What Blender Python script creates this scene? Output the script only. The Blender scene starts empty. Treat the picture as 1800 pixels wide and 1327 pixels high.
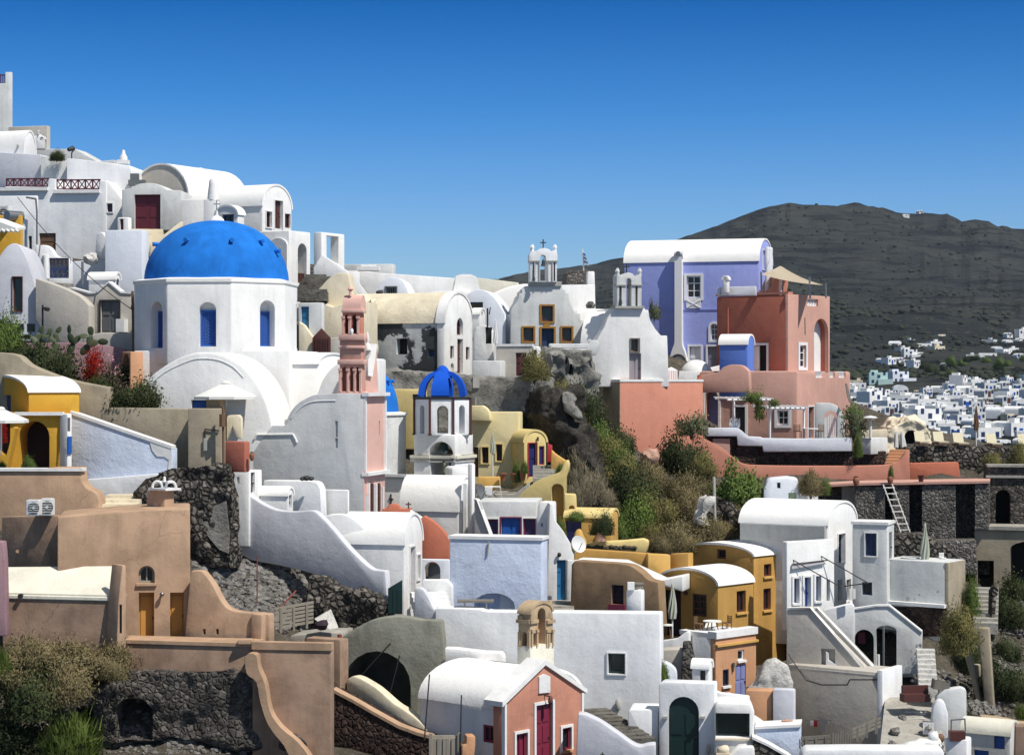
import bpy, bmesh, math, random
import numpy as np
from mathutils import Vector, Matrix, noise as mnoise
from math import sin, cos, pi, radians

# ------------------------------------------------------------------ camera, sky, sun, exposure
SC = bpy.context.scene
COL = SC.collection
F, CX, CY = 3600.0, 900.0, 663.5          # focal length in photo pixels, photo centre
cam = bpy.data.cameras.new('camera'); cam.sensor_width = 36; cam.lens = 36 * F / 1800
cam.clip_start = 1; cam.clip_end = 20000
camo = bpy.data.objects.new('camera', cam); COL.objects.link(camo)
camo.location = (0, 0, 0); camo.rotation_euler = (radians(90), 0, 0)
SC.camera = camo

SUN = Vector((0.43, -0.375, 0.82)).normalized()      # towards the sun: high, from the right
sl = bpy.data.lights.new('sun', 'SUN'); sl.energy = 4.4; sl.angle = radians(0.5); sl.color = (1.0, 0.955, 0.88)
so = bpy.data.objects.new('sun', sl); COL.objects.link(so)
so.rotation_euler = SUN.to_track_quat('Z', 'Y').to_euler(); so.location = SUN * 300

wd = bpy.data.worlds.new('World'); SC.world = wd; wd.use_nodes = True
nt = wd.node_tree; nt.nodes.clear()
N = nt.nodes.new; Lk = nt.links.new
sky = N('ShaderNodeTexSky'); sky.sky_type = 'NISHITA'; sky.sun_disc = False
sky.sun_elevation = math.asin(SUN.z); sky.sun_rotation = math.atan2(SUN.x, SUN.y)
sky.altitude = 100; sky.air_density = 1.0; sky.dust_density = 0.3; sky.ozone_density = 3.0
tc = N('ShaderNodeTexCoord'); sp = N('ShaderNodeSeparateXYZ'); Lk(tc.outputs['Generated'], sp.inputs[0])
rp = N('ShaderNodeValToRGB'); Lk(sp.outputs['Z'], rp.inputs[0])
rp.color_ramp.elements[0].position = 0.0; rp.color_ramp.elements[0].color = (0.44, 0.59, 0.84, 1)
rp.color_ramp.elements[1].position = 0.6; rp.color_ramp.elements[1].color = (1.06, 0.84, 0.60, 1)
for p, c in ((0.055, (0.40, 0.61, 0.90)), (0.09, (0.28, 0.53, 0.88)), (0.13, (0.11, 0.41, 0.80)), (0.18, (0.004, 0.25, 0.60)), (0.25, (0.03, 0.26, 0.60)), (0.38, (1.0, 0.82, 0.62))):
    e = rp.color_ramp.elements.new(p); e.color = (*c, 1)
mx = N('ShaderNodeMix'); mx.data_type = 'RGBA'; mx.blend_type = 'MULTIPLY'; mx.inputs[0].default_value = 1.0
Lk(sky.outputs[0], mx.inputs[6]); Lk(rp.outputs[0], mx.inputs[7])
bg = N('ShaderNodeBackground'); bg.inputs[1].default_value = 0.125
Lk(mx.outputs[2], bg.inputs[0]); wo = N('ShaderNodeOutputWorld'); Lk(bg.outputs[0], wo.inputs[0])
SC.view_settings.view_transform = 'Standard'; SC.view_settings.look = 'None'
SC.view_settings.exposure = 0.12; SC.view_settings.gamma = 1.0

# ------------------------------------------------------------------ materials
M = {}
def nodes(name):
    m = bpy.data.materials.new(name); m.use_nodes = True; t = m.node_tree; t.nodes.clear()
    b = t.nodes.new('ShaderNodeBsdfPrincipled'); o = t.nodes.new('ShaderNodeOutputMaterial')
    t.links.new(b.outputs[0], o.inputs[0]); M[name] = m
    return m, t, b
def mixc(t, fac, a, b, mode='MIX'):
    n = t.nodes.new('ShaderNodeMix'); n.data_type = 'RGBA'; n.blend_type = mode
    for i, v in ((0, fac), (6, a), (7, b)):
        if hasattr(v, 'is_output'): t.links.new(v, n.inputs[i])
        else: n.inputs[i].default_value = v if i == 0 else (*v, 1)
    return n.outputs[2]
def tex(t, scale, detail=5, rough=.6, stretch=None, off=0):
    c = t.nodes.new('ShaderNodeTexCoord'); mp = t.nodes.new('ShaderNodeMapping')
    mp.inputs[1].default_value = (off, off * 1.7, off * .3)
    if stretch: mp.inputs[3].default_value = stretch
    t.links.new(c.outputs['Object'], mp.inputs[0])
    n = t.nodes.new('ShaderNodeTexNoise'); n.inputs['Scale'].default_value = scale
    n.inputs['Detail'].default_value = detail; n.inputs['Roughness'].default_value = rough
    t.links.new(mp.outputs[0], n.inputs[0])
    return n.outputs[0]
def ramp(t, v, *stops):
    r = t.nodes.new('ShaderNodeValToRGB'); t.links.new(v, r.inputs[0]); e = r.color_ramp.elements
    while len(e) < len(stops): e.new(.5)
    for i, (p, c) in enumerate(stops):
        e[i].position = p; e[i].color = (*c, 1) if isinstance(c, tuple) else (c, c, c, 1)
    return r.outputs[0]
def bump(t, b, hs, dist=.05, strength=.5):
    nb = None
    for h, d, s in hs:
        k = t.nodes.new('ShaderNodeBump'); k.inputs['Distance'].default_value = d; k.inputs['Strength'].default_value = s
        t.links.new(h, k.inputs['Height'])
        if nb is not None: t.links.new(nb, k.inputs['Normal'])
        nb = k.outputs[0]
    t.links.new(nb, b.inputs['Normal'])
def plaster(name, rgb, var=.10, streak=.12, dirt=.45, bmp=1.0, patch=None, pcol=(.3, .28, .25), pscale=.5, plo=.5, off=0):
    m, t, b = nodes(name); b.inputs['Roughness'].default_value = .93
    b.inputs['Specular IOR Level'].default_value = .12
    dk = tuple(c * dirt for c in rgb)
    big = ramp(t, tex(t, .55, 6, .65, off=off), (.38, 0.0), (.72, 1.0))
    n1 = t.nodes.new('ShaderNodeMath'); n1.operation = 'MULTIPLY'; t.links.new(big, n1.inputs[0]); n1.inputs[1].default_value = var * 1.5
    c = mixc(t, n1.outputs[0], rgb, dk)
    sv = ramp(t, tex(t, 2.4, 5, .65, (1, 1, .10), off=3 + off), (.46, 0.0), (.76, 1.0))
    n2 = t.nodes.new('ShaderNodeMath'); n2.operation = 'MULTIPLY'; t.links.new(sv, n2.inputs[0]); n2.inputs[1].default_value = streak * 1.5
    c = mixc(t, n2.outputs[0], c, dk)
    pt = tex(t, .9, 3, .5, off=11 + off); c = mixc(t, ramp(t, pt, (.46, 0.0), (.64, min(1, var * 1.1))), c, tuple(min(.9, x * 1.16) for x in rgb))
    gr = tex(t, 3.2, 9, .75, (1, 1, .45), off=5 + off); c = mixc(t, ramp(t, gr, (.56, 0.0), (.80, min(.9, streak * 2.2))), c, dk)
    cw = t.nodes.new('ShaderNodeTexCoord'); cn = t.nodes.new('ShaderNodeTexNoise'); cn.inputs['Scale'].default_value = 1.3; cn.inputs['Detail'].default_value = 6; t.links.new(cw.outputs['Object'], cn.inputs[0])
    cv = t.nodes.new('ShaderNodeTexVoronoi'); cv.feature = 'DISTANCE_TO_EDGE'; cv.inputs['Scale'].default_value = .42; t.links.new(mixc(t, .55, cw.outputs['Object'], cn.outputs[1], 'ADD'), cv.inputs[0])
    ck = ramp(t, cv.outputs['Distance'], (0.003, 1.0), (.009, 0.0)); cm = t.nodes.new('ShaderNodeMath'); cm.operation = 'MULTIPLY'; t.links.new(ck, cm.inputs[0]); t.links.new(ramp(t, tex(t, .5, 3, .5, off=19 + off), (.50, 0.0), (.62, min(.35, .08 + streak * .7))), cm.inputs[1])
    c = mixc(t, cm.outputs[0], c, tuple(x * .35 for x in rgb))
    fine = tex(t, 9, 5, .6)
    c = mixc(t, ramp(t, fine, (.62, 0.0), (.9, .35)), c, dk)
    med = tex(t, 1.7, 5, .6)
    hs = [(med, .05 * bmp, .5), (fine, .015 * bmp, .5)]
    if patch:
        pm = ramp(t, tex(t, pscale, 8, .62, off=off + 7), (plo, 0.0), (plo + .025, 1.0))
        pc = mixc(t, tex(t, 3, 6), tuple(x * .6 for x in pcol), tuple(min(1, x * 1.4) for x in pcol))
        c = mixc(t, pm, c, pc); hs.append((ramp(t, pm, (0, 1.0), (1, 0.0)), .05, .8))
    t.links.new(c, b.inputs['Base Color']); bump(t, b, hs)
    return m
def paint(name, rgb, rough=.55, var=.15, metal=0):
    m, t, b = nodes(name); b.inputs['Roughness'].default_value = rough; b.inputs['Metallic'].default_value = metal
    f = ramp(t, tex(t, 4, 5, .6, (1, 1, .4)), (.35, 0.0), (.75, 1.0))
    n1 = t.nodes.new('ShaderNodeMath'); n1.operation = 'MULTIPLY'; t.links.new(f, n1.inputs[0]); n1.inputs[1].default_value = var
    t.links.new(mixc(t, n1.outputs[0], rgb, tuple(c * .4 for c in rgb)), b.inputs['Base Color'])
    bump(t, b, [(tex(t, 20, 3), .01, .3)])
    return m
def stone(name, a, b_, mortar, scale=2.6, deep=.12, mort=.06, contrast=1.0):
    m, t, b = nodes(name); b.inputs['Roughness'].default_value = .95; b.inputs['Specular IOR Level'].default_value = .1
    c = t.nodes.new('ShaderNodeTexCoord')
    wn = t.nodes.new('ShaderNodeTexNoise'); wn.inputs['Scale'].default_value = 2.0; t.links.new(c.outputs['Object'], wn.inputs[0])
    add = mixc(t, .30, c.outputs['Object'], wn.outputs[1], 'ADD')
    v = t.nodes.new('ShaderNodeTexVoronoi'); v.inputs['Scale'].default_value = scale; t.links.new(add, v.inputs[0])
    ve = t.nodes.new('ShaderNodeTexVoronoi'); ve.feature = 'DISTANCE_TO_EDGE'; ve.inputs['Scale'].default_value = scale; t.links.new(add, ve.inputs[0])
    sx = t.nodes.new('ShaderNodeSeparateXYZ'); t.links.new(v.outputs['Color'], sx.inputs[0])
    col = mixc(t, sx.outputs[0], a, b_)
    col = mixc(t, ramp(t, tex(t, 6, 6, .7), (.3, 0.0), (.8, .6)), col, tuple(x * .45 for x in a))
    e = ramp(t, ve.outputs['Distance'], (0.0, 0.0), (mort, 1.0))
    col = mixc(t, e, mortar, col)
    t.links.new(col, b.inputs['Base Color'])
    bump(t, b, [(ramp(t, ve.outputs['Distance'], (0.0, 0.0), (.25, 1.0)), deep, 1.0), (tex(t, 7, 6, .7), .05, .8)])
    return m
def rock(name, a, b_, c_, scale=.8, deep=.25):
    m, t, b = nodes(name); b.inputs['Roughness'].default_value = .97; b.inputs['Specular IOR Level'].default_value = .08
    f1 = tex(t, scale, 10, .72); f2 = tex(t, scale * 4, 8, .7, off=4)
    col = mixc(t, ramp(t, f1, (.36, 0.0), (.62, 1.0)), a, b_)
    col = mixc(t, ramp(t, f2, (.52, 0.0), (.7, .9)), col, c_)
    t.links.new(col, b.inputs['Base Color']); bump(t, b, [(f1, deep, .9), (f2, deep * .35, 1.0)])
    return m
def leafm(name, a, b_, trans=.35):
    m, t, b = nodes(name); b.inputs['Roughness'].default_value = .75; b.inputs['Specular IOR Level'].default_value = .2
    at = t.nodes.new('ShaderNodeAttribute'); at.attribute_name = 'tint'
    c = mixc(t, at.outputs['Fac'], a, b_); t.links.new(c, b.inputs['Base Color'])
    tr = t.nodes.new('ShaderNodeBsdfTranslucent'); t.links.new(c, tr.inputs[0])
    ms = t.nodes.new('ShaderNodeMixShader'); ms.inputs[0].default_value = trans
    t.links.new(b.outputs[0], ms.inputs[1]); t.links.new(tr.outputs[0], ms.inputs[2])
    o = [n for n in t.nodes if n.type == 'OUTPUT_MATERIAL'][0]; t.links.new(ms.outputs[0], o.inputs[0])
    return m

# plasters: name, base colour, variation, streaks
plaster('white', (.80, .795, .78), .14, .16)
plaster('white2', (.78, .79, .80), .22, .22, .62, off=2)
plaster('roofwhite', (.86, .85, .82), .10, .06, .7)
plaster('oldroof', (.72, .69, .58), .35, .10, .62, 1.4)
plaster('greywhite', (.62, .63, .62), .25, .30, .6)
plaster('grey', (.44, .45, .44), .30, .35, .6)
plaster('warmgrey', (.50, .465, .41), .20, .30, .7)
plaster('bluewhite', (.69, .72, .78), .15, .15, .7)
plaster('paleblue', (.55, .615, .745), .30, .15, .72, 2.2)
plaster('cream', (.72, .64, .48), .35, .35, .6)
plaster('creamroof', (.74, .66, .50), .5, .2, .7, 2.2, True, (.45, .42, .36), .35, .62)
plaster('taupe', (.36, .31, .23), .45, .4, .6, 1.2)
plaster('concrete', (.26, .26, .215), .55, .55, .55, 2.0)
plaster('tan', (.47, .315, .21), .55, .40, .62)
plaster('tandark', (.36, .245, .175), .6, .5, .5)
plaster('brown', (.31, .205, .12), .55, .4, .6)
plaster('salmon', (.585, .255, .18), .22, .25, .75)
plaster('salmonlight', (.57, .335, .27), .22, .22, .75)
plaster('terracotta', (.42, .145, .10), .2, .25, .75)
plaster('redwall', (.50, .17, .105), .2, .2, .7)
plaster('rose', (.72, .45, .385), .15, .2, .75)
plaster('purple', (.33, .38, .76), .12, .15, .75)
plaster('skyblue', (.12, .22, .62), .1, .1, .8)
plaster('ochre', (.49, .285, .085), .25, .3, .65)
plaster('ochrelight', (.62, .38, .12), .3, .3, .7)
plaster('yellow', (.72, .57, .25), .25, .25, .7)
plaster('yellowpale', (.73, .63, .36), .22, .25, .72)
plaster('gold', (.60, .345, .05), .2, .2, .6)
plaster('mauve', (.32, .20, .22), .2, .2, .6)
plaster('orangepink', (.55, .30, .17), .35, .3, .7)
plaster('domeblue', (.018, .18, .62), .55, .45, .66, .6)
plaster('domedeep', (.012, .095, .56), .25, .1, .7, .5)
plaster('peeling', (.55, .57, .58), .2, .3, .6, 1.5, True, (.05, .055, .06), .33, .50, 1)
plaster('peeling2', (.74, .73, .70), .3, .3, .6, 1.5, True, (.09, .09, .085), .6, .60, 5)
plaster('mint', (.50, .66, .62), .1, .1)
plaster('facadegrey', (.60, .61, .61), .25, .3, .66, 1.0)
plaster('sandstone', (.50, .375, .24), .5, .4, .5, 1.5)
plaster('sandstonered', (.36, .17, .09), .3, .3, .5, 1.0)
plaster('bluegrey', (.59, .60, .645), .25, .25, .7)
plaster('pinkchapel', (.50, .235, .165), .45, .45, .7)
stone('lava', (.045, .028, .025), (.125, .085, .07), (.075, .055, .048), 4.2, .10)
stone('rubblewall', (.075, .068, .06), (.33, .30, .26), (.05, .045, .04), 3.4, .18, .14)
stone('greystone', (.09, .083, .077), (.32, .295, .27), (.16, .148, .135), 5.5, .07)
stone('darkstone', (.06, .054, .05), (.21, .19, .17), (.11, .10, .09), 4.6, .09)
rock('rock', (.10, .09, .075), (.20, .19, .165), (.05, .045, .04), .5, .4)
rock('palerock', (.20, .195, .18), (.33, .32, .29), (.09, .085, .08), .6, .35)
rock('cliffdark', (.040, .036, .032), (.085, .077, .067), (.16, .15, .13), .9, .5)
rock('soil', (.075, .065, .052), (.135, .118, .09), (.20, .185, .155), 1.2, .3)
rock('rubblestone', (.10, .095, .09), (.27, .255, .235), (.045, .04, .038), 1.5, .08)
rock('whiterock', (.62, .60, .56), (.74, .72, .67), (.30, .28, .25), .9, .25)
rock('path', (.30, .28, .24), (.42, .40, .36), (.2, .19, .16), 1.2, .06)
paint('burgundy', (.10, .010, .022)); paint('redbrown', (.085, .026, .020)); paint('wood', (.16, .085, .045), .7)
paint('greenpaint', (.006, .028, .026), .5, .4); paint('bluepaint', (.012, .095, .40), .5, .3); paint('tealblue', (.02, .16, .34), .5)
paint('navy', (.014, .016, .12), .5); paint('darkblue', (.015, .035, .10), .5); paint('purplepaint', (.055, .030, .12), .5)
paint('whitepaint', (.78, .78, .78), .5, .08); paint('greypaint', (.13, .14, .15), .6); paint('ochrepaint', (.34, .17, .025), .6)
paint('lilacdoor', (.30, .27, .30), .7, .3); paint('dooryellow', (.55, .27, .055), .6, .2); paint('greendoor', (.30, .36, .22), .7)
paint('winered', (.20, .02, .05), .5); paint('redpaint', (.42, .03, .025), .5); paint('lavender', (.22, .25, .50), .6, .3)
paint('iron', (.025, .024, .024), .6); paint('bronze', (.055, .065, .05), .5, .5, .6); paint('steel', (.30, .30, .30), .4, .1, .8)
paint('cloth', (.74, .74, .70), .9, .1); paint('clothcream', (.74, .66, .52), .9, .1); paint('clothgreen', (.42, .44, .36), .9, .2)
paint('clothred', (.35, .02, .04), .9); paint('clothgrey', (.32, .31, .32), .9); paint('clothyellow', (.58, .53, .38), .9)
paint('terracottapot', (.30, .115, .06), .8, .4); paint('paleclay', (.50, .30, .22), .85, .4); paint('palewood', (.34, .30, .24), .85, .4)
paint('oldwood', (.20, .18, .15), .9, .5); paint('plasticwhite', (.72, .72, .70), .4, .05); paint('flagblue', (.02, .10, .42), .8)
paint('rust', (.20, .045, .03), .8, .4); paint('chimneypaint', (.78, .78, .78), .6, .06); paint('concretepaint', (.42, .41, .38), .9, .3)
paint('bark', (.10, .075, .05), .95, .5); paint('cactusgreen', (.055, .075, .030), .6, .4); paint('darkinterior', (.012, .011, .012), .9)  # the last one, near black, stands in for the shade inside openings
paint('purplenight', (.018, .007, .016), .8, .2)
m, t, b = nodes('glass'); b.inputs['Base Color'].default_value = (.016, .018, .022, 1); b.inputs['Roughness'].default_value = .12
m, t, b = nodes('greenglass'); b.inputs['Base Color'].default_value = (.012, .022, .02, 1); b.inputs['Roughness'].default_value = .2
leafm('leafolive', (.11, .105, .04), (.34, .31, .12)); leafm('leafgreen', (.05, .085, .022), (.21, .29, .07))
leafm('leafdark', (.022, .032, .014), (.09, .115, .045)); leafm('leafdry', (.13, .115, .08), (.34, .30, .21))
leafm('leafbrown', (.12, .098, .048), (.34, .285, .15)); leafm('leafsage', (.08, .095, .05), (.22, .25, .14))
leafm('leafred', (.16, .008, .006), (.55, .03, .015)); leafm('leafpink', (.45, .12, .18), (.75, .45, .50)); leafm('leafbright', (.035, .06, .010), (.14, .19, .04))

# ------------------------------------------------------------------ scene helpers
ORG = {}
def setp(o, label=None, cat=None, group=None, kind=None):
    if label: o['label'] = label
    if cat: o['category'] = cat
    if group: o['group'] = group
    if kind: o['kind'] = kind
    return o
def thing(name, label, cat, loc, group=None):
    o = bpy.data.objects.new(name, None); COL.objects.link(o); o.empty_display_size = .3
    o.location = loc; ORG[o.name] = Vector(loc)
    return setp(o, label, cat, group)
def finmesh(bm, mat, ang=38):
    me = bpy.data.meshes.new('mesh'); bm.to_mesh(me); bm.free()
    me.materials.append(M[mat] if isinstance(mat, str) else mat)
    smooth(me, ang); return me
def smooth(me, ang=38):
    me.polygons.foreach_set('use_smooth', np.ones(len(me.polygons), dtype=bool)); me.set_sharp_from_angle(angle=radians(ang)); me.update()
def link(name, me, parent=None, base=None):
    o = bpy.data.objects.new(name, me); COL.objects.link(o)
    if parent is not None:
        o.parent = parent; org = ORG[parent.name]; me.transform(Matrix.Translation(-org)); ORG[o.name] = org
    else:
        if base is None:
            n = len(me.vertices); a = np.empty(n * 3, dtype=np.float32); me.vertices.foreach_get('co', a); a = a.reshape(-1, 3)
            lo, hi = a.min(0), a.max(0); base = Vector(((lo[0] + hi[0]) / 2, (lo[1] + hi[1]) / 2, lo[2]))
        me.transform(Matrix.Translation(-Vector(base))); o.location = base; ORG[o.name] = Vector(base)
    return o
def part(name, bm, mat, parent, ang=38): return link(name, finmesh(bm, mat, ang), parent)
def solo(name, bm, mat, label=None, cat=None, group=None, kind=None, ang=38):
    return setp(link(name, finmesh(bm, mat, ang)), label, cat, group, kind)
def copytree(o, parent=None):
    c = o.copy(); COL.objects.link(c)
    if parent is not None: c.parent = parent
    ORG[c.name] = ORG.get(o.name, Vector())
    for ch in list(o.children): copytree(ch, c)
    return c
def W(px, py, D): return Vector(((px - CX) * D / F, D, (CY - py) * D / F))

class Pl:
    """a vertical plane in the world: th > 0 turns its face to the right"""
    def __init__(s, px, D, th, o=None):
        s.o = o.copy() if o is not None else Vector(((px - CX) * D / F, D, 0)); s.o.z = 0
        t = radians(th); s.th = th; s.d = Vector((cos(t), sin(t), 0)); s.n = Vector((sin(t), -cos(t), 0))
    def hit(s, px, py):
        k = (px - CX) / F; m = (CY - py) / F; t = s.o.dot(s.n) / (k * s.n.x + s.n.y)
        return Vector((t * k, t, t * m))
    def sz(s, px, py):
        p = s.hit(px, py); return ((p - s.o).dot(s.d), p.z)
    def pt(s, a, z, off=0): return s.o + s.d * a + s.n * off + Vector((0, 0, z))

def prism(bm, pts, vec):
    a = [bm.verts.new(p) for p in pts]; b = [bm.verts.new(Vector(p) + vec) for p in pts]; n = len(pts)
    bm.faces.new(a); bm.faces.new(b[::-1])
    for i in range(n): bm.faces.new((a[i], b[i], b[(i + 1) % n], a[(i + 1) % n]))
def pbox(bm, pl, s0, s1, z0, z1, o0, o1):
    prism(bm, [pl.pt(s0, z0, o0), pl.pt(s1, z0, o0), pl.pt(s1, z1, o0), pl.pt(s0, z1, o0)], pl.n * (o1 - o0))
def box(bm, c, sx, sy, sz, rz=0):
    """box standing on c"""
    r = radians(rz); ex = Vector((cos(r), sin(r), 0)); ey = Vector((-sin(r), cos(r), 0)); c = Vector(c)
    prism(bm, [c - ex * sx / 2 - ey * sy / 2, c + ex * sx / 2 - ey * sy / 2, c + ex * sx / 2 + ey * sy / 2, c - ex * sx / 2 + ey * sy / 2], Vector((0, 0, sz)))
def rod(bm, p, q, r, r2=None, seg=8):
    p, q = Vector(p), Vector(q); d = q - p; L = d.length
    if L < 1e-6: return
    m = Matrix.Translation((p + q) / 2) @ d.to_track_quat('Z', 'Y').to_matrix().to_4x4()
    bmesh.ops.create_cone(bm, cap_ends=True, segments=seg, radius1=r, radius2=r if r2 is None else r2, depth=L, matrix=m)
def tube(bm, pts, r, seg=6):
    for a, b in zip(pts[:-1], pts[1:]): rod(bm, a, b, r, seg=seg)
def lathe(bm, c, prof, seg=24, ph=0):
    c = Vector(c); rings = []
    for r, z in prof:
        rings.append([bm.verts.new(c + Vector((r * sin(ph + 2 * pi * i / seg), -r * cos(ph + 2 * pi * i / seg), z))) for i in range(seg)] if r > 1e-5 else [bm.verts.new(c + Vector((0, 0, z)))])
    for a, b in zip(rings[:-1], rings[1:]):
        for i in range(seg):
            j = (i + 1) % seg
            if len(a) == 1 and len(b) == 1: continue
            if len(a) == 1: bm.faces.new((a[0], b[j], b[i]))
            elif len(b) == 1: bm.faces.new((a[i], a[j], b[0]))
            else: bm.faces.new((a[i], a[j], b[j], b[i]))
    if len(rings[0]) > 1: bm.faces.new(rings[0][::-1])
    if len(rings[-1]) > 1: bm.faces.new(rings[-1])
def blob(bm, c, rx, ry, rz, sub=2, rough=.15, seed=0):
    r = bmesh.ops.create_icosphere(bm, subdivisions=sub, radius=1)
    for v in r['verts']:
        k = 1 + rough * mnoise.noise(v.co * 1.7 + Vector((seed * 3.1, seed, 0))) * 2
        v.co = Vector(c) + Vector((v.co.x * rx * k, v.co.y * ry * k, v.co.z * rz * k))
def NB(): return bmesh.new()
def cr(pts, n=4):
    """smooth curve through the points"""
    out = []; P = [pts[0], *pts, pts[-1]]
    for i in range(1, len(P) - 2):
        a, b, c, d = P[i - 1:i + 3]
        for k in range(n):
            t = k / n
            out.append(tuple(.5 * (2 * b[j] + (c[j] - a[j]) * t + (2 * a[j] - 5 * b[j] + 4 * c[j] - d[j]) * t * t + (3 * b[j] - a[j] - 3 * c[j] + d[j]) * t ** 3) for j in (0, 1)))
    return out + [tuple(pts[-1])]
def arcp(x0, x1, y0, yt, n=12, y1=None):
    """half ellipse in the photo from (x0,y0) over yt to (x1,y1)"""
    y1 = y0 if y1 is None else y1
    return [((x0 + x1) / 2 - (x1 - x0) / 2 * cos(pi * i / n), y0 + (y1 - y0) * i / n + (yt - (y0 + y1) / 2) * sin(pi * i / n)) for i in range(n + 1)]

BLD = []; BASE = []
class Bld:
    """a building or wall: one solid with openings cut into it, and parts hung on its planes"""
    def __init__(s, name, label, cat, mat, bev=.07, group=None, wall='wall', root=None):
        s.bm = NB(); s.cut = NB(); s.nc = 0; s.pl = {}; s.mat = mat; s.bev = bev; s.wall = wall
        s.a = (name, label, cat, group); s.root = root; s.base = None; s.rough = 0; BLD.append(s)
    def start(s, loc):
        if s.root is None: s.root = thing(s.a[0], s.a[1], s.a[2], loc, s.a[3])
        return s
    def op(s, f, x0, y0, x1, y1, kind='window', mat='redbrown', trim=None, tw=.14, arch=0, mx=1, my=2, depth=.22, sill=None, pane='glass', leaf=None):
        """an opening cut into plane f over the photo rectangle, with its window or door inside"""
        pl = s.pl[f]; ym = (y0 + y1) / 2; xm = (x0 + x1) / 2
        s0, s1 = pl.sz(x0, ym)[0], pl.sz(x1, ym)[0]; z0, z1 = pl.sz(xm, y1)[1], pl.sz(xm, y0)[1]
        w = s1 - s0; h = arch * w / 2 if arch else 0
        def outl(g=0):
            if not arch: return [(s0 - g, z0 - g), (s1 + g, z0 - g), (s1 + g, z1 + g), (s0 - g, z1 + g)]
            c = (s0 + s1) / 2
            return [(s0 - g, z0 - g), (s1 + g, z0 - g)] + [(c + (w / 2 + g) * cos(pi * i / 10), z1 - h + (h + g) * sin(pi * i / 10)) for i in range(11)]
        o = outl(); prism(s.cut, [pl.pt(a, z, .35) for a, z in o], pl.n * -(depth + .35)); s.nc += 1
        if s.base: prism(s.base.cut, [pl.pt(a, z, .4) for a, z in outl(.002)], pl.n * -(depth + .45)); s.base.nc += 1
        if kind == 'hole': return None
        if kind == 'niche':
            bm = NB(); prism(bm, [pl.pt(a, z, -depth + .02) for a, z in o], pl.n * -.015)
            return part('niche_back', bm, mat, s.root)
        ob = .03 - depth; bm = NB(); fw = min(.09, w * .14)
        if kind == 'door':
            prism(bm, [pl.pt(a, z, ob) for a, z in outl(-.004)], pl.n * .05)
            k = mx
            for i in range(k):
                a0 = s0 + w * (i + .12 / 1) / k if k > 1 else s0 + w * .12; a1 = s0 + w * (i + .88) / k if k > 1 else s1 - w * .12
                for j in range(my):
                    H = z1 - h - z0; b0 = z0 + H * (j + .1) / my; b1 = z0 + H * (j + .9) / my
                    pbox(bm, pl, a0, a1, b0, b1, ob + .045, ob + .08)
            main = part('door', bm, mat, s.root)
            hb = NB(); zz = z0 + min(1.0, (z1 - z0) * .45); rod(hb, pl.pt(s1 - w * .1, zz, ob + .05), pl.pt(s1 - w * .1, zz, ob + .14), .03)
            part('handle', hb, 'iron', main)
        else:
            outer = outl(-.003); c = ((s0 + s1) / 2, (z0 + z1) / 2)
            inner = outl(-fw); n = len(outer)
            for i in range(n):
                j = (i + 1) % n
                prism(bm, [pl.pt(*outer[i], ob), pl.pt(*outer[j], ob), pl.pt(*inner[j], ob), pl.pt(*inner[i], ob)], pl.n * .07)
            for i in range(1, mx):
                a = s0 + w * i / mx; pbox(bm, pl, a - fw * .3, a + fw * .3, z0 + fw, z1 - fw, ob, ob + .055)
            for j in range(1, my):
                z = z0 + (z1 - z0) * j / my; pbox(bm, pl, s0 + fw, s1 - fw, z - fw * .3, z + fw * .3, ob, ob + .05)
            main = part('window', bm, mat, s.root)
            pb = NB(); prism(pb, [pl.pt(a, z, ob - .012) for a, z in outl(-.006)], pl.n * .014); part('pane', pb, pane, main)
        if trim:
            tb = NB(); inner, outer = outl(.0), outl(tw); n = len(inner)
            rng = range(1, n) if kind == 'door' else range(n)
            for i in rng:
                j = (i + 1) % n
                prism(tb, [pl.pt(*inner[i], -.01), pl.pt(*outer[i], -.01), pl.pt(*outer[j], -.01), pl.pt(*inner[j], -.01)], pl.n * .075)
            part('frame', tb, trim, main)
        if sill:
            sb = NB(); pbox(sb, pl, s0 - .08, s1 + .08, z0 - .09, z0 + .004, -.15, .10); part('sill', sb, sill, main)
        return main
    def slab(s, f, x0, y0, x1, y1, mat, name, o0=-.02, o1=.10, par=None):
        """a raised rectangular part on plane f"""
        pl = s.pl[f]; ym = (y0 + y1) / 2; xm = (x0 + x1) / 2
        bm = NB(); pbox(bm, pl, pl.sz(x0, ym)[0], pl.sz(x1, ym)[0], pl.sz(xm, y1)[1], pl.sz(xm, y0)[1], o0, o1)
        return part(name, bm, mat, par or s.root)
    def shape(s, f, pts, mat, name, o0=-.02, o1=.08, par=None):
        pl = s.pl[f]; bm = NB(); prism(bm, [pl.pt(*pl.sz(*p), o0) for p in pts], pl.n * (o1 - o0)); return part(name, bm, mat, par or s.root)
    def finish(s):
        bm = s.bm; bmesh.ops.remove_doubles(bm, verts=bm.verts, dist=.0005); bmesh.ops.recalc_face_normals(bm, faces=bm.faces)
        if s.rough:
            bmesh.ops.triangulate(bm, faces=bm.faces)
            for _ in range(4):
                bmesh.ops.subdivide_edges(bm, edges=[e for e in bm.edges if e.calc_length() > .3], cuts=1); bmesh.ops.triangulate(bm, faces=bm.faces)
            bm.normal_update(); off = Vector((len(BLD) * .37 + s.root.location.x, 0, 0)); nr = [(v, v.normal.copy()) for v in bm.verts]
            for v, n_ in nr: v.co += n_ * s.rough * (1.4 * mnoise.fractal(v.co * .9 + off, 1, 2, 4) + .5 * mnoise.noise(v.co * 3.1))
        elif s.bev:
            ed = [e for e in bm.edges if len(e.link_faces) == 2 and e.calc_face_angle(0) > .6]
            bmesh.ops.bevel(bm, geom=ed, offset=s.bev, segments=2, profile=.5, affect='EDGES', clamp_overlap=True)
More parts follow.
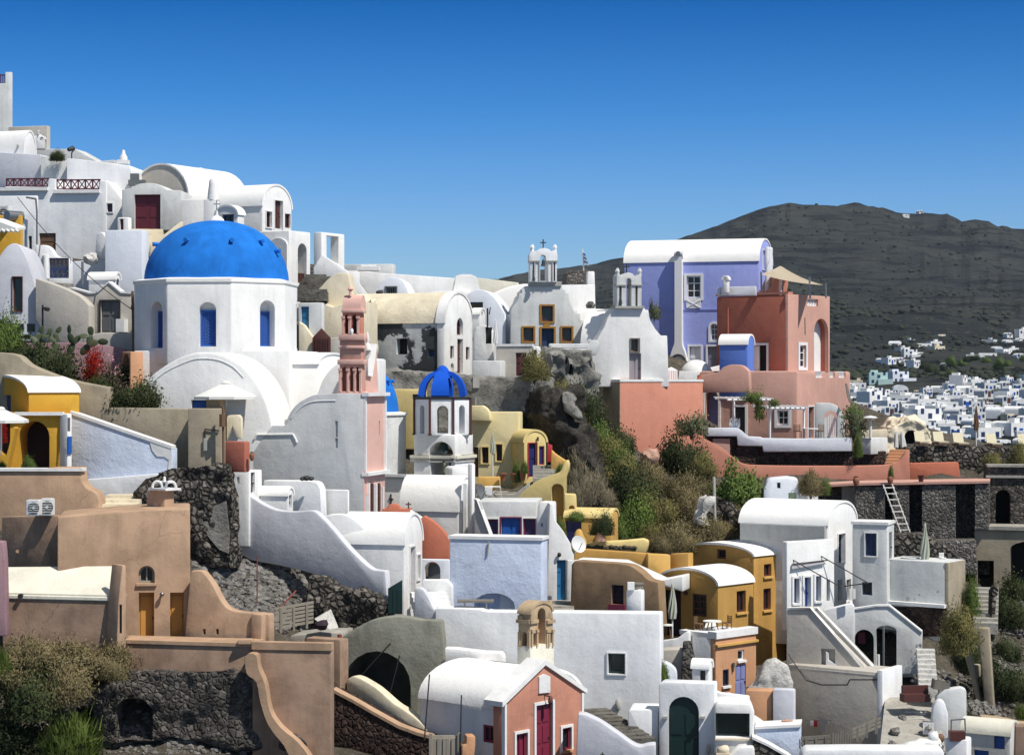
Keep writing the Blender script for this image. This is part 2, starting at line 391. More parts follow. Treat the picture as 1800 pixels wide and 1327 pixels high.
        me = finmesh(bm, s.mat, 80 if s.rough else 38)
        if s.nc:
            bmesh.ops.recalc_face_normals(s.cut, faces=s.cut.faces)
            cm = bpy.data.meshes.new('cut'); s.cut.to_mesh(cm)
            a = bpy.data.objects.new('tmp', me); c = bpy.data.objects.new('tmpc', cm); COL.objects.link(a); COL.objects.link(c)
            md = a.modifiers.new('b', 'BOOLEAN'); md.operation = 'DIFFERENCE'; md.object = c; md.solver = 'EXACT'; md.use_self = s.nc > 1
            dg = bpy.context.evaluated_depsgraph_get(); nm = bpy.data.meshes.new_from_object(a.evaluated_get(dg))
            bpy.data.objects.remove(a); bpy.data.objects.remove(c); bpy.data.meshes.remove(cm)
            if len(nm.polygons) > 3: bpy.data.meshes.remove(me); me = nm
            else: print('BOOLEAN FAILED', s.a)
            smooth(me, 80 if s.rough else 38)
        s.cut.free(); link(s.wall, me, s.root)

def house(name, label, cat, mat, xl, xc, xr, D, th, yt, yb, vault=None, ridge=None, roof=None, a=None, b=None, ext=1.5, bev=.07, flat=None, group=None, root=None, wall='wall'):
    """box with a vertical near edge at photo column xc: L face runs left and back to xl, R face right and back to xr"""
    s = Bld(name, label, cat, mat, bev, group, wall, root)
    t = radians(th); C = Vector(((xc - CX) * D / F, D, 0)); u = Vector((-cos(t), sin(t), 0)); v = Vector((sin(t), cos(t), 0))
    def run(px, d):
        k = (px - CX) / F; return (k * C.y - C.x) / (d.x - k * d.y)
    a = run(xl, u) if a is None else a; b = run(xr, v) if b is None else b
    if a < .5 or b < .5: print('THIN', label, round(a, 2), round(b, 2))
    s.L = a; s.B = b; s.pl['L'] = Pl(xc, D, -th); s.pl['R'] = Pl(xc, D, 90 - th)
    zt, zb = (CY - yt) * D / F, (CY - yb) * D / F - ext
    zv = zb + ext
    for i in range(int(a / .7) + 2): p = C + u * a * i / (int(a / .7) + 1); BASE.append((p.x, p.y - .3, zv))
    for i in range(int(b / .7) + 2): p = C + v * b * i / (int(b / .7) + 1); BASE.append((p.x, p.y - .3, zv))
    mid = C + u * a / 2 + v * b / 2; s.start((mid.x, mid.y, zb)); s.zt = zt; s.zb = zb
    if vault:
        pl, s0, s1, L = (s.pl['R'], 0, b, a) if vault == 'U' else (s.pl['L'], -a, 0, b)
        c = (s0 + s1) / 2; w = (s1 - s0) / 2
        rise = (CY - ridge) * pl.pt(c, 0).y / F - zt
        def arc(g): return [(c - (w + g) * cos(pi * i / 16), zt + (rise + g) * sin(pi * i / 16)) for i in range(17)]
        prism(s.bm, [pl.pt(x, z) for x, z in [(s0, zb)] + arc(0) + [(s1, zb)]], pl.n * -L)
        o, i = arc(.07), arc(-.04)
        rb = NB(); prism(rb, [pl.pt(x, z, .04) for x, z in o + i[::-1]], pl.n * -(L + .08)); part('roof', rb, roof or mat, s.root)
    else:
        prism(s.bm, [Vector((p.x, p.y, zb)) for p in (C, C + u * a, C + u * a + v * b, C + v * b)], Vector((0, 0, zt - zb)))
        if flat:
            rb = NB(); g = .05
            prism(rb, [Vector((p.x, p.y, zt - .02)) for p in (C - u * g - v * g, C + u * (a + g) - v * g, C + u * (a + g) + v * (b + g), C - u * g + v * (b + g))], Vector((0, 0, .13))); part('roof', rb, flat, s.root)
    return s

def cut(name, label, cat, mat, pts, D, th, thick, at=None, ext=0, bev=.06, group=None, wall='wall', root=None, rough=0):
    """a wall or facade whose outline is measured in the photo, standing D metres away, thick metres deep; ext lowers the foot"""
    s = Bld(name, label, cat, mat, bev, group, wall, root)
    s.rough = rough; at = sum(p[0] for p in pts) / len(pts) if at is None else at
    pl = s.pl['F'] = Pl(at, D, th); q = [pl.sz(*p) for p in pts]
    lo = min(z for _, z in q); sa, sb_ = min(a for a, _ in q), max(a for a, _ in q); ns = max(2, int((sb_ - sa) / .6))
    for i in range(ns + 1):
        a = sa + .01 + (sb_ - sa - .02) * i / ns; zz = [z0 + (z1 - z0) * (a - a0) / (a1 - a0) for (a0, z0), (a1, z1) in zip(q, q[1:] + q[:1]) if a0 != a1 and min(a0, a1) <= a <= max(a0, a1)]
        if zz: p = pl.pt(a, 0, .3); BASE.append((p.x, p.y, min(zz)))
    if ext: q = [(a, z - ext if z < lo + .45 else z) for a, z in q]
    P = [pl.pt(a, z) for a, z in q]; c = sum(P, Vector()) / len(P); c.z = lo - ext; s.start(c - pl.n * thick / 2)
    prism(s.bm, P, pl.n * -thick)
    return s
def ycap(s, mat, pts, w=.10, o0=-.5, o1=.05, name='coping'):
    """a coping that follows a polyline on the front plane"""
    pl = s.pl['F']; q = [pl.sz(*p) for p in pts]; bm = NB()
    for (a, z), (c, d) in zip(q[:-1], q[1:]):
        prism(bm, [pl.pt(a, z - .02, o1), pl.pt(c, d - .02, o1), pl.pt(c, d + w, o1), pl.pt(a, z + w, o1)], pl.n * (o0 - o1))
    bmesh.ops.remove_doubles(bm, verts=bm.verts, dist=.002)
    return part(name, bm, mat, s.root)
def stairs(name, label, mat, p0, p1, w, n, wdir=None, cat='steps'):
    """a flight from the foot p0 to the head p1 (photo x, y, metres)"""
    a, b = W(*p0), W(*p1); d = Vector((b.x - a.x, b.y - a.y, 0)); L = d.length; d.normalize(); e = Vector((-d.y, d.x, 0)) * w / 2; bm = NB()
    for i in range(n):
        q = a + d * L * i / n; z = a.z + (b.z - a.z) * (i + 1) / n; h = max(.5, (b.z - a.z) / n + .3)
        prism(bm, [Vector((p.x, p.y, z - h)) for p in (q - e, q + e, q + e + d * (L / n + .12), q - e + d * (L / n + .12))], Vector((0, 0, h)))
    return solo(name, bm, mat, label, cat)
# ================================================================== upper left: the white houses on the crest
def lattice(s, f, x0, y0, x1, y1, mat, bays, name='balustrade', cross=True, uprights=0):
    """a railing of rails, posts and crosses between photo corners on plane f"""
    pl = s.pl[f]; ym = (y0 + y1) / 2; a0, a1 = pl.sz(x0, ym)[0], pl.sz(x1, ym)[0]; z0, z1 = pl.sz((x0 + x1) / 2, y1)[1], pl.sz((x0 + x1) / 2, y0)[1]
    bm = NB(); t = .04; o0, o1 = -.22, -.14
    pbox(bm, pl, a0, a1, z1 - 2 * t, z1, o0, o1); pbox(bm, pl, a0, a1, z0, z0 + 2 * t, o0, o1)
    for i in range(bays + 1):
        a = a0 + (a1 - a0) * i / bays; pbox(bm, pl, a - t, a + t, z0, z1, o0 + .004, o1 - .004)
    for i in range(bays):
        b0, b1 = a0 + (a1 - a0) * i / bays, a0 + (a1 - a0) * (i + 1) / bays
        if cross: rod(bm, pl.pt(b0, z0, -.19), pl.pt(b1, z1, -.19), .035, seg=5); rod(bm, pl.pt(b0, z1, -.175), pl.pt(b1, z0, -.175), .035, seg=5)
        for k in range(uprights): 
            a = b0 + (b1 - b0) * (k + 1) / (uprights + 1); pbox(bm, pl, a - .025, a + .025, z0 + .02, z1 - .02, o0 + .02, o1 - .02)
    return part(name, bm, mat, s.root)

h = cut('house', 'tall grey white house corner with a dark red roof fence at the far left', 'house', 'greywhite',
        [(-90, 147), (9, 147), (9, 127), (22, 127), (22, 300), (-90, 300)], 139, 15, 5, 0)  # grey plaster carries this corner's shade in its colour
lattice(h, 'F', -90, 129, 9, 147, 'burgundy', 12, 'fence', False, 1)
h = house('house', 'beige block house with a white corner edge below the tall grey one', 'house', 'warmgrey', 14, 83, 89, 137, 14, 221, 300)
h = cut('bell_gable', 'tiny white belfry with two arches and a cross before the beige block', 'belfry', 'white',
        [(60, 262), (60, 246), (56, 246), (57, 241), (62, 239), (66, 236), (71, 236), (75, 239), (80, 241), (81, 246), (79, 246), (79, 262)], 134, 8, .6, 68, bev=.03)
h.op('F', 70.5, 241, 76.5, 247, 'hole', arch=1, depth=2)
bm = NB(); p = W(68, 236, 133.9); rod(bm, p, p + Vector((0, 0, .28)), .03); rod(bm, p + Vector((-.1, 0, .17)), p + Vector((.1, 0, .17)), .03); part('cross', bm, 'whitepaint', h.root)
h = house('house', 'white barrel vault at the left edge under the tall grey house', 'house', 'white', -60, 42, 63, 131, 20, 271, 330, 'U', 231, 'roofwhite')
bm = NB(); p = W(34, 258, 131.4); rod(bm, p, p + Vector((0, -.5, 0)), .08); part('spout', bm, 'concretepaint', h.root)
cut('wall', 'bluish parapet wall in front of the left edge vault', 'wall', 'bluegrey', [(-90, 266), (0, 268), (71, 272), (71, 330), (-90, 330)], 129.5, -22, .8, 70)
cut('house', 'grey sloping roof slab behind the parapets of the crest', 'house', 'facadegrey', [(64, 262), (132, 262), (171, 284), (201, 281), (201, 300), (64, 300)], 136, -10, 2)
cut('wall', 'white parapet wall between the bluish one and the long one', 'wall', 'greywhite', [(71, 274), (104, 278), (121, 284), (121, 345), (71, 345)], 128.6, -4, .8)
h = cut('house', 'long white house wall rising to the crest beside a small roof turret', 'house', 'white2',
        [(117, 279), (128, 279), (170, 284), (228, 291), (231, 300), (231, 345), (226, 352), (226, 420), (117, 420)], 127.6, -5, 4)
bm = NB(); p = W(217, 289, 128); box(bm, p, .7, .6, .25); lathe(bm, p + Vector((0, 0, .25)), [(.25, 0), (.25, .2), (.12, .4), (.1, .6), (0, .66)], 12); solo('chimney', bm, 'white', 'small white roof turret at the end of the long crest wall', 'chimney')
bm = NB(); p = W(126, 279, 127); tube(bm, [p, p + Vector((0, 0, .35)), p + Vector((.12, 0, .5)), p + Vector((.1, 0, .62))], .04); rod(bm, p + Vector((.12, -.1, .62)), p + Vector((-.12, -.4, .5)), .17, .12, 10)
solo('floodlight', bm, 'iron', 'black floodlight on a bent arm on the crest wall', 'floodlight')

h = cut('house', 'large white house with two dark red roof balustrades', 'house', 'white2',
        [(-90, 332), (9, 332), (9, 328), (84, 329), (85, 314), (98, 315), (98, 333), (174, 334), (175, 317), (187, 318), (187, 470), (-90, 470)], 125.6, -6, 3, 90)
lattice(h, 'F', 10, 313, 85, 329, 'burgundy', 6); lattice(h, 'F', 98, 315, 174, 333, 'burgundy', 6)
h.slab('F', -40, 330, 85, 336, 'white', 'ledge', 0, .22); h.slab('F', 96, 334, 176, 340, 'white', 'ledge', 0, .22)
h.op('F', 69, 410, 98, 442, 'door', 'wood', my=2, mx=1); h.op('F', 37, 427, 41, 436, 'hole', depth=.15)
cut('house', 'white house end with a small dark red window and a ledge', 'house', 'white', [(186, 317), (189, 318), (216, 352), (216, 420), (186, 420)], 125.3, -2, 3).op('F', 188.5, 358, 198, 373, 'window', 'burgundy', trim='white', tw=.06)
h = house('house', 'small white lean to box with a red shutter left of the burgundy double door', 'house', 'white', 206, 226, 232, 122, 14, 382, 410)
h.op('L', 210.5, 385, 217, 404, 'door', 'burgundy')
h = house('house', 'big white vault with a beige arched front on the crest', 'house', 'warmgrey', 233, 331, 339, 128, 30, 345, 420, 'V', 289, 'roofwhite', b=6)
house('house', 'second white vault stepping down behind the beige arched front', 'house', 'warmgrey', 290, 345, 362, 131, 25, 330, 420, 'U', 297, 'roofwhite')
h = cut('house', 'white gatehouse with a wide burgundy double door and arched top', 'house', 'greywhite',
        [(214, 405), (214, 334), (229, 331), *cr([(229, 331), (243, 324), (262, 322), (280, 325), (293, 334)], 3)[1:], (318, 335), (321, 405)], 123.5, -5, 2.5)
h.op('F', 236, 342, 282, 404, 'door', 'burgundy', mx=2, my=3, depth=.35)
bm = NB(); p = W(241, 327, 127); box(bm, p, 1.0, .6, .35); box(bm, p + Vector((-.15, 0, .35)), .5, .4, .4); solo('roof_unit', bm, 'greypaint', 'dark grey roof unit beside the arch of the gatehouse', 'roof unit')
stairs('steps', 'cream steps climbing to the burgundy double door', 'cream', (262, 440, 117), (258, 404, 122.8), 1.9, 9)
cut('wall', 'cream parapet sloping beside the steps under the burgundy door', 'wall', 'cream', [(262, 452), (264, 432), (318, 389), (322, 391), (322, 400), (280, 452)], 116.5, 10, .5)
house('house', 'plain white cube behind the dome chimney', 'house', 'white', 318, 358, 363, 121, 12, 350, 440)
house('house', 'white plinth block below the tapered chimney', 'house', 'white', 357, 380, 386, 119, 14, 350, 440)
bm = NB(); p = W(375, 352, 119.4); lathe(bm, p, [(.36, 0), (.27, .85), (.24, 1.15), (.17, 1.25), (0, 1.28)], 16); c = solo('chimney', bm, 'white', 'tapered white chimney with round top beside the big crest vault', 'chimney')
h = house('house', 'big white barrel vault with three dark shutters on its end', 'house', 'white', 334, 461, 513, 124, 27, 362, 408, 'U', 326, 'roofwhite')
h.op('R', 467, 372, 477, 400, 'window', 'redbrown', trim='white', tw=.06, mx=2, my=1); h.op('R', 482, 353, 496, 402, 'door', 'redbrown', trim='white', tw=.06, mx=2, my=2, depth=.25); h.op('R', 501, 376, 511, 401, 'window', 'redbrown', mx=2, my=1)
h = house('house', 'small white dormer with a dark window above the dome', 'house', 'white', 378, 418, 430, 118, 30, 378, 420, 'V', 362, 'roofwhite')
h.op('L', 390, 377, 411, 394, 'window', 'darkblue', mx=2, my=1)
h = house('house', 'white terrace block with a tall arched opening above the stone steps', 'house', 'white', 436, 508, 546, 120, 30, 405, 560)
h.op('R', 523.5, 428, 539, 498, 'niche', 'warmgrey', arch=1, depth=.8); lattice(h, 'R', 525, 480, 538, 497, 'redbrown', 2, 'railing', False, 3)
h.shape('L', arcp(476, 507, 432, 419) + [(507, 500), (476, 500)], 'white', 'arch_panel', -.02, .15)
h = house('house', 'white stair tower with a narrow dark doorway against the sky', 'house', 'white', 551, 565, 606, 117, 30, 408, 490)
h.op('R', 574, 415, 595, 462, 'hole', depth=1.0); pl = h.pl['R']; bm = NB(); pbox(bm, pl, pl.sz(575, 430)[0], pl.sz(583, 430)[0], pl.sz(580, 458)[1], pl.sz(580, 418)[1], -.9, -.8); part('door', bm, 'redbrown', h.root)
cut('wall', 'white parapet falling from the stair tower doorway', 'wall', 'white', [(551, 490), (551, 470), (566, 447), (613, 478), (613, 490)], 116, -2, .4)
stairs('steps', 'worn stone steps between the terrace block and the stair tower', 'rock', (545, 518, 108), (567, 484, 117), 1.8, 9)
house('house', 'low dark stone shed behind the stone steps', 'house', 'greystone', 541, 551, 553, 122, 10, 464, 490)
cut('wall', 'curved cream wall beside the worn stone steps', 'wall', 'cream',
    [(527, 560), (527, 518), *cr([(540, 519), (558, 510), (575, 492), (590, 481), (603, 480), (612, 481)], 3), (620, 520), (625, 560)], 109, -8, 1.2, ext=1).op('F', 567, 526, 575, 536, 'window', 'greypaint')
h = house('house', 'small white hut with a turquoise door behind the dome', 'house', 'greywhite', 524, 566, 571, 106.5, 12, 532, 590)
h.op('L', 529, 539, 543, 580, 'door', 'tealblue'); 
cut('house', 'cream house with a rounded roof edge behind the turquoise door', 'house', 'cream', [(555, 640), (552, 530), (560, 530), (585, 540), (600, 535), (640, 530), (640, 640)], 108, -10, 3)
house('house', 'pale ruined roof stub far behind the white terraces', 'house', 'greywhite', 603, 690, 696, 140, 10, 464, 500)
cut('wall', 'long white roof terrace wall running to the chimney stump', 'wall', 'white', [(610, 560), (606, 476), (640, 476), (664, 480), (700, 482), (800, 489), (806, 489), (806, 560)], 133, 0, 6)
cut('house', 'white stepped corner house right of the stair tower', 'house', 'white', [(604, 560), (612, 478), (632, 478), (632, 498), (648, 520), (652, 560)], 124, 5, 3)
h = cut('house', 'low white dome fronted house with a barred window', 'house', 'bluewhite', [(632, 560), (645, 524), *cr([(662, 508), (670, 495), (682, 488), (692, 487), (706, 492), (716, 508)], 3), (720, 524), (722, 560)], 128, -4, 4)
h.op('F', 678, 504.5, 697, 520, 'window', 'greypaint', mx=5, my=1, trim='greypaint', tw=.05)
bm = NB(); p = W(668, 514, 127.5); blob(bm, p, .25, .2, .15, 2, .2); solo('wall_lamp', bm, 'iron', 'dark lamp beside the barred window on the white terrace', 'lamp')
bm = NB(); p = W(648, 476, 131); box(bm, p, 1.4, 1.2, .25); box(bm, p + Vector((0, 0, .25)), .9, .8, .15); solo('roof_hatch', bm, 'white', 'little white hatch on the roof terrace right of the stair tower', 'roof hatch')
bm = NB(); p = W(819, 520, 128)
prism(bm, [p + Vector((x, -.6, z)) for x, z in ((-.95, -1), (-.95, 0), (-.72, 1.15), (-.5, 1.32), (.5, 1.32), (.72, 1.1), (.95, 0), (.95, -1))], Vector((0, 1.4, 0))); bmesh.ops.bevel(bm, geom=list(bm.edges), offset=.12, segments=2, affect='EDGES')
solo('chimney', bm, 'white', 'fat white chimney stump with sloping sides on the roof terrace', 'chimney')
cut('wall', 'pale rough roof slope right of the fat chimney stump', 'roof', 'oldroof', [(836, 560), (836, 488), (870, 492), (912, 497), (912, 560)], 137, 0, 4)

# ================================================================== left middle
h = house('house', 'white house with rounded corner, drain pipe and narrow window', 'house', 'white2', -60, 66, 68, 113, 6, 344, 490)
h.op('L', 50, 415, 56, 454, 'window', 'greypaint', my=3); h.op('L', 43, 405, 46, 428, 'hole', depth=.1)
bm = NB(); tube(bm, [W(46, 347, 112.6), W(63, 350, 112.5), W(65, 372, 112.4), W(65, 430, 112.4)], .05); part('drain_pipe', bm, 'greypaint', h.root)
def ac_unit(label, x, y, D, w=1.1, hh=1.0, rz=-25, group=None):
    c = W(x, y, D); r = thing('air_conditioner', label, 'air conditioner', c, group); bm = NB(); box(bm, c, w, .42, hh, rz)
    bmesh.ops.bevel(bm, geom=list(bm.edges), offset=.03, segments=2, affect='EDGES'); part('casing', bm, 'plasticwhite', r)
    q = radians(rz); ex = Vector((cos(q), sin(q), 0)); n = Vector((sin(q), -cos(q), 0)); f = c + ex * w * .12 + n * .2 + Vector((0, 0, hh / 2)); bm = NB(); rod(bm, f, f + n * .03, hh * .36, seg=24)
    for k in range(1, 4): pass
    fan = part('fan', bm, 'greypaint', r)
    bm = NB()
    for k in range(5): rod(bm, f + n * .035 + Vector((0, 0, (k - 2) * hh * .14)) - ex * hh * .3, f + n * .035 + Vector((0, 0, (k - 2) * hh * .14)) + ex * hh * .3, .012, seg=5)
    rod(bm, f + n * .03, f + n * .06, hh * .08, seg=12); part('grille', bm, 'plasticwhite', fan); return r
ac_unit('grey air conditioner on the yellow wall at the far left', 8, 388, 108, .8, .75)
bm = NB(); p = W(22, 380, 107); rod(bm, p + Vector((-.25, -.2, 0)), p + Vector((.35, .5, 0)), .28, seg=20); r = solo('water_tank', bm, 'steel', 'small steel water tank beside the grey air conditioner', 'water tank')
h = house('house', 'yellow house top behind the white awning at the left edge', 'house', 'gold', -60, 37, 41, 107, 10, 378, 470)
bm = NB(); pl = Pl(0, 106, -10)
prism(bm, [pl.hit(-40, 378), pl.hit(8, 385), pl.hit(45, 399), pl.hit(45, 403), pl.hit(-40, 402)], Vector((-.2, -1.2, -.15))); r = solo('awning', bm, 'cloth', 'white cloth awning with a scalloped edge over the yellow house', 'awning')
bm = NB()
for x in range(-20, 45, 8): rod(bm, pl.hit(x, 402) + Vector((-.2, -1.2, -.15)), pl.hit(x + 5, 404) + Vector((-.2, -1.2, -.2)), .07)
bm2 = NB(); bm2.free(); v = link('valance', finmesh(bm, 'cloth'), r)
h = cut('house', 'pale blue arched house front with a tall brown window', 'house', 'bluegrey',
        [(-14, 600), (-14, 475), *cr([(-10, 468), (2, 446), (14, 432), (26, 428), (36, 434), (50, 462), (60, 496), (67, 526)], 3), (117, 529), (117, 600)], 104, 4, 5, 30)
h.op('F', 22, 487, 39, 547, 'window', 'redbrown', mx=1, my=1, depth=.35, trim='redbrown', tw=.03)
for x0, x1 in ((4, 18), (22, 42), (47, 62), (88, 101)): h.op('F', x0, 569 if x0 < 80 else 557, x1, 584 if x0 < 80 else 566, 'window', 'greypaint', mx=1, my=1)
bm = NB(); p = W(75, 575, 102.5); rod(bm, p, W(75, 536, 102.5), .05); tube(bm, [W(75, 542, 102.5), W(80, 541, 102.2), W(83, 543, 102)], .05); rod(bm, W(80, 543, 102.2), W(85, 544, 102), .1); solo('street_lamp', bm, 'iron', 'black street lamp in front of the pale blue house', 'street lamp')
h = cut('balcony', 'white scrolled balcony wall with a dark blue railing', 'balcony', 'white2',
        [(61, 500), (61, 434), *cr([(66, 432), (80, 431), (90, 438), (96, 448), (106, 452), (122, 453)], 3), (123, 491), (121, 505), (75, 505)], 109.5, -6, .6)
h.op('F', 86, 453.5, 121, 489, 'hole', depth=1.5); lattice(h, 'F', 86, 453.5, 121, 473, 'darkblue', 5, 'railing', False, 1); lattice(h, 'F', 86, 473, 121, 489, 'darkblue', 4)
bm = NB(); prism(bm, [h.pl['F'].hit(80, 485) , h.pl['F'].hit(80, 453), h.pl['F'].hit(124, 453), h.pl['F'].hit(124, 490)], Vector((0, .2, 0))); bm.free()
bm = NB(); c = h.pl['F'].hit(81, 490); rod(bm, c, h.pl['F'].hit(81, 449), .17, seg=14); part('pillar', bm, 'white', h.root)
cut('wall', 'rough stone footing wall under the scrolled balcony', 'wall', 'palerock', [(80, 497), (122, 498), (122, 518), (100, 512), (80, 505)], 109, -6, .8)
cut('wall', 'white terrace wall left of the steps with a rounded rim', 'wall', 'bluewhite', [(122, 520), (122, 460), (186, 456), (186, 520)], 113.5, 0, 2)
h = cut('wall', 'white scroll buttress leaning on the terrace block', 'buttress', 'white', [*cr([(170, 410), (180, 409), (187, 425), (190, 456)], 4), (168, 456), (167, 440)], 112, -30, 2.2)
house('house', 'plain white terrace block left of the cream steps', 'house', 'bluewhite', 184, 250, 262, 110.5, 10, 404, 520)
bm = NB(); p = W(162, 455, 111.5); blob(bm, p, .45, .4, .32, 3, .2); solo('boulder', bm, 'whiterock', 'whitewashed boulder on the terrace beside the scroll buttress', 'boulder')
h = house('house', 'low white barrel dormer with a round headed blue door', 'house', 'white', 155, 203, 212, 108, 16, 492, 520, 'U', 480, 'roofwhite')
h.op('R', 204.5, 490, 210, 505, 'door', 'tealblue', arch=1)
bm = NB(); p = W(145, 501, 108.5); rod(bm, p, W(145, 460, 108.5), .07); solo('post', bm, 'greypaint', 'grey pipe post on the white terrace left of the dormer', 'post')
h = cut('wall', 'taupe courtyard wall with a pointed gable over a grey door', 'wall', 'warmgrey',
        [(118, 600), (118, 505), (125, 507), (158, 516), (171, 515), (191, 497), (213, 515), (232, 516), (236, 600)], 104.5, -14, .7)
ycap(h, 'white', [(125, 507), (158, 516), (171, 515), (191, 497), (213, 515), (232, 516)], .07)
h.op('F', 177, 529, 210, 584, 'door', 'greypaint', mx=2, my=2, trim='iron', tw=.06)
h.slab('F', 211, 561, 225, 584, 'white', 'step', 0, .5)
cut('wall', 'taupe wall sweeping down from the balcony to the cactus', 'wall', 'warmgrey', [(62, 560), (62, 489), *cr([(80, 495), (110, 506), (140, 521), (156, 537)], 3), (158, 600), (100, 600)], 103.2, -14, .7, ext=1)
cut('wall', 'low taupe courtyard wall under the grey door', 'wall', 'warmgrey', [(145, 625), (147, 592), (175, 585), (238, 585), (238, 625)], 102.6, -14, .6)
bm = NB(); rod(bm, W(235, 622, 101.5), W(233, 512, 101.5), .07); rod(bm, W(232, 540, 101.5), W(240, 540, 101.4), .12); t = solo('utility_pole', bm, 'wood', 'thin brown utility pole beside the drum of the blue dome', 'pole')
def cable(label, a, b, sag=.4, r=.025, n=8):
    p, q = W(*a), W(*b); bm = NB(); tube(bm, [p.lerp(q, i / n) - Vector((0, 0, sag * 4 * (i / n) * (1 - i / n))) for i in range(n + 1)], r, 4); return solo('cable', bm, 'iron', label, 'cable')
cable('black cable slanting from the white house to the brown pole', (31, 347, 112), (233, 545, 101.5), .5)

# garden
h = cut('wall', 'purple brown garden wall behind the red bougainvillea', 'wall', 'mauve', [(40, 700), (40, 603), (146, 602), (215, 612), (222, 618), (222, 700)], 100.5, 0, .8)
h = house('shed', 'orange pink garden shed with an arched niche beside the dome church', 'shed', 'orangepink', 214, 229, 252, 96.7, 62, 618, 730)
h.op('L', 215.5, 622, 228, 676, 'niche', 'tandark', arch=1, depth=.3)
cut('wall', 'little orange garden pillar under the bougainvillea', 'pillar', 'orangepink', [(146, 690), (146, 645), (160, 646), (160, 690)], 98.5, 0, .6)
h = cut('wall', 'long curved taupe retaining wall above the yellow house', 'wall', 'taupe',
        [(-90, 830), (-90, 618), *cr([(-20, 619), (26, 623), (48, 640), (70, 650), (105, 663), (140, 672), (189, 681)], 3), (190, 716), (335, 719), (338, 830)], 93.2, -14, .7, 120)
h = house('wall', 'taupe wall end block with an electric box and pale stain', 'wall', 'taupe', 330, 390, 400, 90.6, 5, 718, 840)
bm = NB(); pl = h.pl['L']; pbox(bm, pl, pl.sz(359, 780)[0], pl.sz(365, 780)[0], pl.sz(362, 792)[1], pl.sz(362, 770)[1], -.02, .12); part('electric_box', bm, 'concretepaint', h.root)
bm = NB(); tube(bm, [pl.pt(*pl.sz(x, y), .06) for x, y in ((361, 770), (361, 754), (375, 756), (386, 757))], .03); part('conduit', bm, 'iron', h.root)
bm = NB(); rod(bm, W(393, 825, 90.2), W(392, 715, 90.2), .06); rod(bm, W(391, 750, 90.1), W(391, 728, 90.1), .14); solo('utility_pole', bm, 'wood', 'brown utility pole with a grey transformer at the taupe wall end', 'pole')
cut('stonework', 'broken sandy masonry stub at the top of the taupe wall end', 'masonry', 'sandstone', [(362, 719), (362, 697), (376, 696), (386, 698), (387, 719)], 91.6, -8, .8)
cut('wall', 'torn pale plaster wall remnant right of the wall end', 'wall', 'cream', [(398, 775), (398, 730), (420, 729), (424, 735), (425, 772), (416, 771), (408, 750)], 91.2, -6, .4)
# ================================================================== yellow house and tan complex, lower left
h = house('house', 'ochre vaulted house with a white roof at the left edge', 'house', 'gold', -45, 50, 107, 90.2, 62, 690, 740, 'V', 661, 'roofwhite', b=2.3, ext=-.3)
h.op('L', -20, 694, 19, 740, 'door', 'navy')
h = cut('house', 'yellow house front with a deep purple arched porch', 'house', 'gold', [(-45, 840), (-45, 727), (30, 725), (112, 727), (112, 760), (101, 800), (94, 840)], 89.5, 0, 2.2)
h.op('F', 33, 740, 87, 830, 'niche', 'purplenight', arch=1, depth=1.6); h.op('F', -30, 744, 18, 800, 'niche', 'purplenight', depth=.6)
h.shape('F', [*cr([(18, 800), (24, 778), (28, 752), (34, 752)], 3), (34, 752), (18, 830), (-20, 830), (-20, 782)], 'gold', 'buttress', -.02, .7)
h.slab('F', 28, 724, 113, 730, 'white', 'ledge', 0, .25)
h = house('house', 'white end pillar of the yellow house with a bright blue panel', 'pillar', 'white', 104, 118, 127, 89, 45, 727, 840)
h.slab('R', 118.5, 767, 125, 798, 'bluepaint', 'shutter', 0, .06)
bm = NB(); p = W(121, 758, 88.4); rod(bm, p, W(121, 734, 88.4), .06); part('wall_lamp', bm, 'steel', h.root)
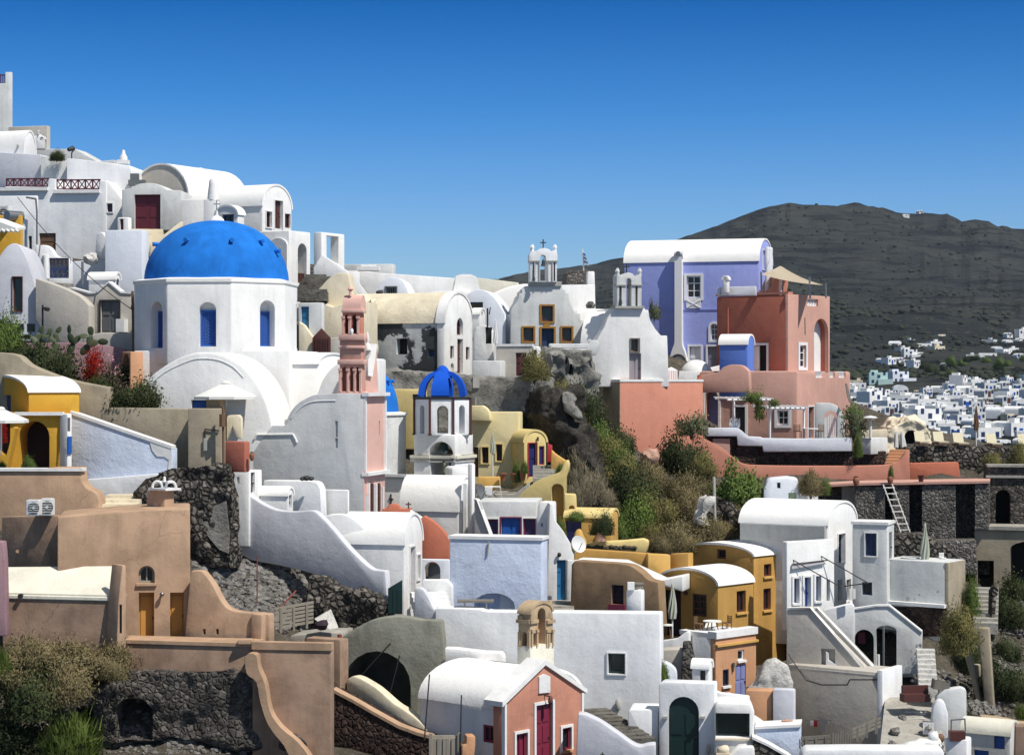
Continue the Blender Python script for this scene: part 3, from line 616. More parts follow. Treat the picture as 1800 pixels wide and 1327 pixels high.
def parasol(label, x, ytop, ybot, D, w, mat, open_=True, group=None, ypole=None, name='parasol'):
    top = W(x, ytop, D); r = thing(name, label, 'parasol', W(x, ypole or ybot, D), group); R = w * D / F / 2; h_ = (ybot - ytop) * D / F
    bm = NB(); rod(bm, W(x, ypole or ybot, D), top, .035); part('pole', bm, 'plasticwhite', r)
    bm = NB()
    if open_:
        n = 8; ring = [top + Vector((R * sin(2 * pi * (i + .5) / n), -R * cos(2 * pi * (i + .5) / n), -h_)) for i in range(n)]
        lo = [p - Vector((0, 0, .12)) for p in ring]; a = [bm.verts.new(p) for p in ring]; b = [bm.verts.new(p) for p in lo]; t = bm.verts.new(top); t2 = bm.verts.new(top - Vector((0, 0, .06)))
        for i in range(n): j = (i + 1) % n; bm.faces.new((a[i], a[j], t)); bm.faces.new((a[j], a[i], b[i], b[j])); bm.faces.new((b[j], b[i], t2))
        c = part('canopy', bm, mat, r, 20); bm = NB(); lathe(bm, top, [(R * .16, -h_ * .10), (R * .1, .03), (0, .06)], 8); part('cap', bm, mat, c)
        bm = NB()
        for p in lo: rod(bm, p, top - Vector((0, 0, h_ * .9)) , .02, seg=5)
        part('ribs', bm, 'plasticwhite', r)
    else:
        n = 16; prof = [(.05, 0), (.30, -.10), (.55, -.3), (.85, -.55), (1.0, -.8), (.8, -1.0)]; rings = []
        for k, (q, z) in enumerate(prof):
            rings.append([bm.verts.new(top + Vector((R * q * (1 if i % 2 else .62) * sin(2 * pi * i / n + z), -R * q * (1 if i % 2 else .62) * cos(2 * pi * i / n + z), z * h_))) for i in range(n)])
        for a, b in zip(rings[:-1], rings[1:]):
            for i in range(n): j = (i + 1) % n; bm.faces.new((a[i], a[j], b[j], b[i]))
        bm.faces.new(rings[0][::-1]); bm.faces.new(rings[-1]); part('canopy', bm, mat, r, 50)
        bm = NB(); lathe(bm, top, [(R * .22, -h_ * .12), (R * .25, -h_ * .02), (0, .05)], 10); part('cap', bm, mat, r)
    return r
parasol('white parasol open before the purple porch at the left edge', 2, 717, 738, 86, 96, 'cloth', ypole=800)
bm = NB(); p = W(4, 770, 88)
h = cut('wall', 'pale blue retaining wall with a sloping white coping', 'wall', 'paleblue', [(124, 850), (124, 727), (302, 788), (302, 850)], 90.5, -12, .7)
ycap(h, 'white', [(124, 727), (302, 788)], .12); 
h.shape('F', [(262, 772), (302, 785), (302, 826), (296, 826), (297, 808), (290, 803), (276, 802), (268, 792)], 'white', 'patch', -.02, .03)
cut('wall', 'white rendered base under the pale blue retaining wall', 'wall', 'white2', [(150, 900), (146, 843), *cr([(190, 840), (260, 834), (290, 832), (305, 826)], 2), (300, 832), (255, 858), (235, 880), (232, 900)], 89.8, -10, .6, ext=.5)
h = cut('wall', 'rounded tan garden wall below the yellow house', 'wall', 'tan', [(-90, 925), (-90, 829), (40, 828), (90, 822), (141, 822), (143, 845), *cr([(143, 845), (152, 858), (168, 866), (174, 880)], 3), (175, 925)], 84.5, -2, 1.2, ext=.5)
h.slab('F', -60, 823, 146, 828, 'white', 'coping', -.6, .08)
ac_unit('left one of two white air conditioners on the tan roof', 60, 906, 79.8, .52, .62, -8); ac_unit('right one of two white air conditioners on the tan roof', 84, 906, 80.2, .44, .68, -8)
stairs('steps', 'crooked cream steps between the tan wall and the rock outcrop', 'cream', (200, 900, 84), (225, 868, 88), 1.6, 4)
h = house('chimney', 'square tan chimney with a white arched cap on the tan roof', 'chimney', 'tan', 257, 289, 307, 79.5, 38, 862, 905, ext=.3)
bm = NB(); rb = h.pl['L']; c = (W(257, 862, 79.5) + W(307, 862, 79.5)) / 2 + Vector((.1, .35, 0)); box(bm, c, 1.0, .8, .08, -38); part('cap', bm, 'white', h.root)
bm = NB()
for dx in (-.26, .26):
    for k in range(9):
        a0, a1 = pi * k / 8, pi * (k + 1) / 8; o = c + Vector((dx, -.1, .1)); 
        if k < 8: rod(bm, o + Vector((.2 * cos(a0), 0, .24 * sin(a0))), o + Vector((.2 * cos(a1), 0, .24 * sin(a1))), .055)
lathe(bm, c + Vector((0, 0, .3)), [(.06, 0), (.05, .2), (0, .24)], 8); box(bm, c + Vector((0, 0, .28)), .7, .3, .06, -38); part('arched_cap', bm, 'white', h.root)

h = cut('house', 'big tan house with two orange doors and an arched window', 'house', 'tan', [(101, 1150), (101, 909), *cr([(101, 909), (160, 904), (250, 897), (334, 895)], 2), (335, 1150)], 77.5, 9, 4)
h.op('F', 243.5, 994, 272, 1025, 'window', 'palewood', arch=1, mx=2, my=1, depth=.3, sill='tan')
h.op('F', 244, 1041, 271, 1127, 'door', 'dooryellow', my=1, depth=.5); h.op('F', 299, 1041, 323, 1119, 'door', 'dooryellow', my=1, depth=.45, sill='tan')
bm = NB(); pl = h.pl['F']; p = pl.pt(*pl.sz(285, 1043), 0); rod(bm, p, p + pl.n * .15, .05); blob(bm, p + pl.n * .2, .09, .09, .09, 2, 0); part('wall_lamp', bm, 'steel', h.root)
h = cut('wall', 'tan wall recess with painted shade left of the big tan house front', 'wall', 'tandark', [(2, 1000), (2, 908), (102, 906), (102, 1000)], 80, -30, .6, 100)  # dark tan plaster carries the recess shade in its colour
bm = NB(); box(bm, h.pl['F'].hit(31, 972) + Vector((0, -.03, 0)), .12, .06, .12); part('socket', bm, 'tan', h.root)
# lean-to with the weathered roof
pl = Pl(208, 75.4, -8); bm = NB(); a, b_ = pl.hit(5, 1043), pl.hit(208, 1048); c2, d2 = Pl(208, 77.2, -8).hit(212, 993), Pl(208, 77.2, -8).hit(8, 995)
r = thing('lean_to', 'tan lean to with a weathered white sloping roof', 'house', pl.hit(100, 1140))
prism(bm, [a, b_, c2, d2], Vector((0, 0, -.22))); bmesh.ops.bevel(bm, geom=list(bm.edges), offset=.06, segments=2, affect='EDGES'); part('roof', bm, 'oldroof', r)
bm = NB(); prism(bm, [pl.pt(*pl.sz(x, y), -.06) for x, y in ((4, 1150), (4, 1046), (207, 1051), (206, 1150))], pl.n * -1.2); part('wall', bm, 'tandark', r)
bm = NB(); rod(bm, pl.pt(*pl.sz(37, 1047), -.1), pl.pt(*pl.sz(37, 1047), .12), .09); part('spout', bm, 'iron', r)
h = cut('wall', 'narrow tan wall end with a slit window beside the lean to', 'wall', 'tan', [(205, 1140), (208, 1060), (215, 993), (222, 993), (222, 1140)], 74.9, 40, .8)
h.op('F', 210, 1062, 214.5, 1113, 'window', 'wood', my=1, depth=.1)
h = cut('wall', 'tan curving garden wall falling right of the big tan house', 'wall', 'tan',
        [(322, 1140), (335, 1003), (352, 1003), *cr([(356, 1005), (372, 1025), (388, 1055), (402, 1070), (425, 1076), (460, 1078), (474, 1080)], 3), (474, 1140)], 76.9, -16, .5)
for x in (359, 382): h.op('F', x - 2.5, 1105, x + 2.5, 1115, 'hole', depth=.3)
cut('wall', 'short tan wall return with a scalloped end', 'wall', 'tan', [(459, 1140), (460, 1080), (468, 1078), (472, 1100), (475, 1140)], 76.5, 60, .5)
h = cut('wall', 'tan terrace parapet with a cream ledge below the orange doors', 'wall', 'tandark', [(205, 1200), (205, 1131), (444, 1131), (444, 1200)], 75.6, -12, .35, ext=.6)
h.slab('F', 205, 1127, 445, 1133, 'tan', 'ledge', -1.3, .06)
bm = NB(); box(bm, W(432, 1131, 75.2), .55, .6, .17, 0); bmesh.ops.bevel(bm, geom=list(bm.edges), offset=.03, segments=2, affect='EDGES'); solo('block', bm, 'tan', 'low tan block on the terrace parapet corner', 'block')
h = house('wall', 'large tan retaining block with a curving foot and open planter top', 'wall', 'tandark', 443, 582, 588, 74.5, 8, 1140, 1330)
h.slab('L', 443, 1129, 583, 1142, 'tan', 'ledge', -.35, .05)
h.shape('L', [*cr([(443, 1145), (456, 1148), (460, 1170), (472, 1200), (480, 1245), (500, 1275), (530, 1300), (556, 1335)], 3), (520, 1335), *cr([(505, 1305), (478, 1270), (464, 1230), (457, 1195), (440, 1180), (437, 1150)], 3)], 'tan', 'kerb', -.02, .5)
cut('wall', 'mauve wall edge at the far left of the tan house', 'wall', 'mauve', [(-60, 1118), (-60, 950), (5, 952), (8, 985), (10, 1080), (12, 1118)], 75, 0, .6)
# ruin below the tan house
h = cut('ruin', 'dark stone ruin with two black cave arches under the tan terrace', 'ruin', 'darkstone',
        [(100, 1310), (110, 1240), (170, 1210), (225, 1185), (300, 1182), (445, 1182), (470, 1210), (480, 1250), (500, 1280), (535, 1305), (545, 1316), (400, 1312), (300, 1298)], 75.2, -8, 2.5, rough=.16)
h.op('F', 204, 1224, 268, 1300, 'niche', 'darkinterior', arch=.9, depth=2.2); h.op('F', 132, 1238, 166, 1304, 'niche', 'darkinterior', arch=.9, depth=2.2)
h = cut('rock_outcrop', 'dark lava rock wall of loose stones beside the pale blue wall', 'rock wall', 'rubblewall',
        [(230, 905), *cr([(236, 875), (250, 850), (275, 830), (300, 822), (345, 821), (395, 823)], 3), (405, 835), (407, 1000), (345, 985), (335, 905)], 86.5, -6, 1.2, rough=.22)
h.shape('F', [(352, 925), (362, 895), (398, 880), (404, 940), (402, 972), (385, 965)], 'palerock', 'plaster_patch', -.02, .06)
h = house('chimney', 'terracotta red block chimney at the end of the rubble wall', 'chimney', 'terracotta', 395, 430, 440, 87, 25, 776, 826, ext=.1)
def pot(label, x, y, D, h_, w, mat='terracottapot', group=None, prof=None, cat='pot', name='pot'):
    c = W(x, y, D); H = h_ * D / F; R = w * D / F / 2; bm = NB()
    lathe(bm, c, [(R * a, H * z) for a, z in (prof or ((.55, 0), (.85, .3), (1, .55), (.85, .8), (.6, .88), (.75, 1), (.6, 1), (.5, .85)))], 18)
    return solo(name, bm, mat, label, cat, group, ang=50)
pot('small terracotta jar on the white wall beside the red block chimney', 443, 810, 87, 16, 9)
# ================================================================== the blue domed church
def octo(bm, c, R, z0, z1, n=8, ph=0, R1=None): lathe(bm, Vector((c.x, c.y, 0)), [(R, z0), (R1 or R, z1)], n, ph)
D0 = 101.0; dc = W(381, 497, D0)
h = Bld('church', 'white church with a big blue dome on an octagonal drum', 'church', 'white', .05, None, 'drum')
z0, z1 = W(0, 640, D0 - 4).z, W(0, 500, D0).z
h.start((dc.x, dc.y, W(0, 800, D0).z)); R8 = 144 * D0 / F; ph = radians(17.8)
octo(h.bm, dc, R8, z0, z1, 8, ph)
for nm, al in (('A', 17.8 - 22.5), ('B', 17.8 + 22.5), ('C', 17.8 - 67.5), ('D', 17.8 + 67.5)):
    n = Vector((sin(radians(al)), -cos(radians(al)), 0)); h.pl[nm] = Pl(0, 0, al, Vector((dc.x, dc.y, 0)) + n * R8 * cos(pi / 8))
def drumwin(f, x0, y0, x1, y1, top, depth):
    h.op(f, x0, top, x1, y1, 'hole', arch=.9, depth=depth); pl = h.pl[f]; a0, a1 = pl.sz(x0, y1)[0], pl.sz(x1, y1)[0]; zb, zt = pl.sz((x0 + x1) / 2, y1)[1], pl.sz((x0 + x1) / 2, y0)[1]
    o = -depth + .01; bm = NB()
    for q in ((a0, a0 + .1, zb, zt), (a1 - .1, a1, zb, zt)): pbox(bm, pl, *q, o, o + .09)
    pbox(bm, pl, a0 + .1, a1 - .1, zb, zb + .1, o, o + .09); pbox(bm, pl, a0 + .1, a1 - .1, zt - .1, zt, o, o + .09)
    fr = part('window', bm, 'bluepaint', h.root); bm = NB(); w = a1 - a0; H = zt - zb; st = .15
    k = -H
    while k < w:
        for sg in (1, -1):
            p0, p1 = max(0, k), min(w, k + H)
            if p1 > p0:
                A = (a0 + p0, zb + (p0 - k)) if sg > 0 else (a0 + p0, zt - (p0 - k)); B = (a0 + p1, zb + (p1 - k)) if sg > 0 else (a0 + p1, zt - (p1 - k))
                rod(bm, pl.pt(*A, o + .05 + sg * .012), pl.pt(*B, o + .05 + sg * .012), .022, seg=4)
        k += st
    part('lattice', bm, 'bluepaint', fr); bm = NB(); pbox(bm, pl, a0, a1, zb, zt, o, o + .03); part('pane', bm, 'bluepaint', fr)
drumwin('A', 350, 545, 380, 609, 531, .35); drumwin('B', 457, 547, 483, 609, 528, .55); drumwin('C', 265, 547, 286, 612, 530, .5)
h.op('D', 520, 535, 523, 612, 'hole', depth=.3)
bm = NB(); lathe(bm, dc, [(R8 * .985, -.22), (R8 * 1.015, -.12), (R8 * 1.015, .02), (R8 * .93, .10)], 8, ph); part('cornice', bm, 'roofwhite', h.root, 20)
Rd = 126 * D0 / F; Hd = 108 * D0 / F; bm = NB()
lathe(bm, dc, [(Rd, -.05)] + [(Rd * cos(pi / 2 * i / 18) ** .92 if i < 18 else 0, .02 + Hd * sin(pi / 2 * i / 18)) for i in range(19)], 64)
dome = part('dome', bm, 'domeblue', h.root, 60)
for al, el in ((-21, 40), (22, 40), (-72, 38), (55, 40), (72, 30)):
    a, e = radians(al), radians(el); d = Vector((sin(a) * cos(e), -cos(a) * cos(e), sin(e))); p = dc + Vector((d.x * Rd, d.y * Rd, d.z * Hd)) * .98
    bm = NB(); hd = Vector((d.x, d.y, -.1)).normalized(); rod(bm, p, p + hd * .42 + Vector((0, 0, .06)), .07, .11, 10); part('spout', bm, 'domeblue', dome)
bm = NB(); t = dc + Vector((0, 0, Hd)); lathe(bm, t, [(.42, -.12), (.34, .1), (.2, .22), (.08, .28), (.06, .5), (0, .52)], 16); part('finial', bm, 'white', h.root)
bm = NB(); rod(bm, t + Vector((0, 0, .5)), t + Vector((0, 0, 1.05)), .035); rod(bm, t + Vector((-.16, 0, .85)), t + Vector((.16, 0, .85)), .035); part('cross', bm, 'concretepaint', h.root)
# square body under the drum, its right side in full sun
CH = h.root
def vol(wall, mat, pts, D, th, thick, **k): return cut('', '', '', mat, pts, D, th, thick, root=CH, wall=wall, **k)
def volb(wall, mat, *a, **k): return house('', '', '', mat, *a, root=CH, wall=wall, **k)
def mould(s, f, pts, w, d, mat, name='moulding'):
    pl = s.pl[f]; bm = NB(); q = [pl.sz(*p) for p in pts]
    for (a, z), (c, e) in zip(q[:-1], q[1:]): rod(bm, pl.pt(a, z, d), pl.pt(c, e, d), w, seg=6)
    return part(name, bm, mat, s.root)
volb('nave', 'white', 236, 508, 560, 97.2, 9, 616, 790, bev=.05)
volb('nave_roof', 'roofwhite', 490, 560, 600, 97.6, 12, 640, 790, vault='U', ridge=622, roof='roofwhite', b=5)
w = vol('gable', 'white', [(255, 840)] + cr([(255, 670), (272, 655), (300, 636), (330, 623), (355, 619), (385, 622), (412, 634), (436, 654), (456, 682), (470, 715), (478, 747)], 3) + [(479, 840)], 93.6, -10, 3.6, bev=.16, ext=1)
mould(w, 'F', cr([(262, 678), (290, 654), (330, 635), (355, 630), (385, 633), (410, 645), (428, 663)], 3), .03, .0, 'white')
w.op('F', 336, 703, 366, 745, 'door', 'bluepaint', depth=.3)
vol('valley', 'roofwhite', [(440, 840), (440, 735), (475, 747), (502, 747), (530, 730), (560, 840)], 93.9, -10, 2.5, bev=.15)
vol('upper_gable', 'white', [(548, 760), (556, 700), *cr([(556, 697), (566, 670), (580, 650), (598, 637), (625, 631), (660, 630)], 3), (660, 760)], 95.2, -6, 3, bev=.12)
w = vol('bell_block', 'facadegrey', [(436, 915), (440, 800), (478, 748), (499, 748)] + cr([(500, 747), (510, 725), (525, 708), (545, 697), (560, 693), (592, 692)], 3) + [(639, 692), (640, 915)], 92.0, -14, 2.2, at=640, bev=.10, ext=1)
mould(w, 'F', cr([(512, 735), (522, 722), (536, 711), (555, 705), (590, 704)], 3), .03, .0, 'white')
mould(w, 'F', [(447, 772), (452, 764), (515, 763), (520, 772), (522, 778)], .05, .02, 'white', 'ledge')
for y0, y1 in ((740, 768), (770, 787)): w.op('F', 589, y0, 594, y1, 'hole', depth=.12)
fr = volb('front', 'rose', 625, 640, 677, 92.0, 15, 692, 915, bev=.03)
fr.slab('R', 639.5, 690, 678, 696, 'white', 'ledge', -.1, .22); fr.slab('R', 639.5, 828, 678, 834, 'white', 'ledge', -.1, .22)
for x0, x1 in ((640, 642), (675, 677)): fr.slab('R', x0, 697, x1, 828, 'white', 'pilaster', -.02, .08)
for x in (646, 652, 659, 664, 671): fr.slab('R', x - 1, 849 if x < 670 else 855, x + 1, 915, 'redbrown' if x in (652, 664) else 'white', 'pilaster', -.02, .10)
fr.op('R', 653.5, 853, 662.5, 905, 'door', 'terracotta', depth=.2); fr.op('R', 642.5, 870, 645, 900, 'window', 'redbrown', depth=.12, my=1); fr.op('R', 666.5, 853, 669.5, 900, 'window', 'redbrown', depth=.12, my=1)
fr.op('R', 666, 740, 668, 765, 'hole', depth=.15); fr.op('R', 642.5, 750, 644.5, 768, 'hole', depth=.15)
parasol('white parasol open before the dome church gable', 397, 671, 697, 92.2, 114, 'cloth', ypole=735)
# rose pediment with its little white roof
w = cut('pediment', 'rose coloured church pediment with a white roof slope behind the pink belfry', 'gable', 'rose', [(642, 695), (643, 640), (657, 606), (662, 620), (666, 692)], 93.6, 50, 1.2, bev=.03)
w.shape('F', [(643, 660), (643, 632), (656, 604), (659, 606), (651, 662)], 'roofwhite', 'roof', -1.1, .15)
bm = NB(); p = W(646, 608, 93.4); lathe(bm, p, [(.16, -.2), (.16, 0), (.06, .15), (.09, .3), (.03, .6), (0, .65)], 12); part('finial', bm, 'white', w.root)

# pink belfry
g = Bld('belfry', 'slim pink belfry with white columns and a round cap on the grey church wall', 'belfry', 'terracotta', .02); E = 92.3
g.start(W(618, 690, E))
def tier(x0, xc, x1, yt, yb, mat, name, th=13, D=E, bev=.02):
    return house('', '', '', mat, x0, xc, x1, D, th, yt, yb, ext=.02, bev=bev, root=g.root, wall=name)
BLD.remove(g); g.bm.free()
g1 = tier(597, 635, 643, 640, 691, 'salmonlight', 'lower_tier')
g2 = tier(597, 635, 643, 598, 632, 'salmonlight', 'middle_tier'); g3 = tier(602, 634, 640, 550, 589, 'salmon', 'upper_tier')
for yt, yb, x0, x1 in ((632, 640, 593, 640), (608, 612, 595, 638), (587, 597, 595, 640), (544, 549, 600, 638), (688, 692, 592, 642)):
    tier(x0, x1, x1 + 6, yt, yb, 'rose', 'cornice', D=E - .12)
for q, ys, y0 in ((g1, (598, 612, 624, 634), 648), (g3, (603.5, 615, 630), 556)):
    for i, x in enumerate(ys):
        if q is g1: q.slab('L', x - 1.6, 652, x + 1.6, 688, 'rose', 'column', -.02, .09); q.slab('L', x - 2.6, 648, x + 2.6, 652, 'rose', 'capital', -.02, .13)
        else: q.slab('L', x - 1.8, 560, x + 1.8, 587, 'rose', 'column', -.02, .09); q.slab('L', x - 2.8, 556, x + 2.8, 560, 'rose', 'capital', -.02, .13)
for x0, x1 in ((601, 609.5), (615, 621.5), (626.5, 631.5)): g1.op('L', x0, 645, x1, 688, 'niche', 'salmon', arch=1, depth=.3)
for x0, x1 in ((606.5, 612), (618.5, 627)): g3.op('L', x0, 553, x1, 586, 'niche', 'redbrown', arch=1, depth=.35)
c = tier(602, 634, 640, 543, 545, 'rose', 'cap'); pl = c.pl['L']
bm = NB(); s0 = pl.sz(602, 540)[0]; zt = pl.sz(618, 544)[1]
prism(bm, [Vector(pl.pt(s0, zt, -.0 - .42 + .42 * cos(a)) + Vector((0, 0, .66 * sin(a)))) for a in [pi * i / 12 for i in range(13)]], pl.d * -s0); part('barrel_cap', bm, 'rose', g.root)
bm = NB(); p = W(616, 517, E + .3); lathe(bm, p, [(.08, -.05), (.05, .1), (.13, .22), (.06, .34), (0, .38)], 12); part('finial', bm, 'rose', g.root)
pot('small white urn on the shoulder of the pink belfry', 618, 589, E - .25, 12, 7, 'white', cat='urn', name='urn')

# second dome, behind the pink front
d2 = W(640, 727, 105); R2 = 61 * 105 / F; H2 = 88 * 105 / F
h = Bld('church', 'white chapel with a smaller blue dome half hidden by the pink front', 'church', 'greywhite', .04, None, 'drum'); h.start((d2.x, d2.y, W(0, 870, 105).z))
octo(h.bm, d2, R2 * 1.24, W(0, 845, 105).z, W(0, 728, 105).z, 8, radians(22.5 + 12))
bm = NB(); lathe(bm, d2, [(R2 * 1.2, -.12), (R2 * 1.29, -.06), (R2 * 1.29, .04), (R2 * 1.1, .10)], 8, radians(34.5)); part('cornice', bm, 'roofwhite', h.root)
bm = NB(); lathe(bm, d2, [(R2 * cos(pi / 2 * i / 16) if i < 16 else 0, H2 * sin(pi / 2 * i / 16)) for i in range(17)], 48); dm = part('dome', bm, 'domeblue', h.root, 60)
for al, el in ((62, 42), (80, 42)):
    a, e = radians(al), radians(el); d = Vector((sin(a) * cos(e), -cos(a) * cos(e), sin(e))); p = d2 + Vector((d.x * R2, d.y * R2, d.z * H2)) * .97; bm = NB(); rod(bm, p, p + Vector((d.x, d.y, 0)) * .4, .06, .1, 8); part('spout', bm, 'domeblue', dm)
w = house('', '', '', 'white', 660, 716, 735, 102.5, 25, 836, 1000, root=h.root, wall='base')
w.shape('L', [(686.5, 868), (686.5, 876), (683.5, 876), (683.5, 877.5), (686.5, 877.5), (686.5, 886), (688.5, 886), (688.5, 877.5), (691.5, 877.5), (691.5, 876), (688.5, 876), (688.5, 868)], 'redbrown', 'cross', -.01, .03)
w.slab('L', 676, 833, 717, 838, 'white', 'ledge', 0, .15)
d3 = W(590, 642, 112); bm = NB(); lathe(bm, d3, [(2.6 * cos(pi / 2 * i / 12) if i < 12 else 0, .85 * sin(pi / 2 * i / 12)) for i in range(13)], 40); solo('dome', bm, 'domeblue', 'shallow blue dome top just showing behind the white church roof', 'dome', ang=60)

# open blue crowned bell tower
E = 104.0; tcn = W(778, 700, E); R = 52 * E / F
h = Bld('bell_tower', 'white arcaded bell tower with an open blue ribbed crown and two bells', 'bell tower', 'white2', .02, None, 'upper_tier'); h.start((tcn.x, tcn.y, W(0, 850, E).z))
octo(h.bm, tcn, R, W(0, 764, E).z, W(0, 701, E).z, 8, radians(22.5))
for nm, al in (('A', 0), ('B', 45), ('C', -45), ('E', 180)):
    n = Vector((sin(radians(al)), -cos(radians(al)), 0)); h.pl[nm] = Pl(0, 0, al, Vector((tcn.x, tcn.y, 0)) + n * R * cos(pi / 8))
h.op('A', 768, 713, 788, 762, 'hole', arch=1, depth=4); h.op('C', 738, 712, 746, 762, 'hole', arch=1, depth=1.0); h.op('B', 807, 712, 817, 762, 'hole', arch=1, depth=1.0)
bm = NB(); lathe(bm, tcn + Vector((0, 0, W(0, 701, E).z - tcn.z)), [(R * 1.0, -.02), (R * 1.05, .03), (R * 1.05, .09), (R * .9, .1)], 8, radians(22.5)); part('iron_band', bm, 'iron', h.root)
for k in range(8):
    a = radians(22.5 + 45 * k); p = Vector((tcn.x + sin(a) * R * 1.02, tcn.y - cos(a) * R * 1.02, 0)); bm = NB(); rod(bm, p + Vector((0, 0, W(0, 763, E).z)), p + Vector((0, 0, W(0, 701, E).z)), .06); rod(bm, p + Vector((0, 0, W(0, 764, E).z)), p + Vector((0, 0, W(0, 761, E).z)), .1); part('drain_pipe', bm, 'redbrown', h.root)
zb = W(0, 697, E).z; Hc = (697 - 653) * E / F
for k in range(4):
    a = radians(90 * k - 4); bm = NB(); o = Vector((sin(a), -cos(a), 0)); t = Vector((cos(a), sin(a), 0)); prev = None
    for i in range(13):
        f = pi / 2 * i / 12 * .93; r1 = R * .80 * cos(f) ** .85; r2 = r1 - .32 * (1 - .3 * sin(f)); z = zb + Hc * sin(f); w_ = .34 * cos(f) + .12
        cc = Vector((tcn.x, tcn.y, 0)); q = [bm.verts.new(cc + o * r1 - t * w_ + Vector((0, 0, z + .05))), bm.verts.new(cc + o * r1 + t * w_ + Vector((0, 0, z + .05))), bm.verts.new(cc + o * max(.03, r2) + t * w_ * .9 + Vector((0, 0, z - .06))), bm.verts.new(cc + o * max(.03, r2) - t * w_ * .9 + Vector((0, 0, z - .06)))]
        if prev:
            for m_ in range(4): bm.faces.new((prev[m_], prev[(m_ + 1) % 4], q[(m_ + 1) % 4], q[m_]))
        else: bm.faces.new(q)
        prev = q
    bm.faces.new(prev[::-1]); bmesh.ops.recalc_face_normals(bm, faces=bm.faces); part('rib', bm, 'domedeep', h.root, 50)
bm = NB(); lathe(bm, Vector((tcn.x, tcn.y, zb + Hc)), [(.5, -.34), (.40, -.1), (.26, .16), (.14, .28), (0, .32)], 12); part('crown', bm, 'domedeep', h.root, 50)
lo = house('', '', '', 'white', 727, 800, 832, E - 1.7, 24, 764, 800, root=h.root, wall='arch_tier', ext=.02)
lo.op('L', 753, 776, 797, 803, 'hole', arch=1, depth=4)
lo2 = house('', '', '', 'white2', 727, 800, 832, E - 1.7, 24, 812, 842, root=h.root, wall='lower_tier', ext=.5); lo2.op('L', 757, 811, 793, 838, 'hole', depth=4)
for x0, x1 in ((725, 757), (795, 801.5)): lo.slab('L', x0, 800, x1, 805, 'oldroof', 'cornice', -.6, .14); lo.slab('L', x0, 805, x1, 812, 'whiterock', 'cornice', -.6, .05)
lo.slab('R', 799, 800, 834, 805, 'oldroof', 'cornice', -2.5, .14); lo.slab('R', 799.5, 805, 833, 812, 'whiterock', 'cornice', -2.5, .05)
bm = NB(); rod(bm, W(757, 807, E - 2.0), W(797, 808, E - 1.7), .05); part('iron_bar', bm, 'iron', h.root)
def bell(label, x, yt, yb, D, w, mat='bronze'):
    c = W(x, yb, D); H = (yb - yt) * D / F; R_ = w * D / F / 2; bm = NB()
    lathe(bm, c, [(R_, 0), (R_ * .95, H * .06), (R_ * .72, H * .3), (R_ * .6, H * .6), (R_ * .5, H * .84), (R_ * .22, H * .97), (0, H)], 20)
    rod(bm, c + Vector((0, 0, H * .95)), c + Vector((0, 0, H * 1.25)), R_ * .1); rod(bm, c + Vector((0, 0, H * .5)), c - Vector((0, 0, H * .12)), R_ * .06); blob(bm, c - Vector((0, 0, H * .1)), R_ * .14, R_ * .14, R_ * .14, 1, 0)
    return solo('bell', bm, mat, label, 'bell', ang=50)
bell('dark bell hanging in the arch of the blue crowned tower', 780, 777, 792, E - 1.0, 23, 'greenpaint'); bell('greenish bell hanging below the iron bar of the blue crowned tower', 780, 811, 832, E - 1.7, 22)
# barrel vaulted chapel in front of the tower
h = house('chapel', 'white barrel vaulted chapel with tall arched front below the bell tower', 'chapel', 'white', 704, 806, 834, 97.5, 20, 900, 1010, 'U', 838, 'roofwhite', bev=.05)
for x0, x1, y0 in ((809, 813, 890), (815.5, 819.5, 860), (822, 826, 880)): h.op('R', x0, y0, x1, 948, 'window', 'greypaint', arch=1, my=1, depth=.3)
for x in (807.5, 814.5, 821, 829): h.slab('R', x - .7, 850 if 810 < x < 825 else 880, x + .7, 950, 'white', 'pilaster', -.02, .18)
cut('wall', 'white buttress with a rounded top at the foot of the bell tower', 'buttress', 'white', [(794, 850), (794, 825), (798, 821), (822, 821), (826, 850)], 100.5, 15, 1.5)
h = house('pillar', 'tall thin white pillar right of the barrel chapel', 'pillar', 'white', 822, 830, 836, 97, 35, 815, 960)
cut('wall', 'coral red boundary wall with a white coping left of the pale blue house', 'wall', 'redwall', [(735, 990), (733, 918), (745, 906), *cr([(760, 915), (775, 928), (786, 942), (790, 950)], 3), (790, 990)], 90.5, -6, .5)
h = cut('gable', 'coral red scalloped gable with a small wheel cross at the chapel foot', 'gable', 'redwall', [(668, 905), (672, 894), (680, 893), *arcp(680, 703, 893, 885, 8), (712, 894), (722, 892), (722, 912), (668, 910)], 91.3, -4, .4)
bm = NB(); p = W(718, 894, 91); rod(bm, p, p + Vector((0, 0, .3)), .03); rod(bm, p + Vector((-.12, 0, .2)), p + Vector((.12, 0, .2)), .03); part('cross', bm, 'redbrown', h.root)
cut('wall', 'white coping wall stepping down beside the coral wall', 'wall', 'white', [(716, 930), (720, 896), (736, 906), (750, 916), (790, 948), (790, 955), (745, 925)], 91, -6, .4)

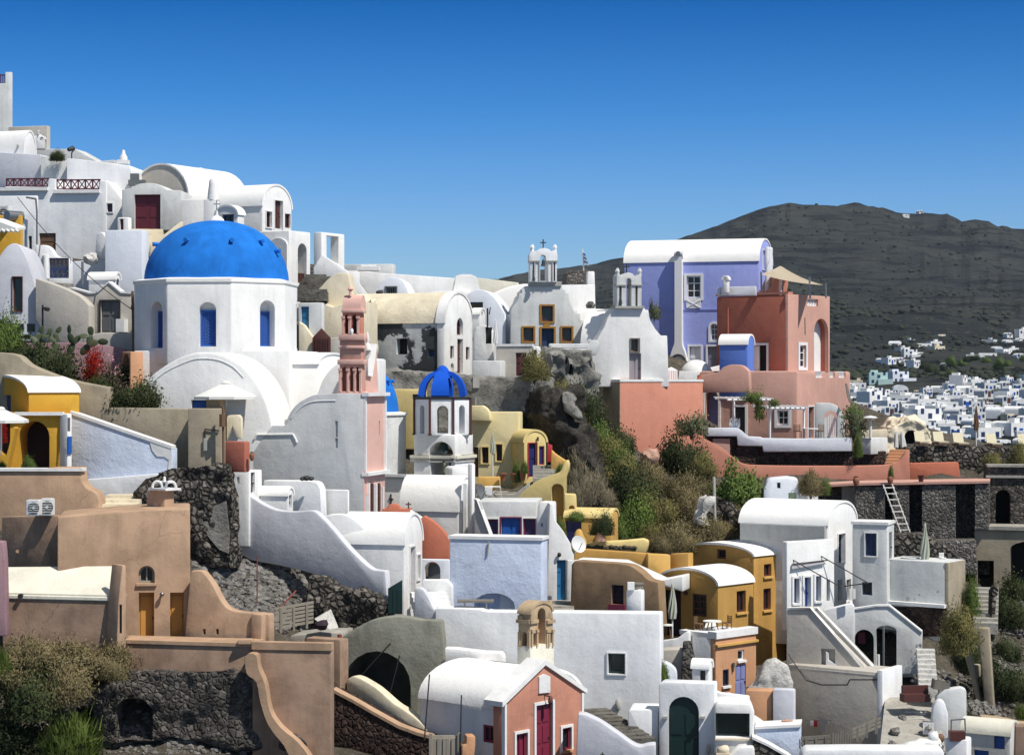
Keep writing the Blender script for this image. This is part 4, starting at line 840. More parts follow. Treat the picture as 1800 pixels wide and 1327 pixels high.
# white stair wall sweeping down, and the white houses around it
h = cut('wall', 'long white stair wall sweeping down in curves above the rubble slope', 'wall', 'bluegrey',
        [(404, 960), (404, 846), *cr([(408, 848), (425, 860), (455, 882), (485, 896), (520, 899), (548, 897), (562, 906), (585, 930), (612, 962), (635, 985), (652, 999), (664, 1002), (677, 1003)], 3), (681, 1060), (672, 1052), *cr([(655, 1042), (610, 1033), (560, 1012), (510, 998), (470, 990), (440, 984), (415, 970)], 2)], 87.5, -24, .45, bev=.12)
h = house('house', 'little white barrel house with a dark door behind the stair wall', 'house', 'white', 452, 506, 516, 89.5, 14, 872, 910, 'U', 857, 'roofwhite'); h.op('R', 508, 870, 513.5, 894, 'door', 'darkblue', depth=.25)
h = cut('wall', 'white parapet with a dark cushion on top under the church wall', 'wall', 'white2', [(458, 920), (463, 844), *cr([(540, 845), (556, 848), (563, 860)], 3), (566, 920)], 90.6, -16, .7)
bm = NB(); p = W(539, 844, 90.2); blob(bm, p + Vector((0, -.1, .1)), .17, .15, .12, 2, .1); blob(bm, p + Vector((.2, -.1, .08)), .15, .15, .1, 2, .1, 2); blob(bm, p + Vector((-.18, -.1, .07)), .12, .13, .09, 2, .1, 4); solo('cushion', bm, 'iron', 'dark cushion heap on the white parapet', 'cushion')
house('house', 'plain white cube at the foot of the grey church wall', 'house', 'white', 560, 612, 615, 90.8, 24, 861, 930)
h = house('house', 'narrow white entrance block with a green glass door under the red chimney', 'house', 'white', 401, 438, 461, 88.6, 14, 828, 900)
h.op('R', 441, 822 + 8, 448, 866, 'door', 'greenpaint', depth=.2); h.op('L', 416, 838, 421, 850, 'hole', depth=.12)
cut('rock_outcrop', 'dark rubble bank under the foot of the white stair wall', 'rock', 'rubblewall', [(535, 1100), (540, 1012), (560, 1018), (610, 1038), (655, 1048), (672, 1058), (676, 1090), (600, 1112)], 86.0, -20, 1.0, rough=.2)
h = house('house', 'white barrel house with a tall grey door beside the stair wall', 'house', 'white', 600, 711, 743, 87.6, 14, 958, 1090, 'U', 903, 'roofwhite')
h.op('R', 719.5, 961, 728, 1068, 'door', 'lilacdoor', trim='white', tw=.07, my=3, depth=.3); h.op('R', 732.5, 975, 737.5, 1018, 'window', 'greypaint', trim='white', tw=.06, my=1)
h = cut('wall', 'curving white gable wall between the stair wall and the barrel house', 'wall', 'white', [(566, 990), (566, 908), *cr([(580, 904), (602, 903), (622, 912), (640, 928), (652, 945), (660, 960)], 3), (664, 1035)], 88.2, -8, .35, bev=.1)
h = cut('gate', 'dark green gate with a slanting top by the barrel house', 'gate', 'greenpaint', [(682, 1079), (682, 1034), (707, 1019), (707, 1079)], 85.8, -4, .08, wall='panel', bev=.01)
for x in (682, 690, 698): h.slab('F', x + .3, 1036, x + 7.5, 1078, 'greenpaint', 'board', -.01, .03)
h = cut('wall', 'scalloped white side wall of the small stairs', 'wall', 'bluegrey', [(727, 1090), (728, 1035), (737, 1032), *cr([(744, 1036), (754, 1052), (763, 1070), (775, 1070)], 3), (775, 1090)], 84.5, -16, .4)
stairs('steps', 'small white stairs between the barrel house and the pale blue house', 'white', (764, 1072, 84.8), (752, 1040, 87), 1.5, 4)
h = cut('wall', 'stepped white back wall of the small stairs', 'wall', 'white', [(738, 1070), (742, 1019), (785, 1019), (794, 1030), (795, 1075)], 87.2, -10, .5)
h = house('house', 'pale blue rough plastered house with a low arch', 'house', 'paleblue', 790, 952, 963, 86.5, 14, 949, 1095, flat='white')
h.op('L', 832, 1042, 905, 1090, 'hole', arch=.6, depth=1.0); h.slab('L', 874, 1043, 903, 1090, 'bluegrey', 'screen', -.9, -.5)
bm = NB(); pl = h.pl['L']; tube(bm, [pl.pt(*pl.sz(x, y), .05) for x, y in ((860, 952), (858, 975))], .035); part('spout', bm, 'concretepaint', h.root)
h = house('house', 'dim white arch house under the coral wall', 'house', 'bluewhite', 735, 790, 792, 90, 14, 983, 1060); h.op('L', 746, 987, 774, 1020, 'niche', 'greypaint', arch=1, depth=.6)
bm = NB(); c = W(836, 1071, 84.6)
for dx in (-.45, .45):
    for dy in (-.2, .2): rod(bm, c + Vector((dx, dy, 0)), c + Vector((dx, dy, .32)), .03)
t = thing('table', 'low grey table on the big white wall beside the blue house', 'table', c); part('legs', bm, 'concretepaint', t); bm = NB(); box(bm, c + Vector((0, 0, .32)), 1.5, .7, .07); part('top', bm, 'oldwood', t)
h = cut('house', 'huge plain white house wall with one green shuttered window', 'house', 'white2', [(765, 1345), (765, 1069), *cr([(800, 1069), (845, 1071), (860, 1075), (975, 1076)], 2), (1160, 1078), (1163, 1345)], 83.5, -12, 1.0)
h.op('F', 1069, 1148, 1099, 1184, 'window', 'greenpaint', mx=1, my=1, trim='white', tw=.05, pane='greenglass')
bm = NB(); p = h.pl['F'].hit(1086, 1238); lathe(bm, p + Vector((0, -.12, 0)), [(.03, -.25), (.11, -.15), (.11, .15), (.04, .25)], 10); part('wall_lamp', bm, 'concretepaint', h.root)
h = house('chimney', 'stout white tapered chimney with a dark flue in front of the brown house', 'chimney', 'white', 1100, 1128, 1134, 83.8, 20, 1036, 1078, ext=.1, bev=.1)
bm = NB(); c = W(1119, 1032, 84.2); lathe(bm, c, [(.30, -.2), (.26, .1), (.30, .12), (.30, .18), (0, .2)], 14); part('flue', bm, 'oldwood', h.root); bm = NB(); box(bm, W(1109, 1036, 84), .28, .3, .3); part('cap', bm, 'white', h.root)
# ================================================================== foreground: grey arch, vaulted chapel, gate walls
h = cut('house', 'grey concrete house with a great open arch', 'house', 'concrete',
        [(598, 1300), (600, 1120), (606, 1116), *cr([(625, 1104), (650, 1091), (680, 1084), (705, 1083), (730, 1087), (745, 1090)], 3), (776, 1090), (783, 1160), (760, 1185), (742, 1215), (735, 1240), (735, 1300)], 81.5, -10, .6, bev=.1)
h.op('F', 604, 1144, 722, 1320, 'hole', arch=1, depth=1.2)
w = cut('', '', '', 'concrete', [(585, 1320), (590, 1170), *arcp(590, 735, 1180, 1128), (737, 1320)], 82.2, -10, 4, root=h.root, wall='vault'); w.op('F', 604, 1144, 722, 1318, 'hole', arch=1, depth=3.4)
bm = NB(); rod(bm, h.pl['F'].hit(632, 1190) + Vector((0, -.2, 0)), h.pl['F'].hit(687, 1129) + Vector((0, -.25, 0)), .03); rod(bm, h.pl['F'].hit(681, 1236) + Vector((0, -.2, 0)), h.pl['F'].hit(703, 1150) + Vector((0, -.25, 0)), .03); part('bar', bm, 'iron', h.root)
bm = NB(); rod(bm, W(597, 1192, 80.8), W(597, 1115, 80.8), .09); solo('pipe', bm, 'rust', 'rusty red pipe standing at the corner of the grey arch house', 'pipe')
cut('wall', 'brown shaded wall stub between the tan block and the grey arch', 'wall', 'tandark', [(535, 1225), (537, 1120), (598, 1124), (598, 1225)], 80.4, -30, .6)
h = cut('wall', 'cream ramp wall descending in front of the grey arch', 'wall', 'cream', [(608, 1215), (608, 1194), (620, 1187), *cr([(632, 1191), (660, 1208), (690, 1234), (710, 1247), (735, 1266), (757, 1288)], 3), (750, 1300), (690, 1268), (640, 1230)], 79, -34, .5, bev=.1)
h = cut('wall', 'dark lava stone ramp wall with a tan kerb beside the tan block', 'wall', 'lava', [(584, 1345), (584, 1214), (620, 1233), (660, 1256), (700, 1278), (735, 1291), (756, 1297), (757, 1345)], 77.5, -18, 1.0, bev=.05)
ycap(h, 'tan', [(584, 1214), (620, 1233), (660, 1256), (700, 1278), (735, 1291), (758, 1297)], .10, -.4, .06, 'kerb')
h = cut('wall', 'pale stone ledge leading to the grey arch house', 'wall', 'path', [(505, 1135), (510, 1117), (560, 1112), (602, 1112), (600, 1135)], 82.3, -10, 1.8)
bm = NB(); pl = Pl(790, 75.2, -10)
g = cut('gate', 'weathered grey wooden double gate at the foot of the ramp', 'gate', 'palewood', [(757, 1345), (757, 1292), (806, 1292), (806, 1345)], 75.4, -8, .08, wall='panel', bev=.01)
for x in (760, 769, 779, 784, 794): g.slab('F', x, 1297, x + 6, 1340, 'palewood', 'board', -.01, .04)
for x in (758, 808): g.slab('F', x - 3, 1288, x + 2, 1345, 'palewood', 'post', -.1, .1)
cut('pillar', 'salmon masonry gate pillar at the bottom edge', 'pillar', 'orangepink', [(812, 1345), (812, 1310), (820, 1307), (820, 1293), (836, 1293), (836, 1310), (832, 1345)], 75, 10, .6)
for x, y0, y1 in ((810, 1221, 1330), (747, 1185, 1300)):
    bm = NB(); rod(bm, W(x - 1, y1, 75.2 if x > 800 else 74.2), W(x + (1 if x > 800 else 8), y0, 75.2 if x > 800 else 74.2), .025); solo('rod', bm, 'iron', 'thin iron rod by the wooden gate' if x > 800 else 'thin leaning iron rod at the edge of the grey arch', 'rod')

# pink fronted chapel
h = house('chapel', 'white barrel vaulted chapel with a pink gabled front and red doors', 'chapel', 'white2', 738, 886, 1024, 75.5, 42, 1248, 1345, 'U', 1178, 'roofwhite', bev=.05)
h.op('L', 848.5, 1274, 870, 1305, 'window', 'winered', mx=2, my=1, depth=.15); h.op('L', 878, 1258, 881, 1281, 'hole', depth=.1)
fr = cut('', '', '', 'pinkchapel', [(886, 1350), (886, 1229), (956, 1164), (1026, 1212), (1023, 1350)], 75.35, 48, .55, at=886, root=h.root, wall='front', bev=.03); fr.base = h
pl = fr.pl['F']; bm = NB(); q = [pl.sz(*p) for p in ((880, 1233), (956, 1158.5), (1029, 1210))]; qi = [pl.sz(*p) for p in ((880, 1242), (956, 1168), (1029, 1218))]
for i in range(2): prism(bm, [pl.pt(*q[i], .10), pl.pt(*q[i + 1], .10), pl.pt(*qi[i + 1], .10), pl.pt(*qi[i], .10)], pl.n * -.95)
bmesh.ops.remove_doubles(bm, verts=bm.verts, dist=.002); part('gable_coping', bm, 'white', h.root)
fr.slab('F', 885.5, 1236, 889, 1350, 'white', 'corner_trim', -.1, .06); fr.slab('F', 1021, 1217, 1024.5, 1345, 'white', 'corner_trim', -.02, .06)
fr.shape('F', [(945.5, 1218), (945.5, 1189), (955, 1184), (965, 1188), (965, 1216)], 'white', 'plaque', -.02, .07)
fr.op('F', 941, 1237, 970, 1345, 'door', 'winered', trim='white', tw=.11, mx=2, my=3, depth=.2)
fr.op('F', 906, 1288, 926, 1345, 'window', 'winered', trim='white', tw=.10, mx=2, my=1, depth=.15, pane='winered'); fr.op('F', 987, 1278, 1003, 1318, 'window', 'winered', trim='white', tw=.10, mx=1, my=1, depth=.15, sill='orangepink')
bm = NB(); p = pl.hit(957, 1222); rod(bm, p, p + pl.n * .3, .025); lathe(bm, p + pl.n * .3 + Vector((0, 0, -.22)), [(.02, -.1), (.10, .0), (.08, .18), (.02, .24)], 8); part('lantern', bm, 'redbrown', h.root)
# its sandstone belfry
h = Bld('belfry', 'sandstone belfry with arched openings on the pink fronted chapel', 'belfry', 'sandstone', .03); h.start(W(942, 1165, 78.6)); BLD.remove(h); h.bm.free()
def st(x0, xc, x1, yt, yb, mat, wall, D=78.2, ext=.02, **k): return house('', '', '', mat, x0, xc, x1, D, 38, yt, yb, ext=ext, root=h.root, wall=wall, **k)
st(909, 932, 974, 1136, 1162, 'oldroof', 'base', bev=.02, ext=.9); t = st(911, 932, 972, 1090, 1137, 'sandstone', 'column_tier', bev=.02); t.op('L', 917, 1110, 926, 1135, 'niche', 'sandstonered', arch=1, depth=.35); t.op('R', 945, 1082, 959, 1136, 'niche', 'sandstonered', arch=0, depth=.35); t.op('R', 937.5, 1112, 942, 1134, 'niche', 'sandstonered', arch=1, depth=.2); t.op('R', 966, 1108, 970, 1132, 'niche', 'sandstonered', arch=1, depth=.2)
for x in (934.5, 943.5, 961, 964.5, 971): t.slab('R', x - 1.3, 1112, x + 1.3, 1136, 'sandstone', 'column', -.02, .05); t.slab('R', x - 1.8, 1106, x + 1.8, 1111, 'sandstone', 'capital', -.02, .08)
for x in (913, 930): t.slab('L', x - 1.8, 1110, x + 1.8, 1136, 'sandstone', 'column', -.02, .05)
for x0, x1, f in ((909, 932, 'L'), (931, 944.5, 'R'), (960, 974, 'R')): t.slab(f, x0, 1089, x1, 1095, 'sandstone', 'cornice', -.4, .08)
u = st(912, 933, 971, 1080, 1090, 'sandstone', 'crown', vault='U', ridge=1059, roof='sandstone', bev=.02); u.op('R', 945, 1068, 959, 1092, 'niche', 'sandstonered', arch=1, depth=.4); u.slab('L', 911, 1081, 920, 1091, 'sandstone', 'corner_horn', -.3, .05)
bm = NB(); p = u.pl['R'].hit(969, 1082); lathe(bm, p + Vector((-.05, .1, 0)), [(.14, -.1), (.1, .2), (.12, .4), (.07, .58), (0, .6)], 6); part('corner_horn', bm, 'sandstone', h.root)
h = cut('wall', 'low white parapet with a rounded end behind the chapel vault', 'wall', 'white', [(770, 1175), (776, 1138), (800, 1139), (850, 1145), (878, 1146), (884, 1150), (885, 1175)], 81, -14, .6, bev=.15)
h = cut('wall', 'white curling stair wall beside the pink chapel front', 'wall', 'bluegrey', [(1012, 1345), (1016, 1254), *cr([(1030, 1256), (1055, 1268), (1085, 1288), (1110, 1306), (1125, 1312), (1140, 1309), (1152, 1308)], 3), (1152, 1345)], 76.5, -6, .7, bev=.12)
bm = NB(); p = W(1059, 1330, 75.8); rod(bm, p, p + Vector((0, 0, .18)), .02); rod(bm, p + Vector((-.08, 0, .1)), p + Vector((.08, 0, .1)), .02); solo('cross', bm, 'iron', 'tiny black cross at the bottom edge right of the pink chapel', 'cross')
stairs('steps', 'rough stone steps behind the white curling wall', 'rock', (1118, 1300, 77.6), (1034, 1246, 82), 1.6, 9)
h = cut('wall', 'white block wall in front of the huge white house', 'wall', 'white2', [(1104, 1345), (1104, 1250), (1108, 1246), (1157, 1247), (1157, 1345)], 79.5, -8, 1.6)
h = cut('wall', 'white courtyard wall with an arched green gate', 'wall', 'white2', [(1158, 1345), (1158, 1202), (1166, 1198), (1257, 1201), (1257, 1345)], 79, -12, .8)
h.op('F', 1175, 1224, 1228.5, 1340, 'door', 'greenpaint', arch=1, mx=2, my=2, depth=.2); 
for x in (1170, 1236): h.slab('F', x - 4, 1257, x + 4, 1261, 'concretepaint', 'bracket', 0, .25)
bm = NB(); p = h.pl['F'].hit(1245, 1316); lathe(bm, p + Vector((0, -.1, 0)), [(.03, -.2), (.08, -.1), (.08, .1), (.03, .2)], 10); part('wall_lamp', bm, 'concretepaint', h.root)
h = cut('kiosk', 'white rounded kiosk with a large dark window at the bottom edge', 'kiosk', 'white', [(1256, 1345), (1256, 1238), *cr([(1262, 1235), (1310, 1236), (1320, 1239), (1326, 1250)], 3), (1326, 1345)], 78.2, -4, 1.8, bev=.12)
h.op('F', 1258, 1253, 1318, 1296, 'window', 'greenpaint', mx=1, my=1, depth=.5, pane='greenglass'); h.slab('F', 1257, 1297, 1320, 1300, 'cream', 'sill', -.4, .1)
bm = NB(); box(bm, W(1270, 1345, 77.6), .5, .4, .5); blob(bm, W(1272, 1318, 77.6), .25, .2, .2, 2, .1); part('bench', bm, 'cream', h.root)
cut('wall', 'white curved bench wall under the dark kiosk window', 'wall', 'white', [(1265, 1345), (1285, 1325), (1300, 1313), (1326, 1311), (1328, 1345)], 77.4, -4, .8, bev=.1)
h = cut('wall', 'pale blue low wall with a grey coping right of the kiosk', 'wall', 'paleblue', [(1327, 1345), (1327, 1280), (1407, 1276), (1407, 1345)], 78.6, -10, 1.2)
ycap(h, 'white', [(1327, 1280), (1408, 1276)], .08, -1.2, .06)
h = cut('wall', 'dark rubble slope wall with a white edge below the pale blue low wall', 'wall', 'rubblewall', [(1322, 1345), (1324, 1299), (1350, 1311), (1385, 1331), (1400, 1345)], 77.5, -8, .6)
ycap(h, 'white', [(1322, 1297), (1350, 1310), (1385, 1330), (1400, 1343)], .08, -.6, .05)
# ================================================================== centre back: ruin, grey church, white chapel, purple and terracotta houses
h = house('house', 'ruined barrel house with peeling black and white plaster', 'ruin', 'peeling', 610, 782, 831, 116, 22, 568, 665, 'U', 516, 'creamroof', bev=.1)
h.op('L', 697, 595, 716, 623, 'niche', 'darkinterior', depth=.5); h.op('L', 752, 613, 764, 629, 'window', 'greypaint', mx=1, my=1, depth=.2)
f = house('', '', '', 'white', 770, 781.5, 831.5, 115.9, 22, 568, 662, 'U', 515, 'white', a=.5, root=h.root, wall='front', bev=.1); f.base = h
f.op('R', 803, 559, 814, 589, 'window', 'redbrown', arch=1, mx=2, my=2, depth=.3); f.op('R', 804, 596, 814, 658, 'door', 'redbrown', my=2, depth=.3, mx=2)
f.op('R', 791.5, 608, 798, 630, 'window', 'redbrown', my=1); f.op('R', 819, 610, 825.5, 632, 'window', 'redbrown', my=1); f.op('R', 792, 638, 798, 656, 'niche', 'greywhite', arch=1, depth=.15)
cut('rock', 'broken pale masonry lump left of the ruined barrel house', 'masonry', 'creamroof', [(575, 660), (580, 590), (590, 545), (602, 530), (625, 522), (640, 525), (640, 660)], 114, -10, 3, rough=.3)
g = cut('gate', 'reddish brown picket gate with a pointed top behind the dome church', 'gate', 'redbrown', [(549, 640), (549, 594), (565, 577), (581, 594), (581, 640)], 106, -6, .07, wall='panel', bev=.005)
for i in range(7): g.slab('F', 550 + i * 4.5, 594, 552 + i * 4.5, 640, 'redbrown', 'picket', 0, .06)
cut('wall', 'cream wall end beside the picket gate', 'wall', 'cream', [(525, 660), (525, 565), (535, 572), (549, 592), (549, 660)], 106.3, -8, .6)
cut('wall', 'pale stub wall right of the picket gate', 'wall', 'warmgrey', [(580, 660), (580, 594), (602, 592), (602, 660)], 106.6, -4, .6)
h = cut('house', 'white vault front with a dark open window behind the ruin', 'house', 'bluewhite', [(806, 660), (808, 540), *cr([(812, 530), (825, 515), (840, 509), (855, 512), (870, 525), (880, 540), (887, 552)], 3), (890, 660)], 121, -8, 4)
h.op('F', 823, 531, 849, 552, 'window', 'darkblue', mx=1, my=1, depth=.5)
h = house('chimney', 'little white vaulted hood before the dark open window', 'chimney', 'white', 829, 843, 853, 119.5, 20, 553, 580, 'U', 543, ext=.1, bev=.03)
h.op('R', 846, 548, 849, 555, 'hole', depth=.2)
cut('wall', 'long low white roof behind the ruin', 'roof', 'roofwhite', [(720, 560), (720, 519), (770, 512), (812, 511), (830, 515), (830, 560)], 126, -4, 5)
h = cut('ruin', 'small roofless ruin with a broken black arch left of the burgundy door', 'ruin', 'peeling2', [(833, 650), (833, 585), *cr([(836, 576), (848, 571), (858, 574), (866, 584)], 3), (868, 650)], 114.5, -4, 2)
h.op('F', 853, 575, 864, 604, 'niche', 'darkinterior', depth=.4)
house('wall', 'low white terrace wall in front of the roofless ruin', 'wall', 'greywhite', 830, 880, 889, 112.5, 12, 634, 670)
h = house('house', 'low white hut with a burgundy door above the retaining wall', 'house', 'warmgrey', 872, 934, 937, 113.5, 12, 608, 672, flat='white'); h.op('L', 906.5, 620, 925, 660, 'door', 'burgundy', depth=.2)
h = house('pillar', 'white upright hut end with a slit window right of the burgundy door', 'pillar', 'white', 934, 938, 951, 112.8, 60, 609, 672); h.op('R', 938.5, 615, 944, 641, 'window', 'redbrown', my=1)
parasol('closed cream parasol beside the low white hut', 871, 563, 604, 113, 9, 'cloth', False, ypole=632)
bm = NB(); rod(bm, W(857, 575, 113.5), W(857, 542, 113.5), .05); rod(bm, W(860, 553, 113.5), W(862, 540, 113.5), .03); solo('post', bm, 'iron', 'thin black aerial post rising behind the roofless ruin', 'aerial')
cut('house', 'cream barrel roof behind the grey stepped church', 'house', 'roofwhite', [(846, 600), (856, 530), *cr([(857, 525), (875, 512), (895, 504), (920, 499), (932, 500)], 3), (960, 500), (960, 600)], 128, 6, 7, bev=.2)
h = cut('house', 'white side block left of the grey stepped church', 'house', 'white', [(884, 612), (890, 552), (908, 552), (908, 612)], 121.5, -20, 4)
h = cut('church', 'rough grey church front with stepped curved gable and ochre windows', 'church', 'greywhite',
        [(897, 620), (898, 545), *cr([(903, 537), (909, 528), (913, 516)], 2), (917, 516), (917, 508), (922, 507), (922, 503), (989, 503), (990, 508), (994, 508), (995, 514), (1000, 515), *cr([(1002, 530), (1007, 543), (1013, 550)], 2), (1020, 551), (1021, 562), (1026, 563), (1028, 620)], 120.5, 3, 5)
for x0, y0, x1, y1 in ((952, 538, 972, 565), (920, 576, 938, 600), (988, 576, 1005, 600)): h.op('F', x0, y0, x1, y1, 'window', 'redbrown', trim='ochrepaint', tw=.10, mx=1, my=1, depth=.3)
h.op('F', 952, 577, 974, 615, 'door', 'darkblue', trim='ochrepaint', tw=.10, mx=2, my=1, depth=.4); h.slab('F', 956, 566, 967, 575, 'ochrepaint', 'plaque', -.02, .05)
h.slab('F', 930, 495, 987, 503, 'concretepaint', 'ledge', -1.2, .1)
def gable_tower(label, pts, D, th, thick, holes, mat, bellargs, crossat, horns, root=None):
    t = cut('bell_gable', label, 'belfry', mat, pts, D, th, thick, bev=.03)
    for q in holes: t.op('F', *q[:4], 'hole', arch=q[4], depth=thick + 1)
    p = t.pl['F'].hit(*crossat) - t.pl['F'].n * thick / 2; bm = NB(); rod(bm, p - Vector((0, 0, .1)), p + Vector((0, 0, .55)), .035); rod(bm, p + Vector((-.18, 0, .35)), p + Vector((.18, 0, .35)), .035); part('cross', bm, 'iron', t.root)
    for x, y in horns:
        p = t.pl['F'].hit(x, y) - t.pl['F'].n * .25; bm = NB(); lathe(bm, p, [(.14, -.1), (.12, .1), (.16, .2), (.07, .38), (0, .4)], 6); part('corner_horn', bm, mat, t.root)
    bell(*bellargs); return t
t = gable_tower('weathered white belfry with four posts crowning the grey church', [(931, 496), (931, 460), (930, 459), (930, 448), (935, 440), (942, 442), (948, 438), (956, 436), (964, 438), (969, 442), (976, 440), (980, 447), (980, 459), (979, 460), (979, 496)], 120.2, 3, 1.2,
            [(935.5, 461, 938.5, 494, 0), (949.5, 448, 959.5, 494, 1), (973, 461, 976, 494, 0)], 'white2', ('black bell in the belfry of the grey church', 955, 456, 468, 119.6, 9, 'iron'), (956, 436), ((936, 441), (976, 441)))
for x0, x1 in ((930, 949), (960, 980)): t.slab('F', x0, 458, x1, 460.5, 'concretepaint', 'cornice', -1.3, .08)
for x in (944, 967): t.slab('F', x - 5, 461, x - 3, 494, 'concretepaint', 'post', -.4, .06); t.slab('F', x + 3, 461, x + 5, 494, 'concretepaint', 'post', -.4, .06)
cut('house', 'white block right of the grey church belfry', 'house', 'white', [(984, 560), (984, 501), (1046, 500), (1047, 560)], 126, 3, 4)
cut('house', 'dark stone shed top behind the white block', 'house', 'greystone', [(995, 505), (996, 479), (1000, 476), (1034, 474), (1034, 505)], 131, 3, 3)
cut('pillar', 'white corner pillar beside the dark stone shed top', 'pillar', 'white', [(1033, 505), (1033, 477), (1045, 477), (1046, 505)], 128, 3, 1)
bm = NB(); rod(bm, W(1026, 476, 130), W(1024, 438, 130), .04); r = thing('flag', 'small blue and white striped flag on a pole above the white block', 'flag', W(1026, 476, 130)); part('pole', bm, 'plasticwhite', r)
for i in range(6):
    bm = NB(); y = 444 + i * 3.4; prism(bm, [W(1024.5 + i * .3, y, 130), W(1029 + i * 1.0, y + 3, 129.6), W(1029.5 + i * 1.0, y + 6.4, 129.6), W(1025 + i * .3, y + 3.4, 130)], Vector((0, .03, 0))); part('stripe', bm, 'flagblue' if i % 2 == 0 else 'plasticwhite', r)
cut('wall', 'white roof ledge between the grey church and the white chapel', 'roof', 'roofwhite', [(1014, 600), (1014, 545), (1050, 543), (1090, 545), (1090, 600)], 123, 3, 4)
bm = NB(); c = W(1038, 542, 122); lathe(bm, c, [(.25, 0), (.3, .2), (.15, .4), (0, .42)], 10); solo('roof_vent', bm, 'greystone', 'small dark roof vent left of the white chapel belfry', 'vent')
h = cut('chapel', 'white chapel front with a stepped gable and weathered lilac door', 'chapel', 'white', [(1028, 680), (1030, 630), (1045, 605), (1062, 575), *cr([(1062, 575), (1068, 560), (1076, 549), (1081, 544)], 3), (1081, 541), (1133, 541), (1134, 545), (1140, 545), (1141, 555), *cr([(1143, 563), (1152, 578), (1160, 588), (1163, 590)], 3), (1173, 590), (1176, 680)], 118, 10, 5)
h.op('F', 1109, 596, 1123, 618, 'window', 'wood', mx=1, my=1, trim='oldwood', tw=.06, depth=.35); h.op('F', 1106, 621, 1127, 672, 'door', 'lilacdoor', mx=2, my=1, depth=.3)
h = house('house', 'cream barrel vault on the left side of the white chapel', 'house', 'cream', 1022, 1064, 1080, 118.6, 24, 612, 680, 'U', 549, 'roofwhite', b=3.4)
t = gable_tower('white belfry with three slim openings on the white chapel', [(1084, 541), (1084, 501), (1084, 485), (1088, 480), (1093, 486), (1098, 481), (1105, 479), (1112, 481), (1117, 487), (1122, 484), (1127, 481), (1128, 501), (1128, 541)], 117.8, 10, 1.0,
            [(1088.5, 502, 1093, 539, 0), (1101, 489, 1110, 539, 1), (1117, 502, 1121, 539, 0)], 'greywhite', ('black bell in the belfry of the white chapel', 1105, 497, 507, 117.3, 7, 'iron'), (1105, 479), ((1087, 483), (1126, 483)))
for x0, x1 in ((1083, 1101), (1110, 1129)): t.slab('F', x0, 500, x1, 502.5, 'concretepaint', 'cornice', -1.1, .07)
t.slab('F', 1081, 538, 1132, 542, 'concretepaint', 'base', -1.1, .1)
h = cut('wall', 'white curled parapet with a honeycomb rail between the two churches', 'wall', 'greywhite', [(965, 625), (965, 604), (1035, 604), (1036, 598), (1050, 598), (1054, 606), (1048, 625)], 115.5, 2, .5)
lattice(h, 'F', 969, 605, 1034, 611, 'white', 16, 'honeycomb_rail'); lattice(h, 'F', 969, 612, 1034, 618, 'white', 16, 'honeycomb_rail')
pl = h.pl['F']
for p_ in h.root.children: p_.location = pl.n * .25
# retaining rock
h = cut('wall', 'long grey rough retaining wall below the ruin and the low hut', 'wall', 'palerock', [(640, 760), (655, 648), (690, 650), (780, 658), (835, 662), (970, 664), (972, 740), (960, 770)], 110.5, -4, 2, rough=.14)
bm = NB(); box(bm, h.pl['F'].hit(837, 672) + Vector((0, -.1, -.3)), .35, .25, .6); rod(bm, h.pl['F'].hit(836, 680) + Vector((0, -.05, 0)), h.pl['F'].hit(836, 712) + Vector((0, -.05, 0)), .04); part('meter_box', bm, 'concretepaint', h.root)
cut('wall', 'grey rubble pier under the honeycomb rail', 'wall', 'palerock', [(948, 700), (950, 608), (1000, 618), (1040, 616), (1046, 640), (1032, 700)], 114, 0, 2, rough=.15)
h = cut('rock_outcrop', 'pale broken rock face between the honeycomb rail and the salmon wall', 'rock', 'palerock', [(965, 715), (968, 622), (985, 620), (1005, 635), (1020, 640), (1040, 630), (1050, 660), (1045, 720)], 113, 12, 2, rough=.35)
h.op('F', 993, 625, 1000, 640, 'niche', 'darkinterior', depth=.6); h.op('F', 1001, 640, 1009, 657, 'niche', 'darkinterior', depth=.6)

# purple house
h = house('house', 'purple house with a white barrel roof and white framed windows', 'house', 'purple', 1097, 1334, 1358, 138, 16, 459, 665, 'U', 421, 'roofwhite')
h.op('L', 1207, 485, 1232, 524, 'window', 'whitepaint', trim='whitepaint', tw=.16, mx=2, my=3, depth=.2); h.slab('L', 1207, 527, 1232, 542, 'whitepaint', 'balcony_panel', -.02, .08)
bm = NB(); pl = h.pl['L']
for a, b_ in (((1208, 528), (1231, 541)), ((1208, 541), (1231, 528))): rod(bm, pl.pt(*pl.sz(*a), .09), pl.pt(*pl.sz(*b_), .09), .03)
part('balcony_cross', bm, 'bluewhite', h.root); h.slab('L', 1097, 543, 1334, 545, 'purple', 'string_course', 0, .05)
h.op('L', 1212, 609, 1232, 655, 'door', 'whitepaint', trim='whitepaint', tw=.12, mx=2, my=2); h.op('L', 1244, 609, 1262, 655, 'door', 'lilacdoor', trim='whitepaint', tw=.12); h.op('L', 1249, 569, 1262, 598, 'window', 'whitepaint', arch=1, trim='whitepaint', tw=.14, mx=2, my=3)
h.op('R', 1340, 440, 1345, 474, 'window', 'whitepaint', trim='whitepaint', tw=.06, mx=2, my=3)
ch = thing('chimney', 'tall white wall chimney flaring into an oven on the purple house', 'chimney', pl.pt(*pl.sz(1195, 650))); bm = NB()
prof = [(1188.5, 445), (1188.5, 600), *cr([(1188, 605), (1183, 618), (1180, 632), (1178, 645)], 2), (1178, 655), (1212, 655), (1212, 645), *cr([(1209, 630), (1206, 618), (1202, 608), (1201, 600)], 2), (1201, 445)]
